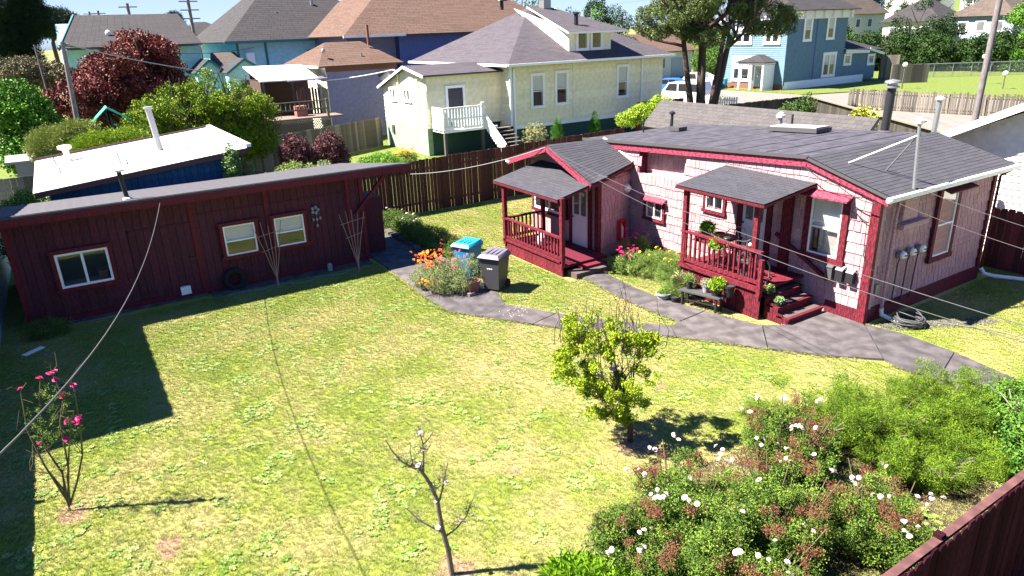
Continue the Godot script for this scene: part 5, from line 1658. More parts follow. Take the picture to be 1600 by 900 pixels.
func bin(called: String, label: String, at: Vector3, turn: float, body: String, lid: String, group: String) -> Node3D:
	var t := local_thing(called, label, "bin", at, turn, group)
	var m := MB.new()
	var q := []
	for k in [[0.23, 0.24, 0.06, 0.0], [0.30, 0.33, 0.98, 0.0]]:
		for s in [[-1, 1], [1, 1], [1, -1], [-1, -1]]:
			q.append(Vector3(s[0] * k[0], k[2], s[1] * k[1]))
	m.hexa(q)
	part("body", m, M[body], t)
	m = MB.new()
	m.box(Vector3(-0.33, 0.93, -0.36), Vector3(0.33, 0.985, 0.36))
	part("rim", m, M[body], t)
	m = MB.new()
	m.hexa([Vector3(-0.34, 0.99, 0.39), Vector3(0.34, 0.99, 0.39), Vector3(0.34, 0.99, -0.36), Vector3(-0.34, 0.99, -0.36), Vector3(-0.27, 1.07, 0.3), Vector3(0.27, 1.07, 0.3), Vector3(0.27, 1.1, -0.33), Vector3(-0.27, 1.1, -0.33)])
	var l := part("lid", m, M[lid], t)
	m = MB.new()
	for x in [-0.14, 0.0, 0.14]:
		m.box(Vector3(x - 0.03, 1.08, -0.25), Vector3(x + 0.03, 1.105, 0.2))
	part("lid_rib", m, M[lid], l)
	m = MB.new()
	m.tube([Vector3(-0.28, 0.96, -0.42), Vector3(0.28, 0.96, -0.42)], 0.018, 0.018, 6)
	part("handle", m, M[body], t)
	for s in [-1, 1]:
		m = MB.new()
		m.lathe(Vector3(s * 0.25, 0.12, -0.27), [[0, -0.03], [0.12, -0.03], [0.12, 0.03], [0, 0.03]], 12, Basis(Vector3(0, 0, 1), PI / 2))
		part("wheel", m, M.rubber, t)
	return t

func ring(m: MB, c: Vector3, R: float, r: float, n := 24, b := Basis.IDENTITY) -> void:
	var q := []
	for i in n + 1:
		var a := TAU * i / n
		q.append(c + b * Vector3(cos(a) * R, 0, sin(a) * R))
	m.tube(q, r, r, 6, false)

func flower_pot(called: String, label: String, at: Vector3, r: float, h: float, material: String, group := "flower pots") -> Node3D:
	var t := local_thing(called, label, "flower pot", at, 0.0, group)
	var m := MB.new()
	m.lathe(Vector3.ZERO, [[0, 0], [r * 0.72, 0], [r * 0.95, h * 0.8], [r * 1.08, h * 0.8], [r * 1.08, h], [r * 0.92, h], [r * 0.9, h * 0.9]], 14)
	part("pot", m, M[material], t)
	m = MB.new()
	m.lathe(Vector3.ZERO, [[r * 0.91, h * 0.9], [0, h * 0.93]], 14)
	part("soil", m, M.soil, t)
	return t

func build_yard_things() -> void:
	var b := bin("wheelie_bin", "dark grey wheelie bin with pale lid beside the flower clump", P(9.3, 0.05, 15.75), 2.1 - PI, "bindark", "binlid", "wheelie bins by the path")
	for k in 3:  # worn white stamp on the front
		bx("stamp", Vector3(-0.08 + k * 0.06, 0.66, 0.298), Vector3(-0.04 + k * 0.06, 0.69, 0.304), M.globe, b)
	bx("sticker", Vector3(-0.292, 0.55, -0.12), Vector3(-0.286, 0.82, 0.12), M.petalwhite, b)
	bin("wheelie_bin", "blue wheelie bin with turquoise lid behind the flower clump", P(9.3, 0.0, 17.3), 2.0 - PI, "bluebin", "turquoise", "wheelie bins by the path")
	flower_pot("terracotta_pot", "empty terracotta pot at the foot of the dark grey bin", P(8.68, 0.05, 15.92), 0.19, 0.34, "terracotta")
	var m := MB.new()
	m.box(P(8.38, 0.05, 15.62), P(8.58, 0.13, 15.74))
	single("paving_stone", m, M.greyboard2, "small pale stone block in front of the terracotta pot", "stone")
	# fan trellises before the shed
	for k in 2:
		var p := [P(4.36, 0, 20.02), P(6.79, 0, 19.8)][k] as Vector3
		var t := local_thing("fan_trellis", ["bamboo fan trellis between the two small shed windows", "bamboo fan trellis near the shed's right corner"][k], "trellis", p, 0.0, "fan trellises against the shed")
		m = MB.new()
		m.tube([Vector3(0, -0.02, 0), Vector3(0.01, 0.5, 0)], 0.035, 0.03, 6)
		part("stake", m, M.bamboo, t)
		for j in 5:
			var x := (j - 2) * 0.19
			m = MB.new()
			m.tube([Vector3((j - 2) * 0.012, 0.3, 0), Vector3(x * 0.55, 1.1, -0.05), Vector3(x + rr(-0.03, 0.03), 1.85 + rr(-0.08, 0.12), -0.1)], 0.013, 0.01, 5)
			part("rod", m, M.bamboo, t)
		for y in [1.15, 1.6]:
			m = MB.new()
			m.tube([Vector3(-0.42 * y / 1.7, y - 0.06, -0.06), Vector3(0.42 * y / 1.7, y + 0.06, -0.06)], 0.009, 0.009, 5)
			part("crossbar", m, M.bamboo, t)
	m = MB.new()
	ring(m, P(3.28, 0.33, 20.45), 0.25, 0.085, 28, Basis(Vector3.RIGHT, PI / 2 - 0.2))
	single("tyre", m, M.rubber, "old black tyre leaning against the maroon shed", "tyre")
	m = MB.new()
	var hp := []
	for i in 40:
		var f := i / 39.0
		hp.append(P(2.9 + f * 3.7, 0.03, 19.95 + 0.14 * sin(f * 19.0) + 0.1 * sin(f * 7.0)))
	m.tube(hp, 0.014, 0.014, 5)
	single("garden_hose", m, M.hosegreen, "green garden hose lying along the foot of the shed", "hose")
	m = MB.new()
	hp = []
	for i in 14:
		var f := i / 13.0
		hp.append(P(-1.15 + f * 1.6, 0.03, 20.25 + 0.1 * sin(f * 5.0)))
	m.tube(hp, 0.013, 0.013, 5)
	single("garden_hose", m, M.hosegrey, "short pale hose by the shed's left corner", "hose")
	m = MB.new()
	m.obox(Transform3D(Basis.from_euler(Vector3(0, 0.7, 0)), P(-1.75, 0.02, 19.0)), Vector3(0.5, 0.02, 0.16))
	single("loose_board", m, M.globe, "short white board lying in the grass by the shed", "board")
	m = MB.new()
	m.lathe(P(6.05, 0.0, 20.3), [[0, 0], [0.07, 0], [0.08, 0.22], [0.05, 0.28], [0, 0.3]], 10)
	single("garden_jar", m, M.greypot, "small pale jar at the foot of the shed", "jar")
	# hose coil on the gravel
	m = MB.new()
	for i in 7:
		ring(m, P(15.85 + rr(-0.05, 0.05), 0.05 + i * 0.025, 7.7 + rr(-0.05, 0.05)), 0.36 - rr(0, 0.1), 0.014, 26, Basis.from_euler(Vector3(rr(-0.12, 0.12), 0, rr(-0.12, 0.12))))
	for i in 3:
		ring(m, P(15.85 + rr(-0.1, 0.1), 0.2 + i * 0.02, 7.7), 0.28, 0.014, 22, Basis.from_euler(Vector3(rr(-0.5, 0.5), 0, rr(-0.5, 0.5))))
	single("hose_coil", m, M.darkgrey, "coiled black garden hose on the gravel at the cottage corner", "hose")
	m = MB.new()
	hp = []
	for i in 30:
		var f := i / 29.0
		hp.append(P(16.1 + f * 1.5 - 1.1 * maxf(0, f - 0.6), 0.035, 7.6 - f * 2.2 + 0.2 * sin(f * 6.0)))
	m.tube(hp, 0.012, 0.012, 5)
	single("garden_hose", m, M.hosegrey, "pale hose trailing over the grass from the hose coil", "hose")
	# wall boxes of the cottage
	for k in 3:
		var v: float = 9.28 - k * 0.27
		var t := thing("mailbox", ["grey mailbox nearest the steps on the front wall", "dark mailbox in the middle of the three", "dark mailbox nearest the cottage corner"][k], "mailbox", P(14.95, 1.0, v), "three mailboxes on the front wall")
		m = MB.new()
		m.box(P(14.84, 0.92 + k * 0.02, v - 0.09), P(14.97, 1.22, v + 0.09))
		part("box", m, M[["darkgrey", "blackmetal", "blackmetal"][k]], t)
		m = MB.new()
		m.slab([P(14.83, 1.22, v - 0.095), P(14.83, 1.22, v + 0.095), P(14.97, 1.30, v + 0.095), P(14.97, 1.30, v - 0.095)], Vector3(0, 0.02, 0))
		part("lid", m, M[["darkgrey", "greypot", "greypot"][k]], t)
	var t := thing("extinguisher_box", "red fire extinguisher box on the wing wall", "extinguisher", P(14.3, 0.5, 16.3))
	var R := (P(15.0, 0, 16.6) - P(13.25, 0, 16.0)).normalized()
	var O := P(14.2, 0.42, 16.29)
	m = MB.new()
	fb(m, O, R, 0, 0.34, 0, 0.05, 0, 0.16); fb(m, O, R, 0, 0.34, 0.6, 0.65, 0, 0.16)
	fb(m, O, R, 0, 0.05, 0.05, 0.6, 0, 0.16); fb(m, O, R, 0.29, 0.34, 0.05, 0.6, 0, 0.16); fb(m, O, R, 0.05, 0.29, 0.05, 0.6, 0, 0.02)
	part("box", m, M.extred, t)
	m = MB.new()
	m.lathe(O + R * 0.17 + R.cross(Vector3.UP) * 0.08, [[0.0, 0.07], [0.065, 0.07], [0.065, 0.4], [0.02, 0.47], [0.02, 0.53], [0, 0.54]], 10)
	part("extinguisher", m, M.globe, t)
	# bench with potted plants before the porch
	t = thing("garden_bench", "low dark bench carrying potted plants before the front porch", "bench", P(12.75, 0, 11.2))
	m = MB.new()
	for k in 3:
		var o := Vector3(0.13 * k, 0, 0)
		m = MB.new()
		m.beam(P(12.5, 0.44, 11.85) + o, P(12.78, 0.44, 10.75) + o, 0.11, 0.035)
		part("seat_slat", m, M.darkgrey, t)
	for q in [[12.52, 11.75], [12.78, 11.8], [12.76, 10.85], [13.0, 10.9]]:
		bm("leg", P(q[0], 0, q[1]), P(q[0], 0.43, q[1]), 0.05, 0.05, M.blackmetal, t)
	bm("stretcher", P(12.55, 0.2, 11.75), P(12.8, 0.2, 10.85), 0.03, 0.03, M.blackmetal, t)
	# small vessels on and round the bench
	flower_pot("black_pot", "large black pot with bright green leaves on the bench's right end", P(12.9, 0.46, 10.98), 0.17, 0.28, "blackpot")
	flower_pot("black_pot", "black pot leaning behind the bright green plant on the bench", P(13.05, 0.46, 10.72), 0.14, 0.3, "blackpot")
	flower_pot("black_pot", "small black pot at the bench's left end", P(12.72, 0.46, 11.72), 0.1, 0.24, "blackpot")
	flower_pot("grey_pot", "small grey pot in the middle of the bench", P(12.85, 0.46, 11.28), 0.1, 0.2, "greypot")
	flower_pot("grey_pot", "grey bowl planter on the grass left of the bench", P(12.45, 0.0, 12.35), 0.2, 0.22, "greypot")
	flower_pot("black_pot", "small black pot beside the grey bowl planter", P(12.5, 0.0, 11.98), 0.11, 0.2, "blackpot")
	flower_pot("black_pot", "low black pot on the top porch step", P(13.62, 0.6, 9.98), 0.09, 0.13, "blackpot")
	flower_pot("black_pot", "low black pot on the middle porch step", P(13.62, 0.4, 9.68), 0.1, 0.13, "blackpot")
	# edging of the shaded bed beside the shed walkway
	t = thing("bed_edging", "row of rough concrete edging stones along the shaded bed by the shed", "edging", P(9.25, 0, 20.5))
	for k in 9:
		m = MB.new()
		m.obox(Transform3D(Basis.from_euler(Vector3(rr(-0.1, 0.1), rr(-0.3, 0.3), 0)), P(9.25 + rr(-0.06, 0.06), 0.06, 18.2 + k * 0.62)), Vector3(0.22, 0.18, 0.42))
		part("stone", m, M["concrete%d" % (1 + k % 2)], t)

func build_porch_things() -> void:
	# bicycle leaning inside the porch railing
	var t := thing("bicycle", "bicycle parked on the front porch behind the railing", "bicycle", P(13.75, 0.8, 11.2))
	var m := MB.new()
	var y := 0.8 + 0.33
	for v in [10.75, 11.75]:
		m = MB.new()
		ring(m, P(13.75, y, v), 0.31, 0.022, 26, Basis(Vector3(0, 0, 1), PI / 2))
		var w := part("wheel", m, M.rubber, t)
		m = MB.new()
		for k in 9:
			var a := PI * k / 9.0
			m.beam(P(13.75, y + sin(a) * 0.3, v + cos(a) * 0.3), P(13.75, y - sin(a) * 0.3, v - cos(a) * 0.3), 0.005, 0.005)
		part("spokes", m, M.galvanized, w)
	m = MB.new()
	for q in [[[10.75, y], [10.85, y + 0.5]], [[10.87, y + 0.45], [11.45, y + 0.42]], [[10.85, y + 0.36], [11.32, y - 0.05]], [[11.32, y - 0.05], [11.47, y + 0.5]], [[11.32, y - 0.05], [11.75, y]], [[11.45, y + 0.42], [11.75, y]]]:
		m.tube([P(13.75, q[0][1], q[0][0]), P(13.75, q[1][1], q[1][0])], 0.018, 0.018, 6)
	part("frame", m, M.darkgrey, t)
	m = MB.new()
	m.tube([P(13.45, y + 0.66, 10.93), P(13.6, y + 0.62, 10.86), P(13.75, y + 0.6, 10.85), P(13.9, y + 0.62, 10.86), P(14.05, y + 0.66, 10.93)], 0.014, 0.014, 6)
	m.tube([P(13.75, y + 0.48, 10.85), P(13.75, y + 0.6, 10.85)], 0.016, 0.016, 6)
	part("handlebar", m, M.galvanized, t)
	m = MB.new()
	m.ball(P(13.75, y + 0.54, 11.48), 0.11, 10, 0.35)
	part("saddle", m, M.blackmetal, t)
	m = MB.new()
	m.ball(P(13.7, y + 0.55, 10.72), 0.05, 8)
	part("headlamp", m, M.globe, t)
	# plant table with pots
	t = thing("plant_table", "small red plant table at the front porch's left end", "table", P(14.2, 0.8, 12.2))
	bx("table_top", P(13.6, 1.42, 11.75), P(14.7, 1.46, 12.5), M.red1, t)
	for q in [[13.65, 11.8], [13.65, 12.45], [14.65, 11.8], [14.65, 12.45]]:
		bm("leg", P(q[0], 0.8, q[1]), P(q[0], 1.42, q[1]), 0.05, 0.05, M.red1, t)
	flower_pot("black_pot", "tall black pot with spiky plant on the porch table", P(13.85, 1.46, 12.25), 0.13, 0.3, "blackpot")
	flower_pot("terracotta_pot", "terracotta bowl on the porch table right of the black pot", P(14.1, 1.46, 12.05), 0.14, 0.16, "terracotta")
	flower_pot("terracotta_pot", "terracotta pot at the porch table's left end", P(13.75, 1.46, 12.48), 0.09, 0.16, "terracotta")
	# walking frame by the door
	t = thing("walking_frame", "folded metal walking frame beside the front door", "walker", P(14.5, 0.8, 12.1))
	for s in [0, 1]:
		m = MB.new()
		var o := Vector3(0.3 * s, 0, 0)
		m.tube([P(14.3, 0.8, 12.0) + o, P(14.33, 1.6, 12.0) + o, P(14.35, 1.72, 11.9) + o, P(14.35, 1.72, 11.7) + o, P(14.33, 1.6, 11.6) + o, P(14.3, 0.8, 11.55) + o], 0.014, 0.014, 6)
		part("side_frame", m, M.galvanized, t)
	bm("crossbar", P(14.3, 1.45, 12.0), P(14.6, 1.45, 12.0), 0.02, 0.02, M.galvanized, t)
	bx("seat", P(14.28, 1.2, 11.98), P(14.62, 1.24, 11.6), M.blackmetal, t)
	m = MB.new()
	m.lathe(P(13.95, 0.8, 10.95), [[0, 0], [0.2, 0], [0.24, 0.3], [0.22, 0.34], [0, 0.36]], 12)
	single("lidded_tub", m, M.darkgrey, "dark lidded tub on the front porch floor", "tub")
	m = MB.new()
	m.tube([P(13.6, 0.82, 10.1), P(13.55, 1.1, 9.98), P(13.5, 1.35, 9.95), P(13.45, 1.5, 10.0)], 0.016, 0.016, 6)
	single("hanging_hose", m, M.hosegrey, "pale hose end hooked on the porch newel by the steps", "hose")
	# bundle on the wing porch
	m = MB.new()
	m.ball(P(12.2, 0.5, 17.6), 0.16, 10, 1.5)
	single("cloth_bundle", m, M.petalwhite, "pale bundle standing on the wing porch floor", "bundle")

func build_wires() -> void:
	wire("service_cable", "thick pale service cable sweeping from the maroon shed to the lower left", [P(1.75, 2.91, 20.25), P(-0.98, 4.28, 5.0)], 0.6, 0.0085, "greycable")
	wire("overhead_wire", "upper of two thin wires crossing before the front porch", [P(12.45, 3.42, 17.65), P(9.9, 3.05, 3.1)], 0.28, 0.006, "greycable", "wires before the front porch")
	wire("overhead_wire", "lower of two thin wires crossing before the front porch", [P(12.45, 3.38, 17.6), P(9.85, 2.85, 3.05)], 0.42, 0.006, "greycable", "wires before the front porch")
	wire("overhead_wire", "upper wire from the cottage corner to the right", [P(15.95, 3.25, 8.2), P(12.92, 3.48, 4.2)], 0.05, 0.005, "greycable", "wires at the cottage corner")
	wire("overhead_wire", "lower wire from the cottage corner to the right", [P(15.1, 3.05, 8.2), P(12.86, 3.13, 4.11)], 0.05, 0.005, "greycable", "wires at the cottage corner")
	wire("overhead_wire", "white cable sagging from the back fence to the wing gable", [P(11.2, 1.65, 25.25), P(12.45, 3.42, 17.7), P(14.8, 2.66, 16.5)], 0.18, 0.010, "greypot")
	wire("overhead_wire", "white cable sagging from the cable pole over the hedge", [P(0.75, 7.0, 36), P(7.5, 5.3, 38), P(11.0, 4.6, 45)], 0.15, 0.025, "galvanized")
	wire("overhead_wire", "dark cable running right from the cable pole", [P(0.75, 6.9, 36), P(14.2, 6.3, 60)], 0.4, 0.02, "cable")
	wire("overhead_wire", "pale rope strung along the stucco house wall", [P(15.9, 4.1, 48.2), P(20.0, 4.6, 46.5), P(18.1, 4.8, 39.8)], 0.08, 0.04, "globe")
	wire("overhead_wire", "street wire reaching the utility pole from the left", [P(60, 9.5, 70), P(28.4, 9.6, 12.7)], 0.3, 0.012, "greycable", "street wires")
	wire("overhead_wire", "street wire leaving the utility pole to the right", [P(28.4, 9.6, 12.7), P(34, 9.4, 6)], 0.1, 0.012, "greycable", "street wires")
	wire("overhead_wire", "lower street wire meeting the utility pole from the left", [P(95, 10.5, 80), P(28.4, 9.3, 12.7)], 0.3, 0.012, "greycable", "street wires")
	wire("wall_cable", "dark cable loop hanging on the cottage corner board", [P(14.9, 2.75, 8.9), P(14.92, 2.5, 8.55), P(14.9, 1.7, 8.5), P(14.95, 1.4, 8.25)], 0.04, 0.01, "cable")
	wire("wall_cable", "dark cable run under the fascia at the front corner", [P(14.7, 3.55, 10.1), P(14.7, 3.25, 9.2), P(14.7, 3.0, 8.3)], 0.07, 0.012, "cable")

# ------------------------------------------------------------------ plants
func sprig(n: int, len: float, wid: float, spread: float, fold := 0.25, flat := 1.0, droop := 0.2) -> ArrayMesh:  # a clump of leaves of about unit size
	var m := MB.new()
	for i in n:
		var d := Vector3(rr(-1, 1), rr(-0.6, 1) * flat, rr(-1, 1)).normalized()
		var p := d * rr(0.05, 1.0) * spread
		var s := d.cross(Vector3(rr(-1, 1), rr(-1, 1), rr(-1, 1))).normalized()
		var up := s.cross(d)
		var L := len * rr(0.7, 1.2)
		var tip := p + d * L - Vector3.UP * droop * L
		var mid := p + d * L * 0.5
		var k := rr(0.72, 1.15)
		m.col = Color(k * rr(0.9, 1.1), k, k * rr(0.85, 1.1))
		var l := mid + s * wid + up * fold * wid
		var r := mid - s * wid + up * fold * wid
		m.tri(p, r, tip)
		m.tri(p, tip, l)
	return m.mesh()

func crown(parent: Node3D, called: String, blobs: Array, count: int, sp: Mesh, c0: Color, c1: Color, s0: float, s1: float, shell := 0.55, material := "leaf", upright := 0.0) -> MultiMeshInstance3D:
	var mm := MultiMesh.new()
	mm.transform_format = MultiMesh.TRANSFORM_3D
	mm.use_colors = true
	mm.mesh = sp
	mm.instance_count = count
	var w := []
	var tot := 0.0
	for b in blobs:
		tot += b[1].x * b[1].y * b[1].z
		w.append(tot)
	var org: Vector3 = parent.get_meta("origin") if parent.has_meta("origin") else Vector3.ZERO
	for i in count:
		var pick := rr(0, tot)
		var k := 0
		while w[k] < pick: k += 1
		var b = blobs[k]
		var d := Vector3(rng.randfn(), rng.randfn(), rng.randfn()).normalized()
		var rad := pow(rr(0, 1), 0.33)
		rad = lerpf(rad, 1.0, shell * rr(0, 1)) * rr(0.9, 1.08)
		var p: Vector3 = b[0] + d * rad * b[1]
		p.y = maxf(p.y, 0.03)
		var out := (d + Vector3(0, upright, 0) + Vector3(rr(-0.5, 0.5), rr(-0.5, 0.5), rr(-0.5, 0.5))).normalized()
		var bs := Basis(Quaternion(Vector3.UP, out)) if absf(out.y + 1.0) > 0.01 else Basis.IDENTITY
		bs = bs * Basis(Vector3.UP, rr(0, TAU))
		var s := rr(s0, s1)
		mm.set_instance_transform(i, Transform3D(bs.scaled(Vector3(s, s, s)), p - org))
		var c := c0.lerp(c1, rr(0, 1))
		mm.set_instance_color(i, c)
	var o := MultiMeshInstance3D.new()
	o.name = called
	o.multimesh = mm
	o.material_override = M[material]
	o.set_meta("kind", "stuff")
	parent.add_child(o, true)
	return o

func lumps(c: Vector3, r: Vector3, n: int, s: float, low := -0.2) -> Array:  # clumps spread over the upper hull of an ellipsoid
	var out := []
	for i in n:
		var d := Vector3(rng.randfn(), maxf(low, rng.randfn()), rng.randfn()).normalized()
		var k := rr(0.6, 1.35) * s
		out.append([c + d * r * rr(0.6, 1.0), Vector3(k, k * rr(0.55, 0.85), k)])
	return out

func limb(m: MB, p: Vector3, d: Vector3, L: float, r: float, depth: int, ends: Array, wob := 0.25, up := 0.15) -> void:
	var q := [p]
	var dd := d.normalized()
	for i in 4:
		dd = (dd + Vector3(rr(-wob, wob), rr(-wob, wob) + up * 0.3, rr(-wob, wob)) * 0.6).normalized()
		q.append(q[-1] + dd * L / 4)
	m.tube(q, r, r * 0.6, 6 if depth > 1 else 5)
	ends.append(q[-1])
	if depth <= 0:
		return
	var n := 2 + rng.randi() % 2
	for i in n:
		var s := (dd + Vector3(rr(-0.9, 0.9), rr(-0.3, 0.7) + up, rr(-0.9, 0.9))).normalized()
		limb(m, q[-1 - (rng.randi() % 3)], s, L * rr(0.55, 0.8), r * 0.55, depth - 1, ends, wob, up)

func tree(called: String, label: String, category: String, at: Vector3, blobs: Array, count: int, sp: Mesh, c0: Color, c1: Color, s0: float, s1: float, trunk_h: float, trunk_r: float, group := "", material := "leaf", shell := 0.55) -> Node3D:
	var t := thing(called, label, category, at, group)
	var m := MB.new()
	var ends := []
	var top := at + Vector3(rr(-0.1, 0.1), trunk_h, rr(-0.1, 0.1))
	m.tube([at - Vector3.UP * 0.1, at.lerp(top, 0.5) + Vector3(rr(-0.05, 0.05), 0, rr(-0.05, 0.05)), top], trunk_r, trunk_r * 0.75, 8)
	for b in blobs:
		var d: Vector3 = b[0] - top
		limb(m, top, d, d.length() * 0.7, trunk_r * 0.5, 1, ends)
	part("trunk", m, M.bark, t)
	crown(t, "crown", blobs, count, sp, c0, c1, s0, s1, shell, material)
	return t

var SP := {}

func bloom_mesh(petals: int, tint := 1.0) -> ArrayMesh:  # an open double flower of unit radius, facing up
	var m := MB.new()
	for layer in 3:
		var n := petals - layer
		for i in n:
			var a := TAU * (i + layer * 0.4) / n
			var r := [1.0, 0.72, 0.42][layer] as float
			var h := [0.05, 0.3, 0.5][layer] as float
			var d := Vector3(cos(a), 0, sin(a)); var s := Vector3(-sin(a), 0, cos(a))
			var k := rr(0.88, 1.05) * tint
			m.col = Color(k, k * rr(0.92, 1.0), k * rr(0.92, 1.0))
			m.quad(Vector3(0, h * 0.3, 0), d * r * 0.75 + s * r * 0.38 + Vector3.UP * h, d * r + Vector3.UP * (h + 0.08), d * r * 0.75 - s * r * 0.38 + Vector3.UP * h)
	m.col = Color(1.0, 0.8, 0.35)
	m.lathe(Vector3(0, 0.35, 0), [[0.2, 0], [0.15, 0.2], [0, 0.25]], 6)
	return m.mesh()

func blooms(t: Node3D, pts: Array, mesh: Mesh, material: String, s0: float, s1: float, lean := 0.5, called := "bloom") -> void:
	for p in pts:
		var s := rr(s0, s1)
		put(called, mesh, M[material], t, Transform3D(Basis.from_euler(Vector3(rr(-lean, lean) + 0.25, rr(0, TAU), rr(-lean, lean))).scaled(Vector3(s, s, s)), p))

func stems(t: Node3D, called: String, from: Array, material: String, r: float) -> void:
	var m := MB.new()
	for f in from:
		var a: Vector3 = f[0]; var b: Vector3 = f[1]
		var mid := a.lerp(b, 0.5) + Vector3(rr(-0.06, 0.06), 0.0, rr(-0.06, 0.06))
		m.tube([a, mid, b], r, r * 0.6, 5)
	part(called, m, M[material], t)

func build_yard_plants() -> void:
	SP.broad = sprig(26, 0.55, 0.17, 0.8)
	SP.small = sprig(34, 0.34, 0.10, 0.9)
	SP.feather = sprig(40, 0.6, 0.045, 0.75, 0.1)
	SP.grass = sprig(26, 1.0, 0.03, 0.15, 0.1, 1.0, 0.25)
	SP.big = sprig(22, 0.5, 0.2, 0.9)
	SP.tip = sprig(34, 0.42, 0.06, 0.8, 0.2)
	SP.bloom = bloom_mesh(9)
	SP.poppy = bloom_mesh(5)
	var m := MB.new()
	# --- pear tree in the middle of the lawn
	var at := P(7.22, 0, 7.8)
	var t := thing("young_fruit_tree", "leafy young fruit tree in the middle of the lawn", "tree", at)
	var ends := []
	m.tube([at - Vector3.UP * 0.05, P(7.2, 0.35, 7.81), P(7.13, 0.7, 7.85)], 0.055, 0.045, 8)
	for q in [[6.75, 1.5, 8.1], [7.5, 1.45, 7.65], [7.05, 1.8, 8.0], [6.5, 1.75, 8.25], [7.3, 1.7, 8.1], [6.9, 1.6, 7.7]]:
		var d: Vector3 = P(q[0], q[1], q[2]) - P(7.13, 0.7, 7.85)
		limb(m, P(7.13, 0.65 + rr(-0.1, 0.1), 7.85), d, d.length() * 0.62, 0.028, 2, ends, 0.22, 0.3)
	for k in 60:  # bare upright shoots above the crown
		var p := P(6.93 + rr(-0.85, 0.7), 1.6 + rr(0, 0.5), 7.98 + rr(-0.6, 0.6))
		m.tube([p, p + Vector3(rr(-0.12, 0.08), 0.3, rr(-0.08, 0.08)), p + Vector3(rr(-0.25, 0.12), rr(0.5, 0.85), rr(-0.15, 0.15))], 0.008, 0.003, 4)
	part("trunk", m, M.bark, t)
	var fb2 := []
	for k in 125:
		var hy := rr(0.42, 2.3)
		var w := lerpf(0.32, 1.0, clampf((hy - 0.5) / 0.9, 0, 1)) * (1.0 if hy < 1.9 else 0.75)
		var a := rr(0, TAU)
		var f := sqrt(rr(0.05, 1.0))
		var k2 := rr(0.05, 0.14)
		fb2.append([P(6.98 - (hy - 0.7) * 0.08 + cos(a) * w * f * 0.98, hy, 7.95 + (hy - 0.7) * 0.05 + sin(a) * w * f * 0.9), Vector3(k2, k2 * 0.8, k2)])
	crown(t, "crown", fb2, 2000, SP.broad, Color(0.13, 0.21, 0.010), Color(0.34, 0.41, 0.022), 0.045, 0.08, 0.1)
	blooms(t, [P(6.78, 1.65, 7.7), P(6.72, 1.6, 7.75), P(6.5, 1.55, 7.9), P(6.56, 1.48, 7.9), P(6.62, 1.5, 7.8), P(6.8, 0.95, 7.75), P(6.83, 0.9, 7.78), P(7.0, 1.75, 7.6), P(6.4, 1.3, 8.1)], SP.bloom, "petalwhite", 0.035, 0.06)
	# --- bare young apple tree at the near edge
	t = thing("bare_sapling", "nearly bare sapling with few white blossoms at the near lawn edge", "tree", P(3.11, 0, 6.79))
	m = MB.new()
	m.tube([P(3.12, -0.05, 6.78), P(3.10, 0.41, 6.80), P(3.05, 0.78, 6.83), P(3.02, 1.23, 6.84)], 0.038, 0.028, 8)
	m.tube([P(3.02, 1.23, 6.84), P(2.96, 1.48, 6.88), P(2.88, 1.68, 6.93), P(2.76, 1.75, 7.01)], 0.027, 0.018, 7)
	m.tube([P(2.76, 1.75, 7.01), P(2.68, 1.82, 7.06), P(2.59, 1.98, 7.11), P(2.54, 2.14, 7.16)], 0.013, 0.006, 6)
	m.tube([P(2.90, 1.66, 6.92), P(2.92, 1.9, 6.91), P(2.92, 2.1, 6.90), P(2.89, 2.32, 6.93)], 0.016, 0.006, 6)
	m.tube([P(2.92, 2.05, 6.91), P(2.99, 2.14, 6.86), P(3.06, 2.28, 6.82)], 0.009, 0.004, 5)
	m.tube([P(2.80, 1.74, 6.99), P(2.78, 1.95, 6.99), P(2.80, 2.1, 7.0)], 0.009, 0.004, 5)
	m.tube([P(3.03, 1.15, 6.84), P(3.08, 1.35, 6.80), P(3.15, 1.67, 6.77), P(3.17, 1.78, 6.75)], 0.015, 0.005, 6)
	m.tube([P(3.06, 0.70, 6.83), P(2.93, 0.8, 6.9), P(2.8, 0.92, 6.98), P(2.68, 1.1, 7.06)], 0.015, 0.005, 6)
	m.tube([P(3.07, 0.62, 6.82), P(3.2, 0.75, 6.73), P(3.33, 0.95, 6.65), P(3.44, 1.32, 6.57)], 0.014, 0.005, 6)
	for k in 150:
		var s: Array = [[2.76, 1.75, 7.01], [2.65, 1.85, 7.08], [2.92, 1.95, 6.91], [2.9, 2.2, 6.92], [3.1, 1.5, 6.79], [2.8, 0.92, 6.98], [3.35, 1.0, 6.64], [2.86, 1.7, 6.95], [3.0, 1.35, 6.86], [3.2, 0.8, 6.73]][k % 10]
		var p := P(s[0] + rr(-0.05, 0.05), s[1] + rr(-0.06, 0.06), s[2])
		m.tube([p, p + Vector3(rr(-0.06, 0.06), rr(0.02, 0.1), rr(-0.06, 0.06)), p + Vector3(rr(-0.14, 0.14), rr(0.06, 0.22), rr(-0.14, 0.14))], 0.004, 0.0015, 4)
	part("trunk", m, M.palebark, t)
	var wp := []
	for q in [[2.82, 1.72, 6.9], [2.87, 1.74, 6.9], [2.84, 1.78, 6.92], [3.02, 0.86, 6.82], [3.0, 0.8, 6.85], [2.98, 0.83, 6.8], [3.22, 0.86, 6.7], [3.26, 0.9, 6.68], [3.3, 0.86, 6.66], [3.4, 0.95, 6.6], [3.08, 0.62, 6.8], [2.9, 2.24, 6.9], [3.0, 2.2, 6.85], [2.93, 1.98, 6.9], [3.0, 1.22, 6.83], [3.13, 1.5, 6.76]]:
		wp.append(P(q[0], q[1], q[2]))
	blooms(t, wp, SP.bloom, "petalwhite", 0.022, 0.042)
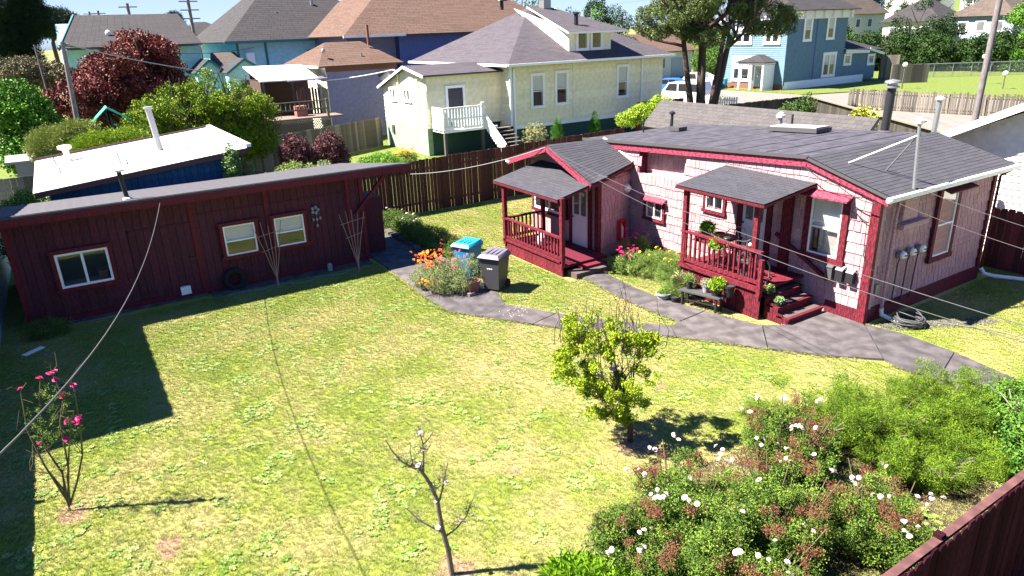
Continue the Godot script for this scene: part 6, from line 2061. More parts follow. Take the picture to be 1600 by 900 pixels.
	crown(t, "leaves", [[P(2.9, 0.88, 6.93), Vector3(0.2, 0.12, 0.2)], [P(3.25, 0.85, 6.7), Vector3(0.2, 0.15, 0.2)], [P(3.0, 1.5, 6.85), Vector3(0.25, 0.3, 0.25)]], 40, SP.small, Color(0.09, 0.15, 0.02), Color(0.15, 0.2, 0.03), 0.03, 0.055)
	# --- tall rose at the left
	t = thing("tall_rose", "tall leggy rose bush with magenta blooms at the lawn's left", "rose bush", P(-1.2, 0, 11.45))
	m = MB.new()
	var canes := [[[-1.2, 0.0, 11.45], [-1.2, 0.4, 11.44], [-1.3, 0.7, 11.5], [-1.55, 0.78, 11.65]], [[-1.18, 0.1, 11.45], [-1.1, 0.6, 11.4], [-0.95, 1.2, 11.3], [-0.84, 1.6, 11.22]], [[-1.2, 0.1, 11.45], [-1.05, 0.8, 11.36], [-0.98, 1.6, 11.3], [-0.85, 2.0, 11.22], [-0.9, 2.42, 11.25]], [[-1.2, 0.1, 11.45], [-1.15, 0.7, 11.42], [-1.3, 1.3, 11.5], [-1.2, 1.8, 11.45], [-1.07, 2.3, 11.37]], [[-1.18, 0.1, 11.45], [-1.0, 0.5, 11.36], [-0.82, 1.0, 11.25], [-0.75, 1.5, 11.2], [-0.68, 2.2, 11.12]], [[-1.2, 0.2, 11.45], [-1.35, 0.9, 11.5], [-1.42, 1.5, 11.55], [-1.35, 2.15, 11.52]]]
	for c in canes:
		var q := []
		for p in c: q.append(P(p[0], p[1], p[2]))
		m.tube(q, 0.018, 0.007, 6)
		for k in 7:
			var p: Vector3 = q[1 + rng.randi() % (q.size() - 1)]
			m.tube([p, p + Vector3(rr(-0.12, 0.12), rr(0.05, 0.2), rr(-0.12, 0.12)), p + Vector3(rr(-0.2, 0.2), rr(0.1, 0.34), rr(-0.2, 0.2))], 0.006, 0.003, 4)
	part("canes", m, M.rosestem, t)
	crown(t, "leaves", [[P(-1.05, 1.75, 11.35), Vector3(0.38, 0.45, 0.3)], [P(-1.3, 1.25, 11.5), Vector3(0.2, 0.2, 0.2)], [P(-0.85, 1.45, 11.2), Vector3(0.18, 0.2, 0.18)], [P(-1.2, 0.12, 11.45), Vector3(0.1, 0.14, 0.1)]], 85, SP.small, Color(0.07, 0.13, 0.018), Color(0.14, 0.19, 0.03), 0.035, 0.075)
	var pk := []
	for q in [[-0.76, 1.58, 11.17], [-0.70, 1.6, 11.13], [-0.73, 1.66, 11.15], [-0.80, 1.6, 11.2], [-0.89, 1.61, 11.25], [-0.86, 2.0, 11.23], [-0.84, 2.05, 11.22], [-0.68, 2.2, 11.12], [-0.86, 2.44, 11.24], [-1.07, 2.33, 11.37], [-0.93, 2.40, 11.28], [-1.32, 1.24, 11.52], [-0.97, 1.29, 11.31], [-1.35, 2.18, 11.54], [-0.88, 2.3, 11.25]]:
		pk.append(P(q[0], q[1], q[2]))
	blooms(t, pk, SP.bloom, "petalpink", 0.04, 0.062)
	# --- white rose thicket in the near right corner
	var rb := [[[5.3, 5.5], 0.62, 0.75, "white rose bush at the thicket's left end beside the sapling", 6], [[6.3, 5.6], 0.95, 0.95, "tall white rose bush in the middle of the near thicket", 11], [[7.2, 4.7], 1.1, 1.0, "reddish-leaved white rose bush at the near picture edge", 11], [[8.5, 5.6], 1.15, 0.8, "white rose bush in front of the bright evergreen", 9], [[6.2, 4.3], 0.85, 0.9, "white rose bush cut by the picture's lower edge", 8], [[8.1, 3.9], 0.85, 0.8, "white rose bush nearest the red corner fence", 7]]
	for r in rb:
		var u: float = r[0][0]; var v: float = r[0][1]; var h: float = r[1]; var w: float = r[2]
		t = thing("white_rose_bush", r[3], "rose bush", P(u, 0, v), "white roses in the near corner")
		var st := []
		for k in 26:
			var a := rr(0, TAU)
			st.append([P(u + cos(a) * 0.15, 0, v + sin(a) * 0.15), P(u + cos(a) * w * rr(0.3, 0.95), h * rr(0.7, 1.2), v + sin(a) * w * rr(0.3, 0.95))])
		stems(t, "canes", st, "rosestem", 0.012)
		var bl := lumps(P(u, h * 0.55, v), Vector3(w * 0.9, h * 0.55, w * 0.9), 26, 0.2)
		bl.append([P(u, h * 0.35, v), Vector3(w * 0.7, h * 0.35, w * 0.7)])
		crown(t, "foliage", bl, int(1500 * w), SP.small, Color(0.03, 0.075, 0.012), Color(0.17, 0.26, 0.035), 0.055, 0.11, 0.35)
		crown(t, "young_shoots", lumps(P(u, h * 0.8, v), Vector3(w * 0.85, h * 0.45, w * 0.85), 30, 0.08, 0.1), int(190 * w), SP.small, Color(0.13, 0.035, 0.028), Color(0.19, 0.09, 0.045), 0.04, 0.075, 0.2, "leafred")
		var pts := []
		for k in r[4]:
			var a := rr(0, TAU)
			var rad := sqrt(rr(0, 1)) * w * 0.92
			var c := P(u + cos(a) * rad, h * (1.0 + 0.22 * (1.0 - rad / w)) + rr(-0.06, 0.1), v + sin(a) * rad)
			for j in 1 + rng.randi() % 4:
				pts.append(c + Vector3(rr(-0.09, 0.09), rr(-0.04, 0.04), rr(-0.09, 0.09)))
		blooms(t, pts, SP.bloom, "petalwhite", 0.024, 0.045, 0.9)
	# --- evergreens beside them
	var ev := [["bright_evergreen", "bright evergreen shrub beside the tall white rose", 9.5, 6.0, 1.0, 1.0], ["bright_evergreen", "broad bright evergreen shrub in the middle of the near thicket", 10.7, 5.4, 1.0, 1.15], ["bright_evergreen", "spreading evergreen shrub nearest the concrete path", 12.1, 5.0, 0.95, 1.0], ["bright_evergreen", "low evergreen shrub between the roses and the corner fence", 10.4, 4.4, 0.85, 1.0], ["bright_evergreen", "evergreen shrub beside the ivy mound", 11.6, 4.0, 0.8, 0.95], ["bright_evergreen", "evergreen shrub at the right edge of the picture", 13.0, 4.4, 0.8, 0.75]]
	for e in ev:
		var u: float = e[2]; var v: float = e[3]; var h: float = e[4]; var w: float = e[5]
		t = thing(e[0], e[1], "shrub", P(u, 0, v), "evergreen shrubs by the path")
		var st := []
		for k in 18:
			var a := rr(0, TAU)
			st.append([P(u, 0.05, v), P(u + cos(a) * w * 0.6, h * rr(0.3, 0.6), v + sin(a) * w * 0.6)])
		stems(t, "branches", st, "palebark", 0.018)
		var el := lumps(P(u, h * 0.5, v), Vector3(w * 1.08, h * 0.62, w * 1.0), 34, 0.17)
		el.append([P(u, h * 0.3, v), Vector3(w * 0.8, h * 0.3, w * 0.7)])
		crown(t, "foliage", el, int(1700 * w), SP.tip, Color(0.022, 0.065, 0.005), Color(0.175, 0.27, 0.016), 0.055, 0.10, 0.4, "leaf", 0.6)
	t = thing("ivy_mound", "ivy mound with glossy leaves and dead branches by the corner fence", "ivy", P(12.3, 0, 3.7))
	var st2 := []
	for k in 24:
		st2.append([P(12.2 + rr(-0.5, 0.5), 0.3, 3.8 + rr(-0.3, 0.3)), P(12.5 + rr(-0.6, 0.9), rr(0.5, 0.85), 3.9 + rr(-0.5, 0.5))])
	stems(t, "dead_branches", st2, "greyboard2", 0.016)
	crown(t, "leaves", lumps(P(12.3, 0.5, 3.7), Vector3(1.1, 0.5, 0.9), 22, 0.24) + [[P(12.3, 0.35, 3.75), Vector3(1.0, 0.5, 0.8)], [P(11.5, 0.4, 3.3), Vector3(0.7, 0.4, 0.5)], [P(12.9, 0.5, 3.9), Vector3(0.7, 0.5, 0.8)]], 800, SP.big, Color(0.035, 0.11, 0.015), Color(0.12, 0.24, 0.03), 0.07, 0.12, 0.6)
	# long grass at the near edge
	t = thing("grass_clump", "bright long grass clump at the picture's lower edge", "grass", P(4.3, 0, 5.6))
	crown(t, "blades", [[P(4.35, 0.08, 5.6), Vector3(0.5, 0.06, 0.4)], [P(4.9, 0.08, 5.1), Vector3(0.4, 0.06, 0.4)]], 420, SP.grass, Color(0.12, 0.26, 0.012), Color(0.2, 0.34, 0.02), 0.16, 0.3, 0.0, "leaf", 3.0)
	# --- flower clump beside the bins
	t = thing("flower_clump", "big clump of orange poppies and pink valerian beside the bins", "flowers", P(8.05, 0, 16.6))
	var fs := []
	for k in 60:
		var p := P(8.05 + rr(-0.55, 0.6), 0.05, 16.65 + rr(-0.75, 0.75))
		fs.append([p, p + Vector3(rr(-0.12, 0.12), rr(0.45, 0.8), rr(-0.12, 0.12))])
	stems(t, "stems", fs, "rosestem", 0.008)
	crown(t, "foliage", lumps(P(8.35, 0.52, 16.5), Vector3(0.72, 0.55, 0.75), 36, 0.17, -0.5) + [[P(8.15, 0.38, 16.5), Vector3(0.6, 0.4, 0.7)], [P(7.85, 0.35, 17.1), Vector3(0.5, 0.35, 0.5)]], 1500, SP.small, Color(0.13, 0.18, 0.06), Color(0.30, 0.34, 0.15), 0.05, 0.09, 0.3)
	mat("poppy", lin(0.85, 0.30, 0.01), 0.6); mat("poppyred", lin(0.80, 0.09, 0.015), 0.6); mat("valerian", lin(0.55, 0.09, 0.16), 0.7); mat("yellowflower", lin(0.85, 0.62, 0.03), 0.6)
	var po := []; var pr := []; var va := []
	for k in 90:
		var a := rr(0, TAU)
		var p := P(7.9 + cos(a) * rr(0, 0.55), rr(0.6, 1.05), 17.1 + sin(a) * rr(0, 0.6))
		if k % 4 == 0: pr.append(p)
		else: po.append(p)
	for k in 14:
		po.append(P(7.55 + rr(-0.15, 0.25), rr(0.25, 0.5), 16.55 + rr(-0.25, 0.3)))
	for k in 60:
		va.append(P(8.25 + rr(-0.4, 0.5), rr(0.75, 1.15), 16.6 + rr(-0.7, 0.6)))
	for k in 8:
		va.append(P(8.45 + rr(-0.04, 0.04), 0.95 + k * 0.05, 17.25 + rr(-0.04, 0.04)))
	blooms(t, po, SP.poppy, "poppy", 0.035, 0.058); blooms(t, pr, SP.poppy, "poppyred", 0.035, 0.058); blooms(t, va, SP.poppy, "valerian", 0.022, 0.042)
	# --- border along the cottage front
	var bd := [["valerian_plant", "magenta valerian plant nearest the wing porch steps", 13.25, 14.7, 0.6, 0.55, 46, "petalpink"], ["valerian_plant", "magenta valerian plant under the small front window", 14.2, 15.4, 0.75, 0.5, 26, "petalpink"], ["border_plant", "pale green leafy border plant in the middle of the cottage bed", 13.75, 13.9, 0.72, 0.75, 8, "yellowflower"], ["border_plant", "pale green border plant beside the front porch", 13.6, 13.0, 0.8, 0.6, 12, "yellowflower"], ["border_plant", "spiky green plant at the left end of the bench", 12.75, 12.25, 0.5, 0.35, 0, "yellowflower"]]
	for b in bd:
		t = thing(b[0], b[1], "flowers", P(b[2], 0, b[3]), "plants along the cottage front")
		var h: float = b[4]; var w: float = b[5]
		var ss := []
		for k in 20:
			var p := P(b[2] + rr(-w, w) * 0.6, 0.02, b[3] + rr(-w, w) * 0.6)
			ss.append([p, p + Vector3(rr(-0.1, 0.1), h * rr(0.7, 1.15), rr(-0.1, 0.1))])
		stems(t, "stems", ss, "rosestem", 0.007)
		crown(t, "foliage", [[P(b[2], h * 0.45, b[3]), Vector3(w, h * 0.5, w)], [P(b[2] + 0.15, h * 0.6, b[3] - 0.2), Vector3(w * 0.6, h * 0.45, w * 0.6)]], int(760 * w), SP.small if b[0] != "border_plant" else SP.feather, Color(0.10, 0.17, 0.03), Color(0.27, 0.38, 0.10), 0.06, 0.11, 0.3)
		var pts := []
		for k in b[6]:
			var a := rr(0, TAU)
			pts.append(P(b[2] + cos(a) * w * rr(0.2, 0.8), h * rr(0.85, 1.35), b[3] + sin(a) * w * rr(0.2, 0.8)))
		blooms(t, pts, SP.bloom, b[7], 0.03, 0.055)
	# pot plants
	var pp := [["potted_plant", "bright lime plant growing in the bench's black pot", P(12.9, 0.74, 10.98), 0.2, 60, Color(0.22, 0.36, 0.02), "broad"], ["potted_plant", "spiky plant in the tall black pot on the porch table", P(13.85, 1.78, 12.25), 0.05, 22, Color(0.10, 0.22, 0.03), "grass"], ["potted_plant", "trailing lime vine over the front porch railing", P(13.35, 1.6, 11.45), 0.2, 46, Color(0.2, 0.33, 0.03), "big"], ["potted_plant", "pale plant in the pot on the top porch step", P(13.62, 0.75, 9.98), 0.1, 24, Color(0.3, 0.4, 0.12), "broad"], ["potted_plant", "pale plant in the pot on the middle porch step", P(13.62, 0.55, 9.68), 0.07, 18, Color(0.25, 0.38, 0.16), "broad"], ["potted_plant", "leafy plant in the bench's small black pot", P(12.72, 0.74, 11.72), 0.11, 24, Color(0.14, 0.24, 0.04), "small"], ["potted_plant", "pale succulent in the middle grey pot on the bench", P(12.85, 0.7, 11.28), 0.12, 30, Color(0.32, 0.34, 0.22), "small"], ["potted_plant", "plant in the grey bowl planter on the grass", P(12.45, 0.25, 12.35), 0.15, 36, Color(0.18, 0.3, 0.05), "small"], ["potted_plant", "tall dry grass plant behind the bench's left end", P(13.0, 0.5, 12.15), 0.2, 40, Color(0.30, 0.31, 0.14), "grass"]]
	for p in pp:
		t = thing(p[0], p[1], "plant", p[2], "potted plants by the front porch")
		var gr: bool = p[6] == "grass"
		crown(t, "leaves", [[p[2], Vector3(p[3], p[3] * 0.7, p[3])]], p[4], SP[p[6]], p[5] * 0.75, p[5] * 1.15, 0.14 if gr else 0.06, 0.26 if gr else 0.1, 0.2, "leaf", 3.0 if gr else 0.5)
	# shaded bed by the shed walkway
	for k in 6:
		var v := 18.6 + k * 1.05
		var c := P(9.75 + rr(-0.15, 0.2), 0.3, v)
		t = thing("bed_shrub", ["low dark shrub nearest the flower clump in the shaded bed", "second low shrub of the shaded bed by the shed", "third low shrub of the shaded bed by the shed", "shrub with pale pink blooms in the shaded bed", "pale rose shrub before the back fence", "last shrub of the shaded bed, against the back fence"][k], "shrub", c - Vector3.UP * 0.3, "shrubs in the bed between shed and lawn")
		crown(t, "foliage", [[c, Vector3(0.55, 0.4, 0.65)]], 420, SP.small, Color(0.05, 0.10, 0.02), Color(0.13, 0.2, 0.035), 0.07, 0.12, 0.5)
		if k >= 3:
			var pts := []
			for j in 8: pts.append(c + Vector3(rr(-0.4, 0.4), rr(0.3, 0.5), rr(-0.5, 0.5)))
			blooms(t, pts, SP.bloom, "petalwhite", 0.03, 0.05)
	t = thing("corner_weeds", "dark weeds at the foot of the shed's left corner", "weeds", P(-1.5, 0, 19.9))
	crown(t, "foliage", [[P(-1.4, 0.2, 19.9), Vector3(0.55, 0.28, 0.35)]], 220, SP.small, Color(0.05, 0.10, 0.02), Color(0.1, 0.17, 0.03), 0.06, 0.1)

func build_far_plants() -> void:
	var t: Node3D
	SP.far = sprig(22, 0.45, 0.17, 0.95)
	# dark red plum tree
	tree("red_plum_tree", "broad dark red-leaved plum tree behind the white-roofed shed", "tree", P(3.4, 0, 43), lumps(P(4.0, 5.1, 43), Vector3(2.8, 2.25, 2.4), 34, 0.8, -0.4) + lumps(P(1.0, 4.3, 42.4), Vector3(2.0, 1.5, 1.8), 14, 0.6, -0.5) + [[P(3.4, 4.6, 43), Vector3(2.6, 1.6, 2.2)]], 3900, SP.far, Color(0.06, 0.009, 0.014), Color(0.24, 0.050, 0.038), 0.2, 0.36, 2.0, 0.2, "", "leafred", 0.45)
	tree("red_plum_tree", "small dark purple tree beside the distant utility pole", "tree", P(18.5, 0, 88), [[P(18.6, 5.7, 88), Vector3(2.2, 1.9, 2.0)], [P(17.2, 5.0, 88), Vector3(1.4, 1.2, 1.4)]], 900, SP.far, Color(0.06, 0.01, 0.03), Color(0.15, 0.025, 0.05), 0.28, 0.45, 3.0, 0.2, "", "leafred")
	for k in 2:
		var u: float = [9.75, 11.55][k]
		tree("purple_shrub", ["left of two purple-leaved shrubs before the grey fence", "right of two purple-leaved shrubs before the grey fence"][k], "shrub", P(u, 0, 36.2), [[P(u, 1.25, 36.2), Vector3(0.8, 0.95, 0.8)], [P(u + 0.3, 0.9, 36.0), Vector3(0.7, 0.7, 0.7)]], 700, SP.far, Color(0.06, 0.015, 0.025), Color(0.16, 0.05, 0.06), 0.12, 0.2, 0.4, 0.05, "purple shrubs before the grey fence", "leafred")
	# green hedge behind the white roof
	var hb := []
	for q in [[3.2, 37.2, 3.4, 0.9], [4.4, 37.6, 4.0, 1.3], [5.6, 38.0, 4.2, 1.5], [6.8, 38.3, 4.3, 1.5], [7.9, 38.6, 4.1, 1.3], [8.7, 38.8, 3.5, 1.1]]:
		hb.append_array(lumps(P(q[0], q[2] - q[3] * 0.3, q[1]), Vector3(q[3], q[3] * 0.95, q[3]), 14, 0.5))
		hb.append([P(q[0], q[2] - q[3] * 1.4, q[1]), Vector3(q[3] * 0.9, q[3], q[3] * 0.9)])
	tree("green_hedge", "rounded bright green hedge behind the white-roofed shed", "hedge", P(6.2, 0, 38), hb, 5200, SP.far, Color(0.085, 0.155, 0.010), Color(0.27, 0.34, 0.02), 0.14, 0.24, 1.2, 0.12)
	# yellow-green shrubs behind and left of the blue shed
	tree("lime_shrub", "yellow green shrub behind the white roof's back edge", "shrub", P(1.3, 0, 32.3), [[P(1.2, 2.9, 32.2), Vector3(1.3, 0.8, 0.9)], [P(2.1, 3.1, 32.4), Vector3(0.9, 0.6, 0.8)], [P(0.6, 2.6, 32.0), Vector3(0.8, 0.8, 0.8)]], 900, SP.feather, Color(0.14, 0.24, 0.012), Color(0.30, 0.38, 0.03), 0.16, 0.28, 1.5, 0.08)
	tree("lime_shrub", "pale olive shrub left of the white roof", "shrub", P(-0.3, 0, 33.5), [[P(-0.4, 3.1, 33.5), Vector3(1.0, 0.8, 1.0)], [P(0.5, 3.4, 34), Vector3(0.9, 0.6, 0.9)]], 700, SP.feather, Color(0.17, 0.21, 0.05), Color(0.30, 0.33, 0.09), 0.16, 0.28, 1.6, 0.08)
	tree("green_shrub", "leafy green shrub at the blue shed's left end", "shrub", P(-1.6, 0, 25.5), [[P(-1.6, 1.5, 25.2), Vector3(0.75, 1.1, 1.0)], [P(-1.5, 2.0, 26.5), Vector3(0.6, 0.6, 0.9)], [P(-1.4, 1.2, 23.9), Vector3(0.6, 0.9, 0.7)]], 1000, SP.far, Color(0.07, 0.15, 0.02), Color(0.19, 0.30, 0.04), 0.11, 0.19, 0.8, 0.05)
	tree("green_shrub", "bushy green tree at the far left edge", "tree", P(-1.6, 0, 39), [[P(-1.8, 4.4, 39), Vector3(1.5, 1.1, 1.4)], [P(-1.2, 3.4, 38.6), Vector3(1.3, 1.1, 1.2)], [P(-1.4, 2.4, 38), Vector3(1.3, 1.1, 1.2)]], 1200, SP.far, Color(0.04, 0.12, 0.012), Color(0.12, 0.26, 0.02), 0.2, 0.34, 1.5, 0.12)
	tree("grey_shrub", "greyish brown shrub above the green tree at the left", "shrub", P(-0.8, 0, 46), [[P(-1.3, 5.6, 46), Vector3(1.5, 0.8, 1.2)], [P(0.2, 5.3, 46), Vector3(1.2, 0.7, 1.2)]], 700, SP.far, Color(0.10, 0.09, 0.05), Color(0.20, 0.17, 0.10), 0.18, 0.3, 4.0, 0.15)
	# conifers under the sky at the left
	t = tree("dark_conifer", "tall dark conifer at the top left corner", "tree", P(-1.2, 0, 50), [[P(-1.3, 9.5, 50), Vector3(1.9, 1.4, 1.8)], [P(-0.2, 8.7, 50), Vector3(1.1, 0.5, 1.2)], [P(-0.6, 7.9, 50), Vector3(1.6, 0.55, 1.5)], [P(-1.4, 7.4, 50), Vector3(1.4, 0.8, 1.4)], [P(-1.6, 6.2, 50), Vector3(1.5, 1.0, 1.4)]], 1900, SP.feather, Color(0.010, 0.030, 0.016), Color(0.03, 0.065, 0.025), 0.25, 0.45, 6.0, 0.3)
	tree("flat_pine", "flat-topped dark pine on the skyline at the left", "tree", P(1.5, 0, 120), [[P(1.8, 10.2, 120), Vector3(3.6, 1.6, 2.5)], [P(3.0, 9.2, 120), Vector3(3.0, 1.2, 2.0)]], 700, SP.feather, Color(0.02, 0.045, 0.03), Color(0.045, 0.08, 0.045), 0.5, 0.9, 7.5, 0.35)
	tree("flat_pine", "small dark pine on the skyline beside the utility pole", "tree", P(14.6, 0, 100), [[P(14.6, 9.2, 100), Vector3(0.9, 1.2, 0.9)], [P(14.8, 7.9, 100), Vector3(1.1, 1.2, 1.0)]], 380, SP.feather, Color(0.02, 0.045, 0.03), Color(0.045, 0.08, 0.045), 0.4, 0.7, 6, 0.25)
	for q in [[16.5, 92, 6.2, 1.5, "round lime tree beyond the outbuildings", Color(0.12, 0.22, 0.02), Color(0.2, 0.32, 0.04)], [20.5, 100, 7.4, 1.8, "olive tree behind the small purple tree", Color(0.10, 0.14, 0.04), Color(0.17, 0.2, 0.06)], [14.6, 84, 5.6, 1.2, "low brownish bush beyond the outbuildings", Color(0.13, 0.12, 0.04), Color(0.2, 0.18, 0.06)]]:
		tree("round_tree", q[4], "tree", P(q[0], 0, q[1]), [[P(q[0], q[2], q[1]), Vector3(q[3], q[3] * 0.95, q[3])], [P(q[0] + 0.8, q[2] - 1.2, q[1]), Vector3(q[3], q[3], q[3])]], 420, SP.far, q[5], q[6], 0.3, 0.5, q[2] - 1.5, 0.15, "distant trees at the left")
	# garden behind the back fence
	for q in [[13.6, 34.5, 0.55, 1.1, "green flower bed left of the yellow house", Color(0.08, 0.2, 0.02), Color(0.2, 0.36, 0.04)], [8.3, 31.2, 0.9, 1.0, "pale green lavender bush behind the maroon shed roof", Color(0.14, 0.2, 0.05), Color(0.3, 0.36, 0.12)], [6.6, 29.8, 0.8, 0.9, "yellow green bush beside the blue shed corner", Color(0.15, 0.24, 0.02), Color(0.28, 0.38, 0.05)], [4.4, 23.95, 2.0, 0.28, "leafy weed poking above the maroon shed roof", Color(0.09, 0.17, 0.04), Color(0.2, 0.3, 0.1)], [9.6, 31.6, 0.8, 0.8, "flowering lavender bush behind the shed roof's right half", Color(0.15, 0.2, 0.09), Color(0.27, 0.32, 0.16)]]:
		tree("garden_bush", q[4], "shrub", P(q[0], 0, q[1]), [[P(q[0], q[2], q[1]), Vector3(q[3], maxf(0.5, q[2] * 0.9), q[3])], [P(q[0] + 0.6, q[2] * 0.8, q[1]), Vector3(q[3] * 0.8, q[2] * 0.7, q[3] * 0.8)]], 520, SP.far, q[5], q[6], 0.1, 0.17, 0.2, 0.03, "bushes in the garden behind the fence")
	t = thing("orange_flowers", "clump of orange flowers before the yellow house wing", "flowers", P(15.9, 0, 36.3))
	crown(t, "foliage", [[P(15.9, 0.3, 36.3), Vector3(0.7, 0.35, 0.6)]], 160, SP.far, Color(0.1, 0.2, 0.03), Color(0.2, 0.3, 0.04), 0.1, 0.16)
	var op := []
	for k in 60: op.append(P(15.9 + rr(-0.6, 0.6), rr(0.4, 0.9), 36.3 + rr(-0.5, 0.5)))
	blooms(t, op, SP.poppy, "poppy", 0.06, 0.1)
	for q in [[25.0, 34.2, "conical dwarf cypress nearest the yellow house stairs"], [28.2, 34.6, "second conical dwarf cypress by the green foundation"]]:
		tree("dwarf_cypress", q[2], "shrub", P(q[0], 0, q[1]), [[P(q[0], 0.8, q[1]), Vector3(0.35, 0.7, 0.35)], [P(q[0], 1.3, q[1]), Vector3(0.22, 0.6, 0.22)]], 190, SP.feather, Color(0.05, 0.15, 0.02), Color(0.1, 0.26, 0.03), 0.12, 0.2, 0.3, 0.04, "dwarf cypresses by the yellow house")
	tree("lime_bush", "bright lime bush above the dark fence by the yellow house", "shrub", P(27.0, 0, 28.5), [[P(26.5, 2.4, 28.5), Vector3(0.9, 0.5, 0.6)], [P(27.6, 2.7, 28.3), Vector3(0.8, 0.55, 0.6)], [P(25.6, 2.2, 28.6), Vector3(0.7, 0.4, 0.6)]], 520, SP.far, Color(0.2, 0.32, 0.02), Color(0.36, 0.46, 0.05), 0.13, 0.22, 1.6, 0.08)
	tree("twiggy_shrub", "thin twiggy shrub before the yellow house corner", "shrub", P(22.9, 0, 33.6), [[P(22.9, 1.0, 33.6), Vector3(0.8, 0.9, 0.7)]], 130, SP.far, Color(0.2, 0.2, 0.09), Color(0.35, 0.33, 0.16), 0.1, 0.17, 0.3, 0.05)
	tree("yellow_shrub", "yellow-leaved shrub behind the cottage's flat roof", "shrub", P(24.5, 0, 14.8), [[P(24.4, 3.3, 14.7), Vector3(0.45, 0.5, 0.45)]], 110, SP.big, Color(0.22, 0.26, 0.03), Color(0.42, 0.40, 0.06), 0.14, 0.22, 2.6, 0.05)
	tree("dark_shrub", "dark leafy shrub at the bend of the weathered fence", "shrub", P(36.8, 0, 26.3), [[P(36.5, 1.7, 26.2), Vector3(1.3, 0.7, 0.8)], [P(37.3, 2.1, 26.0), Vector3(0.4, 0.7, 0.4)]], 330, SP.far, Color(0.03, 0.06, 0.015), Color(0.08, 0.14, 0.03), 0.14, 0.26, 0.6, 0.06)
	# the big many-trunked tree beside the yellow house
	t = thing("big_street_tree", "big tree with four dark trunks rising beside the yellow house", "tree", P(41.0, 0, 37.6))
	var m := MB.new()
	var ends := []
	m.tube([P(41.0, -0.1, 37.6), P(41.0, 0.4, 37.6), P(41.0, 0.9, 37.6)], 1.0, 0.7, 12)
	for q in [[39.6, 6.0, 38.5, 0.27], [40.9, 6.6, 37.8, 0.38], [42.9, 6.0, 37.0, 0.30], [41.9, 6.8, 36.6, 0.24], [40.1, 7.0, 37.0, 0.18]]:
		var b := P(q[0], q[1], q[2])
		var a := P(41.0 + (q[0] - 41.0) * 0.42, 0.3, 37.6 + (q[2] - 37.6) * 0.42)
		m.tube([a, a.lerp(b, 0.5) + Vector3(rr(-0.2, 0.2), 0, 0.1), b], q[3], q[3] * 0.6, 9)
		for k in 4:
			limb(m, b - Vector3.UP * rr(0, 0.8), Vector3(rr(-1, 1), rr(0.2, 0.8), rr(-1, 1)), rr(2, 3.4), q[3] * 0.45, 2, ends, 0.3, 0.2)
	part("trunk", m, M.bark, t)
	var bt := lumps(P(41.2, 8.2, 37.6), Vector3(3.8, 2.3, 3.0), 36, 0.85, -0.9)
	bt.append_array(lumps(P(38.3, 6.9, 38.9), Vector3(2.4, 1.3, 2.0), 20, 0.65, -0.9))
	bt.append_array(lumps(P(45.6, 6.9, 36.3), Vector3(2.8, 1.4, 2.0), 26, 0.65, -0.9))
	bt.append_array(lumps(P(41.2, 5.9, 36.7), Vector3(2.0, 0.6, 1.0), 12, 0.5, -0.8))
	bt.append_array(lumps(P(43.5, 10.0, 37.0), Vector3(3.5, 1.6, 2.6), 16, 0.8, -0.6))
	crown(t, "crown", bt, 6200, SP.far, Color(0.03, 0.055, 0.013), Color(0.17, 0.21, 0.07), 0.16, 0.30, 0.3)
	# greenery far right: hedge masses, dark conifers and bright trees, each its own tree
	var rt := [
		["hedge_tree", "dark hedge tree directly right of the blue house", 93, 60, 4.5, 4.2, 0], ["hedge_tree", "tall dark columnar tree behind the blue house's rear wing", 97, 66, 7.0, 4.2, 0],
		["hedge_tree", "dark hedge mass behind the chain-link fence, left part", 97, 57.5, 4.4, 5.0, 0], ["hedge_tree", "dark hedge mass behind the chain-link fence, middle part", 99, 51, 4.2, 5.0, 0], ["hedge_tree", "dark hedge mass behind the chain-link fence, right part", 101, 45, 4.0, 4.6, 0],
		["hedge_tree", "dark hedge mass right behind the utility pole", 103, 40, 4.2, 4.6, 0], ["conifer_tree", "dark spreading conifer before the pale gabled house", 108, 58, 8.2, 4.6, 1],
		["bright_tree", "bright yellow green tree behind the blue house's rear roof", 100, 75, 6.4, 4.6, 2], ["bright_tree", "bright green tree beside the rear wing window", 92, 62, 5.0, 2.8, 2], ["bright_tree", "large bright green tree right of the utility pole", 113, 44, 7.0, 6.0, 3],
		["bright_tree", "bright green tree at the right edge", 108, 37, 6.5, 5.0, 3], ["bright_tree", "tall green tree at the top right corner", 128, 44, 11.0, 6.0, 3], ["bright_tree", "round bush at the end of the chain-link fence", 100, 41.5, 2.2, 2.0, 3],
		["conifer_tree", "dark tree above the roofs at the top of the picture", 140, 86, 12.0, 5.0, 1], ["conifer_tree", "dark evergreen on the rise above the pale house", 142, 66, 12.0, 5.5, 1], ["bright_tree", "green tree between the hill houses", 150, 78, 11.0, 5.0, 3], ["bright_tree", "tree behind the yellow house ridge left of the big tree", 56, 70, 8.6, 5.0, 3], ["bright_tree", "round green tree beyond the yellow house roof", 54, 82, 12.5, 6.5, 2], ["hedge_tree", "dark leafy tree filling the view behind the big trunks", 62, 74, 7.6, 5.0, 0], ["hedge_tree", "dark tree on the skyline above the white garage", 74, 92, 11.0, 6.0, 0], ["hedge_tree", "broad dark tree behind the blue house roof", 95, 92, 12.0, 7.0, 0], ["conifer_tree", "dark conifer high behind the blue house rear wing", 108, 80, 12.5, 6.0, 1], ["hedge_tree", "dark green tree between the hill roofs", 126, 70, 9.5, 5.0, 0], ["bright_tree", "green hillside tree above the utility pole", 150, 62, 13.0, 6.5, 3], ["hedge_tree", "dark hillside tree at the picture's top right", 146, 54, 12.0, 6.0, 0], ["conifer_tree", "dark tree above the yellow house roof", 66, 98, 10.0, 5.0, 1], ["bright_tree", "pale blossoming tree at the far right edge", 118, 40, 6.0, 2.6, 4]]
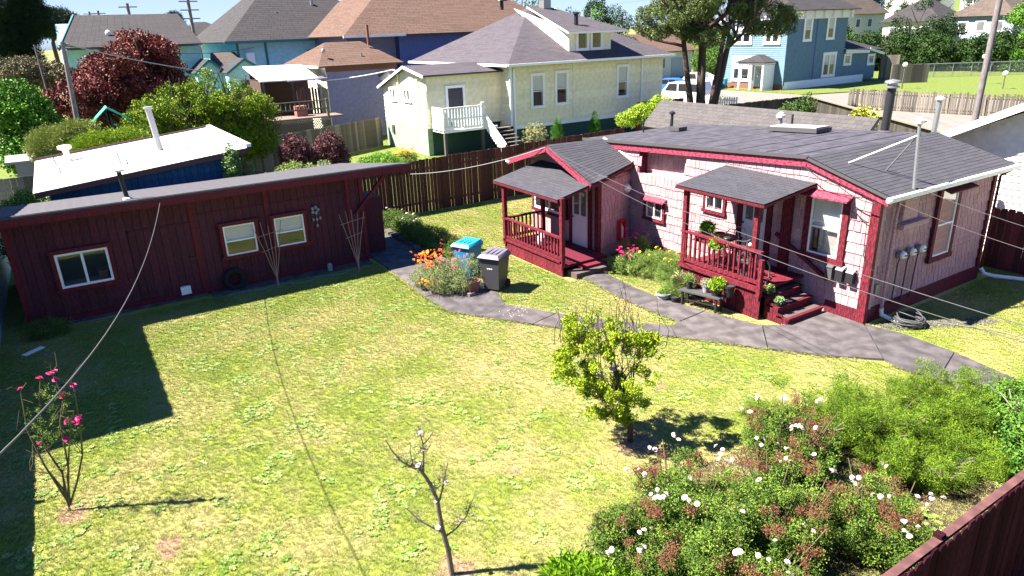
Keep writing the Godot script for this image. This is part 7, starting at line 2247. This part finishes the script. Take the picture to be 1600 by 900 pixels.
	for r in rt:
		var u: float = r[2]; var v: float = r[3]; var h: float = r[4]; var w: float = r[5]
		var cc: Array = [[Color(0.012, 0.032, 0.008), Color(0.04, 0.085, 0.014)], [Color(0.012, 0.032, 0.014), Color(0.035, 0.07, 0.022)], [Color(0.13, 0.22, 0.02), Color(0.27, 0.36, 0.05)], [Color(0.05, 0.13, 0.015), Color(0.13, 0.27, 0.03)], [Color(0.3, 0.3, 0.25), Color(0.6, 0.58, 0.55)]][r[6]]
		var bl := []
		bl.append_array(lumps(P(u, h * 0.55, v), Vector3(w * 0.9, h * 0.5, w * 0.9), 18, w * 0.26, -0.6))
		bl.append([P(u, h * 0.3, v), Vector3(w * 0.8, h * 0.32, w * 0.8)])
		tree(r[0], r[1], "tree", P(u, 0, v), bl, 1000, SP.far, cc[0], cc[1], 0.35, 0.7, h * 0.35, 0.25, "trees far to the right")
	tree("hedge_tree", "dark clipped hedge in front of the white garage", "hedge", P(75, 0, 66), [[P(74, 2.0, 66), Vector3(4, 2, 2)]], 500, SP.far, Color(0.04, 0.09, 0.02), Color(0.1, 0.2, 0.03), 0.3, 0.5, 0.8, 0.1, "trees far to the right")

# ------------------------------------------------------------------ turf
func in_poly(p: Vector2, polys: Array) -> bool:
	for q in polys:
		if Geometry2D.is_point_in_polygon(p, q): return true
	return false

func build_lawn_cover() -> void:
	var m := MB.new()
	for i in 11:
		var a := rr(0, TAU)
		var d := Vector3(cos(a), 0, sin(a))
		var s := Vector3(-d.z, 0, d.x)
		var p := d * rr(0, 0.55)
		var tip := p + d * rr(0.1, 0.55) + Vector3.UP * rr(0.55, 1.1)
		var k := rr(0.75, 1.2)
		m.col = Color(k, k, k)
		m.tri(p - s * 0.07, p + s * 0.07, tip)
	var tuft := m.mesh()
	var no := []
	for n in get_children():
		if n.name == "garden_path":
			pass
	var blocks := [Rect2(-2.0, 20.2, 11.0, 5.2), Rect2(14.9, 8.2, 6.0, 13.0), Rect2(13.1, 15.9, 3.0, 5.0), Rect2(11.35, 15.0, 2.2, 3.7), Rect2(13.2, 9.2, 2.0, 3.5)]
	var paths := []
	for q in [[[7.6, 25.0], [9.1, 25.0], [9.3, 17.0], [9.15, 15.35], [8.87, 14.55], [9.6, 13.2], [10.36, 12.04], [11.31, 10.95], [11.66, 11.0], [11.58, 12.4], [11.65, 13.6], [11.85, 15.2], [12.55, 15.0], [12.42, 13.6], [12.38, 12.4], [12.66, 11.1], [13.02, 9.65], [13.55, 9.3], [14.95, 9.3], [15.0, 8.2], [15.15, 7.4], [15.08, 6.3], [14.75, 4.73], [14.6, 2.6], [13.75, 2.6], [13.8, 4.33], [13.5, 6.0], [13.5, 6.68], [12.9, 7.68], [12.1, 8.75], [10.97, 10.4], [9.5, 12.0], [8.72, 13.05], [7.95, 14.2], [7.4, 15.1], [7.4, 16.4]]]:
		var p2 := PackedVector2Array()
		for p in q: p2.push_back(Vector2(p[0], p[1]))
		paths.append(p2)
	var spots := []
	var colors := []
	var want := 330000
	var tries := 0
	while spots.size() < want and tries < want * 3:
		tries += 1
		var u := rr(-2.7, 22.0)
		var v := rr(2.6, 25.3)
		# only where a view of the yard reaches; thinner with distance
		var dist := Vector2(u, v).length()
		if u * 0.53 + v * 0.85 < 5.0 or u * 0.848 - v * 0.53 < -0.82 * (u * 0.53 + v * 0.848) - 1.0:
			continue
		if rr(0, 1) > clampf(13.0 / dist, 0.35, 1.0):
			continue
		var hit := false
		for b in blocks:
			if b.has_point(Vector2(u, v)): hit = true
		if hit or in_poly(Vector2(u, v), paths):
			continue
		spots.append(Vector3(u, 0, -v))
		colors.append(lawn_tone(u, v))
	for p2 in paths:
		for i in p2.size():
			var a: Vector2 = p2[i]
			var b: Vector2 = p2[(i + 1) % p2.size()]
			for k in int(a.distance_to(b) * 75.0):
				var q: Vector2 = a.lerp(b, rr(0, 1)) + Vector2(rng.randfn(), rng.randfn()) * 0.035
				spots.append(Vector3(q.x, 0.035, -q.y))
				colors.append(lawn_tone(q.x, q.y))
	var mm := MultiMesh.new()
	mm.transform_format = MultiMesh.TRANSFORM_3D
	mm.use_colors = true
	mm.mesh = tuft
	mm.instance_count = spots.size()
	for i in spots.size():
		var p: Vector3 = spots[i]
		var dist := p.length()
		var s := rr(0.022, 0.042) * clampf(dist / 13.0, 1.0, 1.5)
		mm.set_instance_transform(i, Transform3D(Basis(Vector3.UP, rr(0, TAU)).scaled(Vector3(s * 1.5, s * rr(0.5, 0.9), s * 1.5)), p))
		var c: Color = colors[i]
		var k := rr(0.9, 1.22)
		mm.set_instance_color(i, Color(c.r * k, c.g * k, c.b * k))
	var g := MultiMeshInstance3D.new()
	g.name = "lawn_grass"
	g.multimesh = mm
	g.material_override = M.grassblade
	add_child(g)
	tag(g, "short dry yellow green grass of the yard lawn", "grass", "", "stuff")
	# flat-leaved weeds in patches
	m = MB.new()
	for i in 9:
		var a := TAU * i / 9.0 + rr(-0.2, 0.2)
		var d := Vector3(cos(a), 0, sin(a))
		var s := Vector3(-d.z, 0, d.x)
		var L := rr(0.7, 1.1)
		var k := rr(0.85, 1.15)
		m.col = Color(k, k, k)
		var tip := d * L + Vector3.UP * rr(0.1, 0.3)
		var mid := d * L * 0.6 + Vector3.UP * 0.35
		m.tri(Vector3.ZERO, mid + s * 0.2, tip)
		m.tri(Vector3.ZERO, tip, mid - s * 0.2)
	var rosette := m.mesh()
	spots = []
	tries = 0
	while spots.size() < 4600 and tries < 120000:
		tries += 1
		var u := rr(-2.3, 14.0)
		var v := rr(3.0, 19.5)
		if noise.weed.get_noise_2d(u * 16.0, v * 16.0) < 0.27 or in_poly(Vector2(u, v), paths):
			continue
		var hit := false
		for b in blocks:
			if b.has_point(Vector2(u, v)): hit = true
		if not hit:
			spots.append(P(u, 0.012, v))
	mm = MultiMesh.new()
	mm.transform_format = MultiMesh.TRANSFORM_3D
	mm.use_colors = true
	mm.mesh = rosette
	mm.instance_count = spots.size()
	for i in spots.size():
		var s := rr(0.032, 0.078)
		mm.set_instance_transform(i, Transform3D(Basis.from_euler(Vector3(rr(-0.2, 0.2), rr(0, TAU), rr(-0.2, 0.2))).scaled(Vector3(s, s * 0.6, s)), spots[i]))
		mm.set_instance_color(i, Color(0.10, 0.19, 0.02).lerp(Color(0.29, 0.34, 0.12), rr(0, 1)))
	g = MultiMeshInstance3D.new()
	g.name = "lawn_weeds"
	g.multimesh = mm
	g.material_override = M.leaf
	add_child(g)
	tag(g, "patches of flat broad-leaved weeds in the lawn", "weeds", "", "stuff")
	# petals fallen on the path near the bins
	m = MB.new()
	for k in 34:
		var p := P(8.75 + rr(-0.35, 0.45), 0.066, 13.9 + rr(-0.3, 0.35))
		m.obox(Transform3D(Basis.from_euler(Vector3(rr(-0.2, 0.2), rr(0, TAU), 0)), p), Vector3(0.022, 0.003, 0.014))
	var f := single("fallen_petals", m, M.petalwhite, "white petals scattered on the path by the bins", "petals")
	f.set_meta("kind", "stuff")
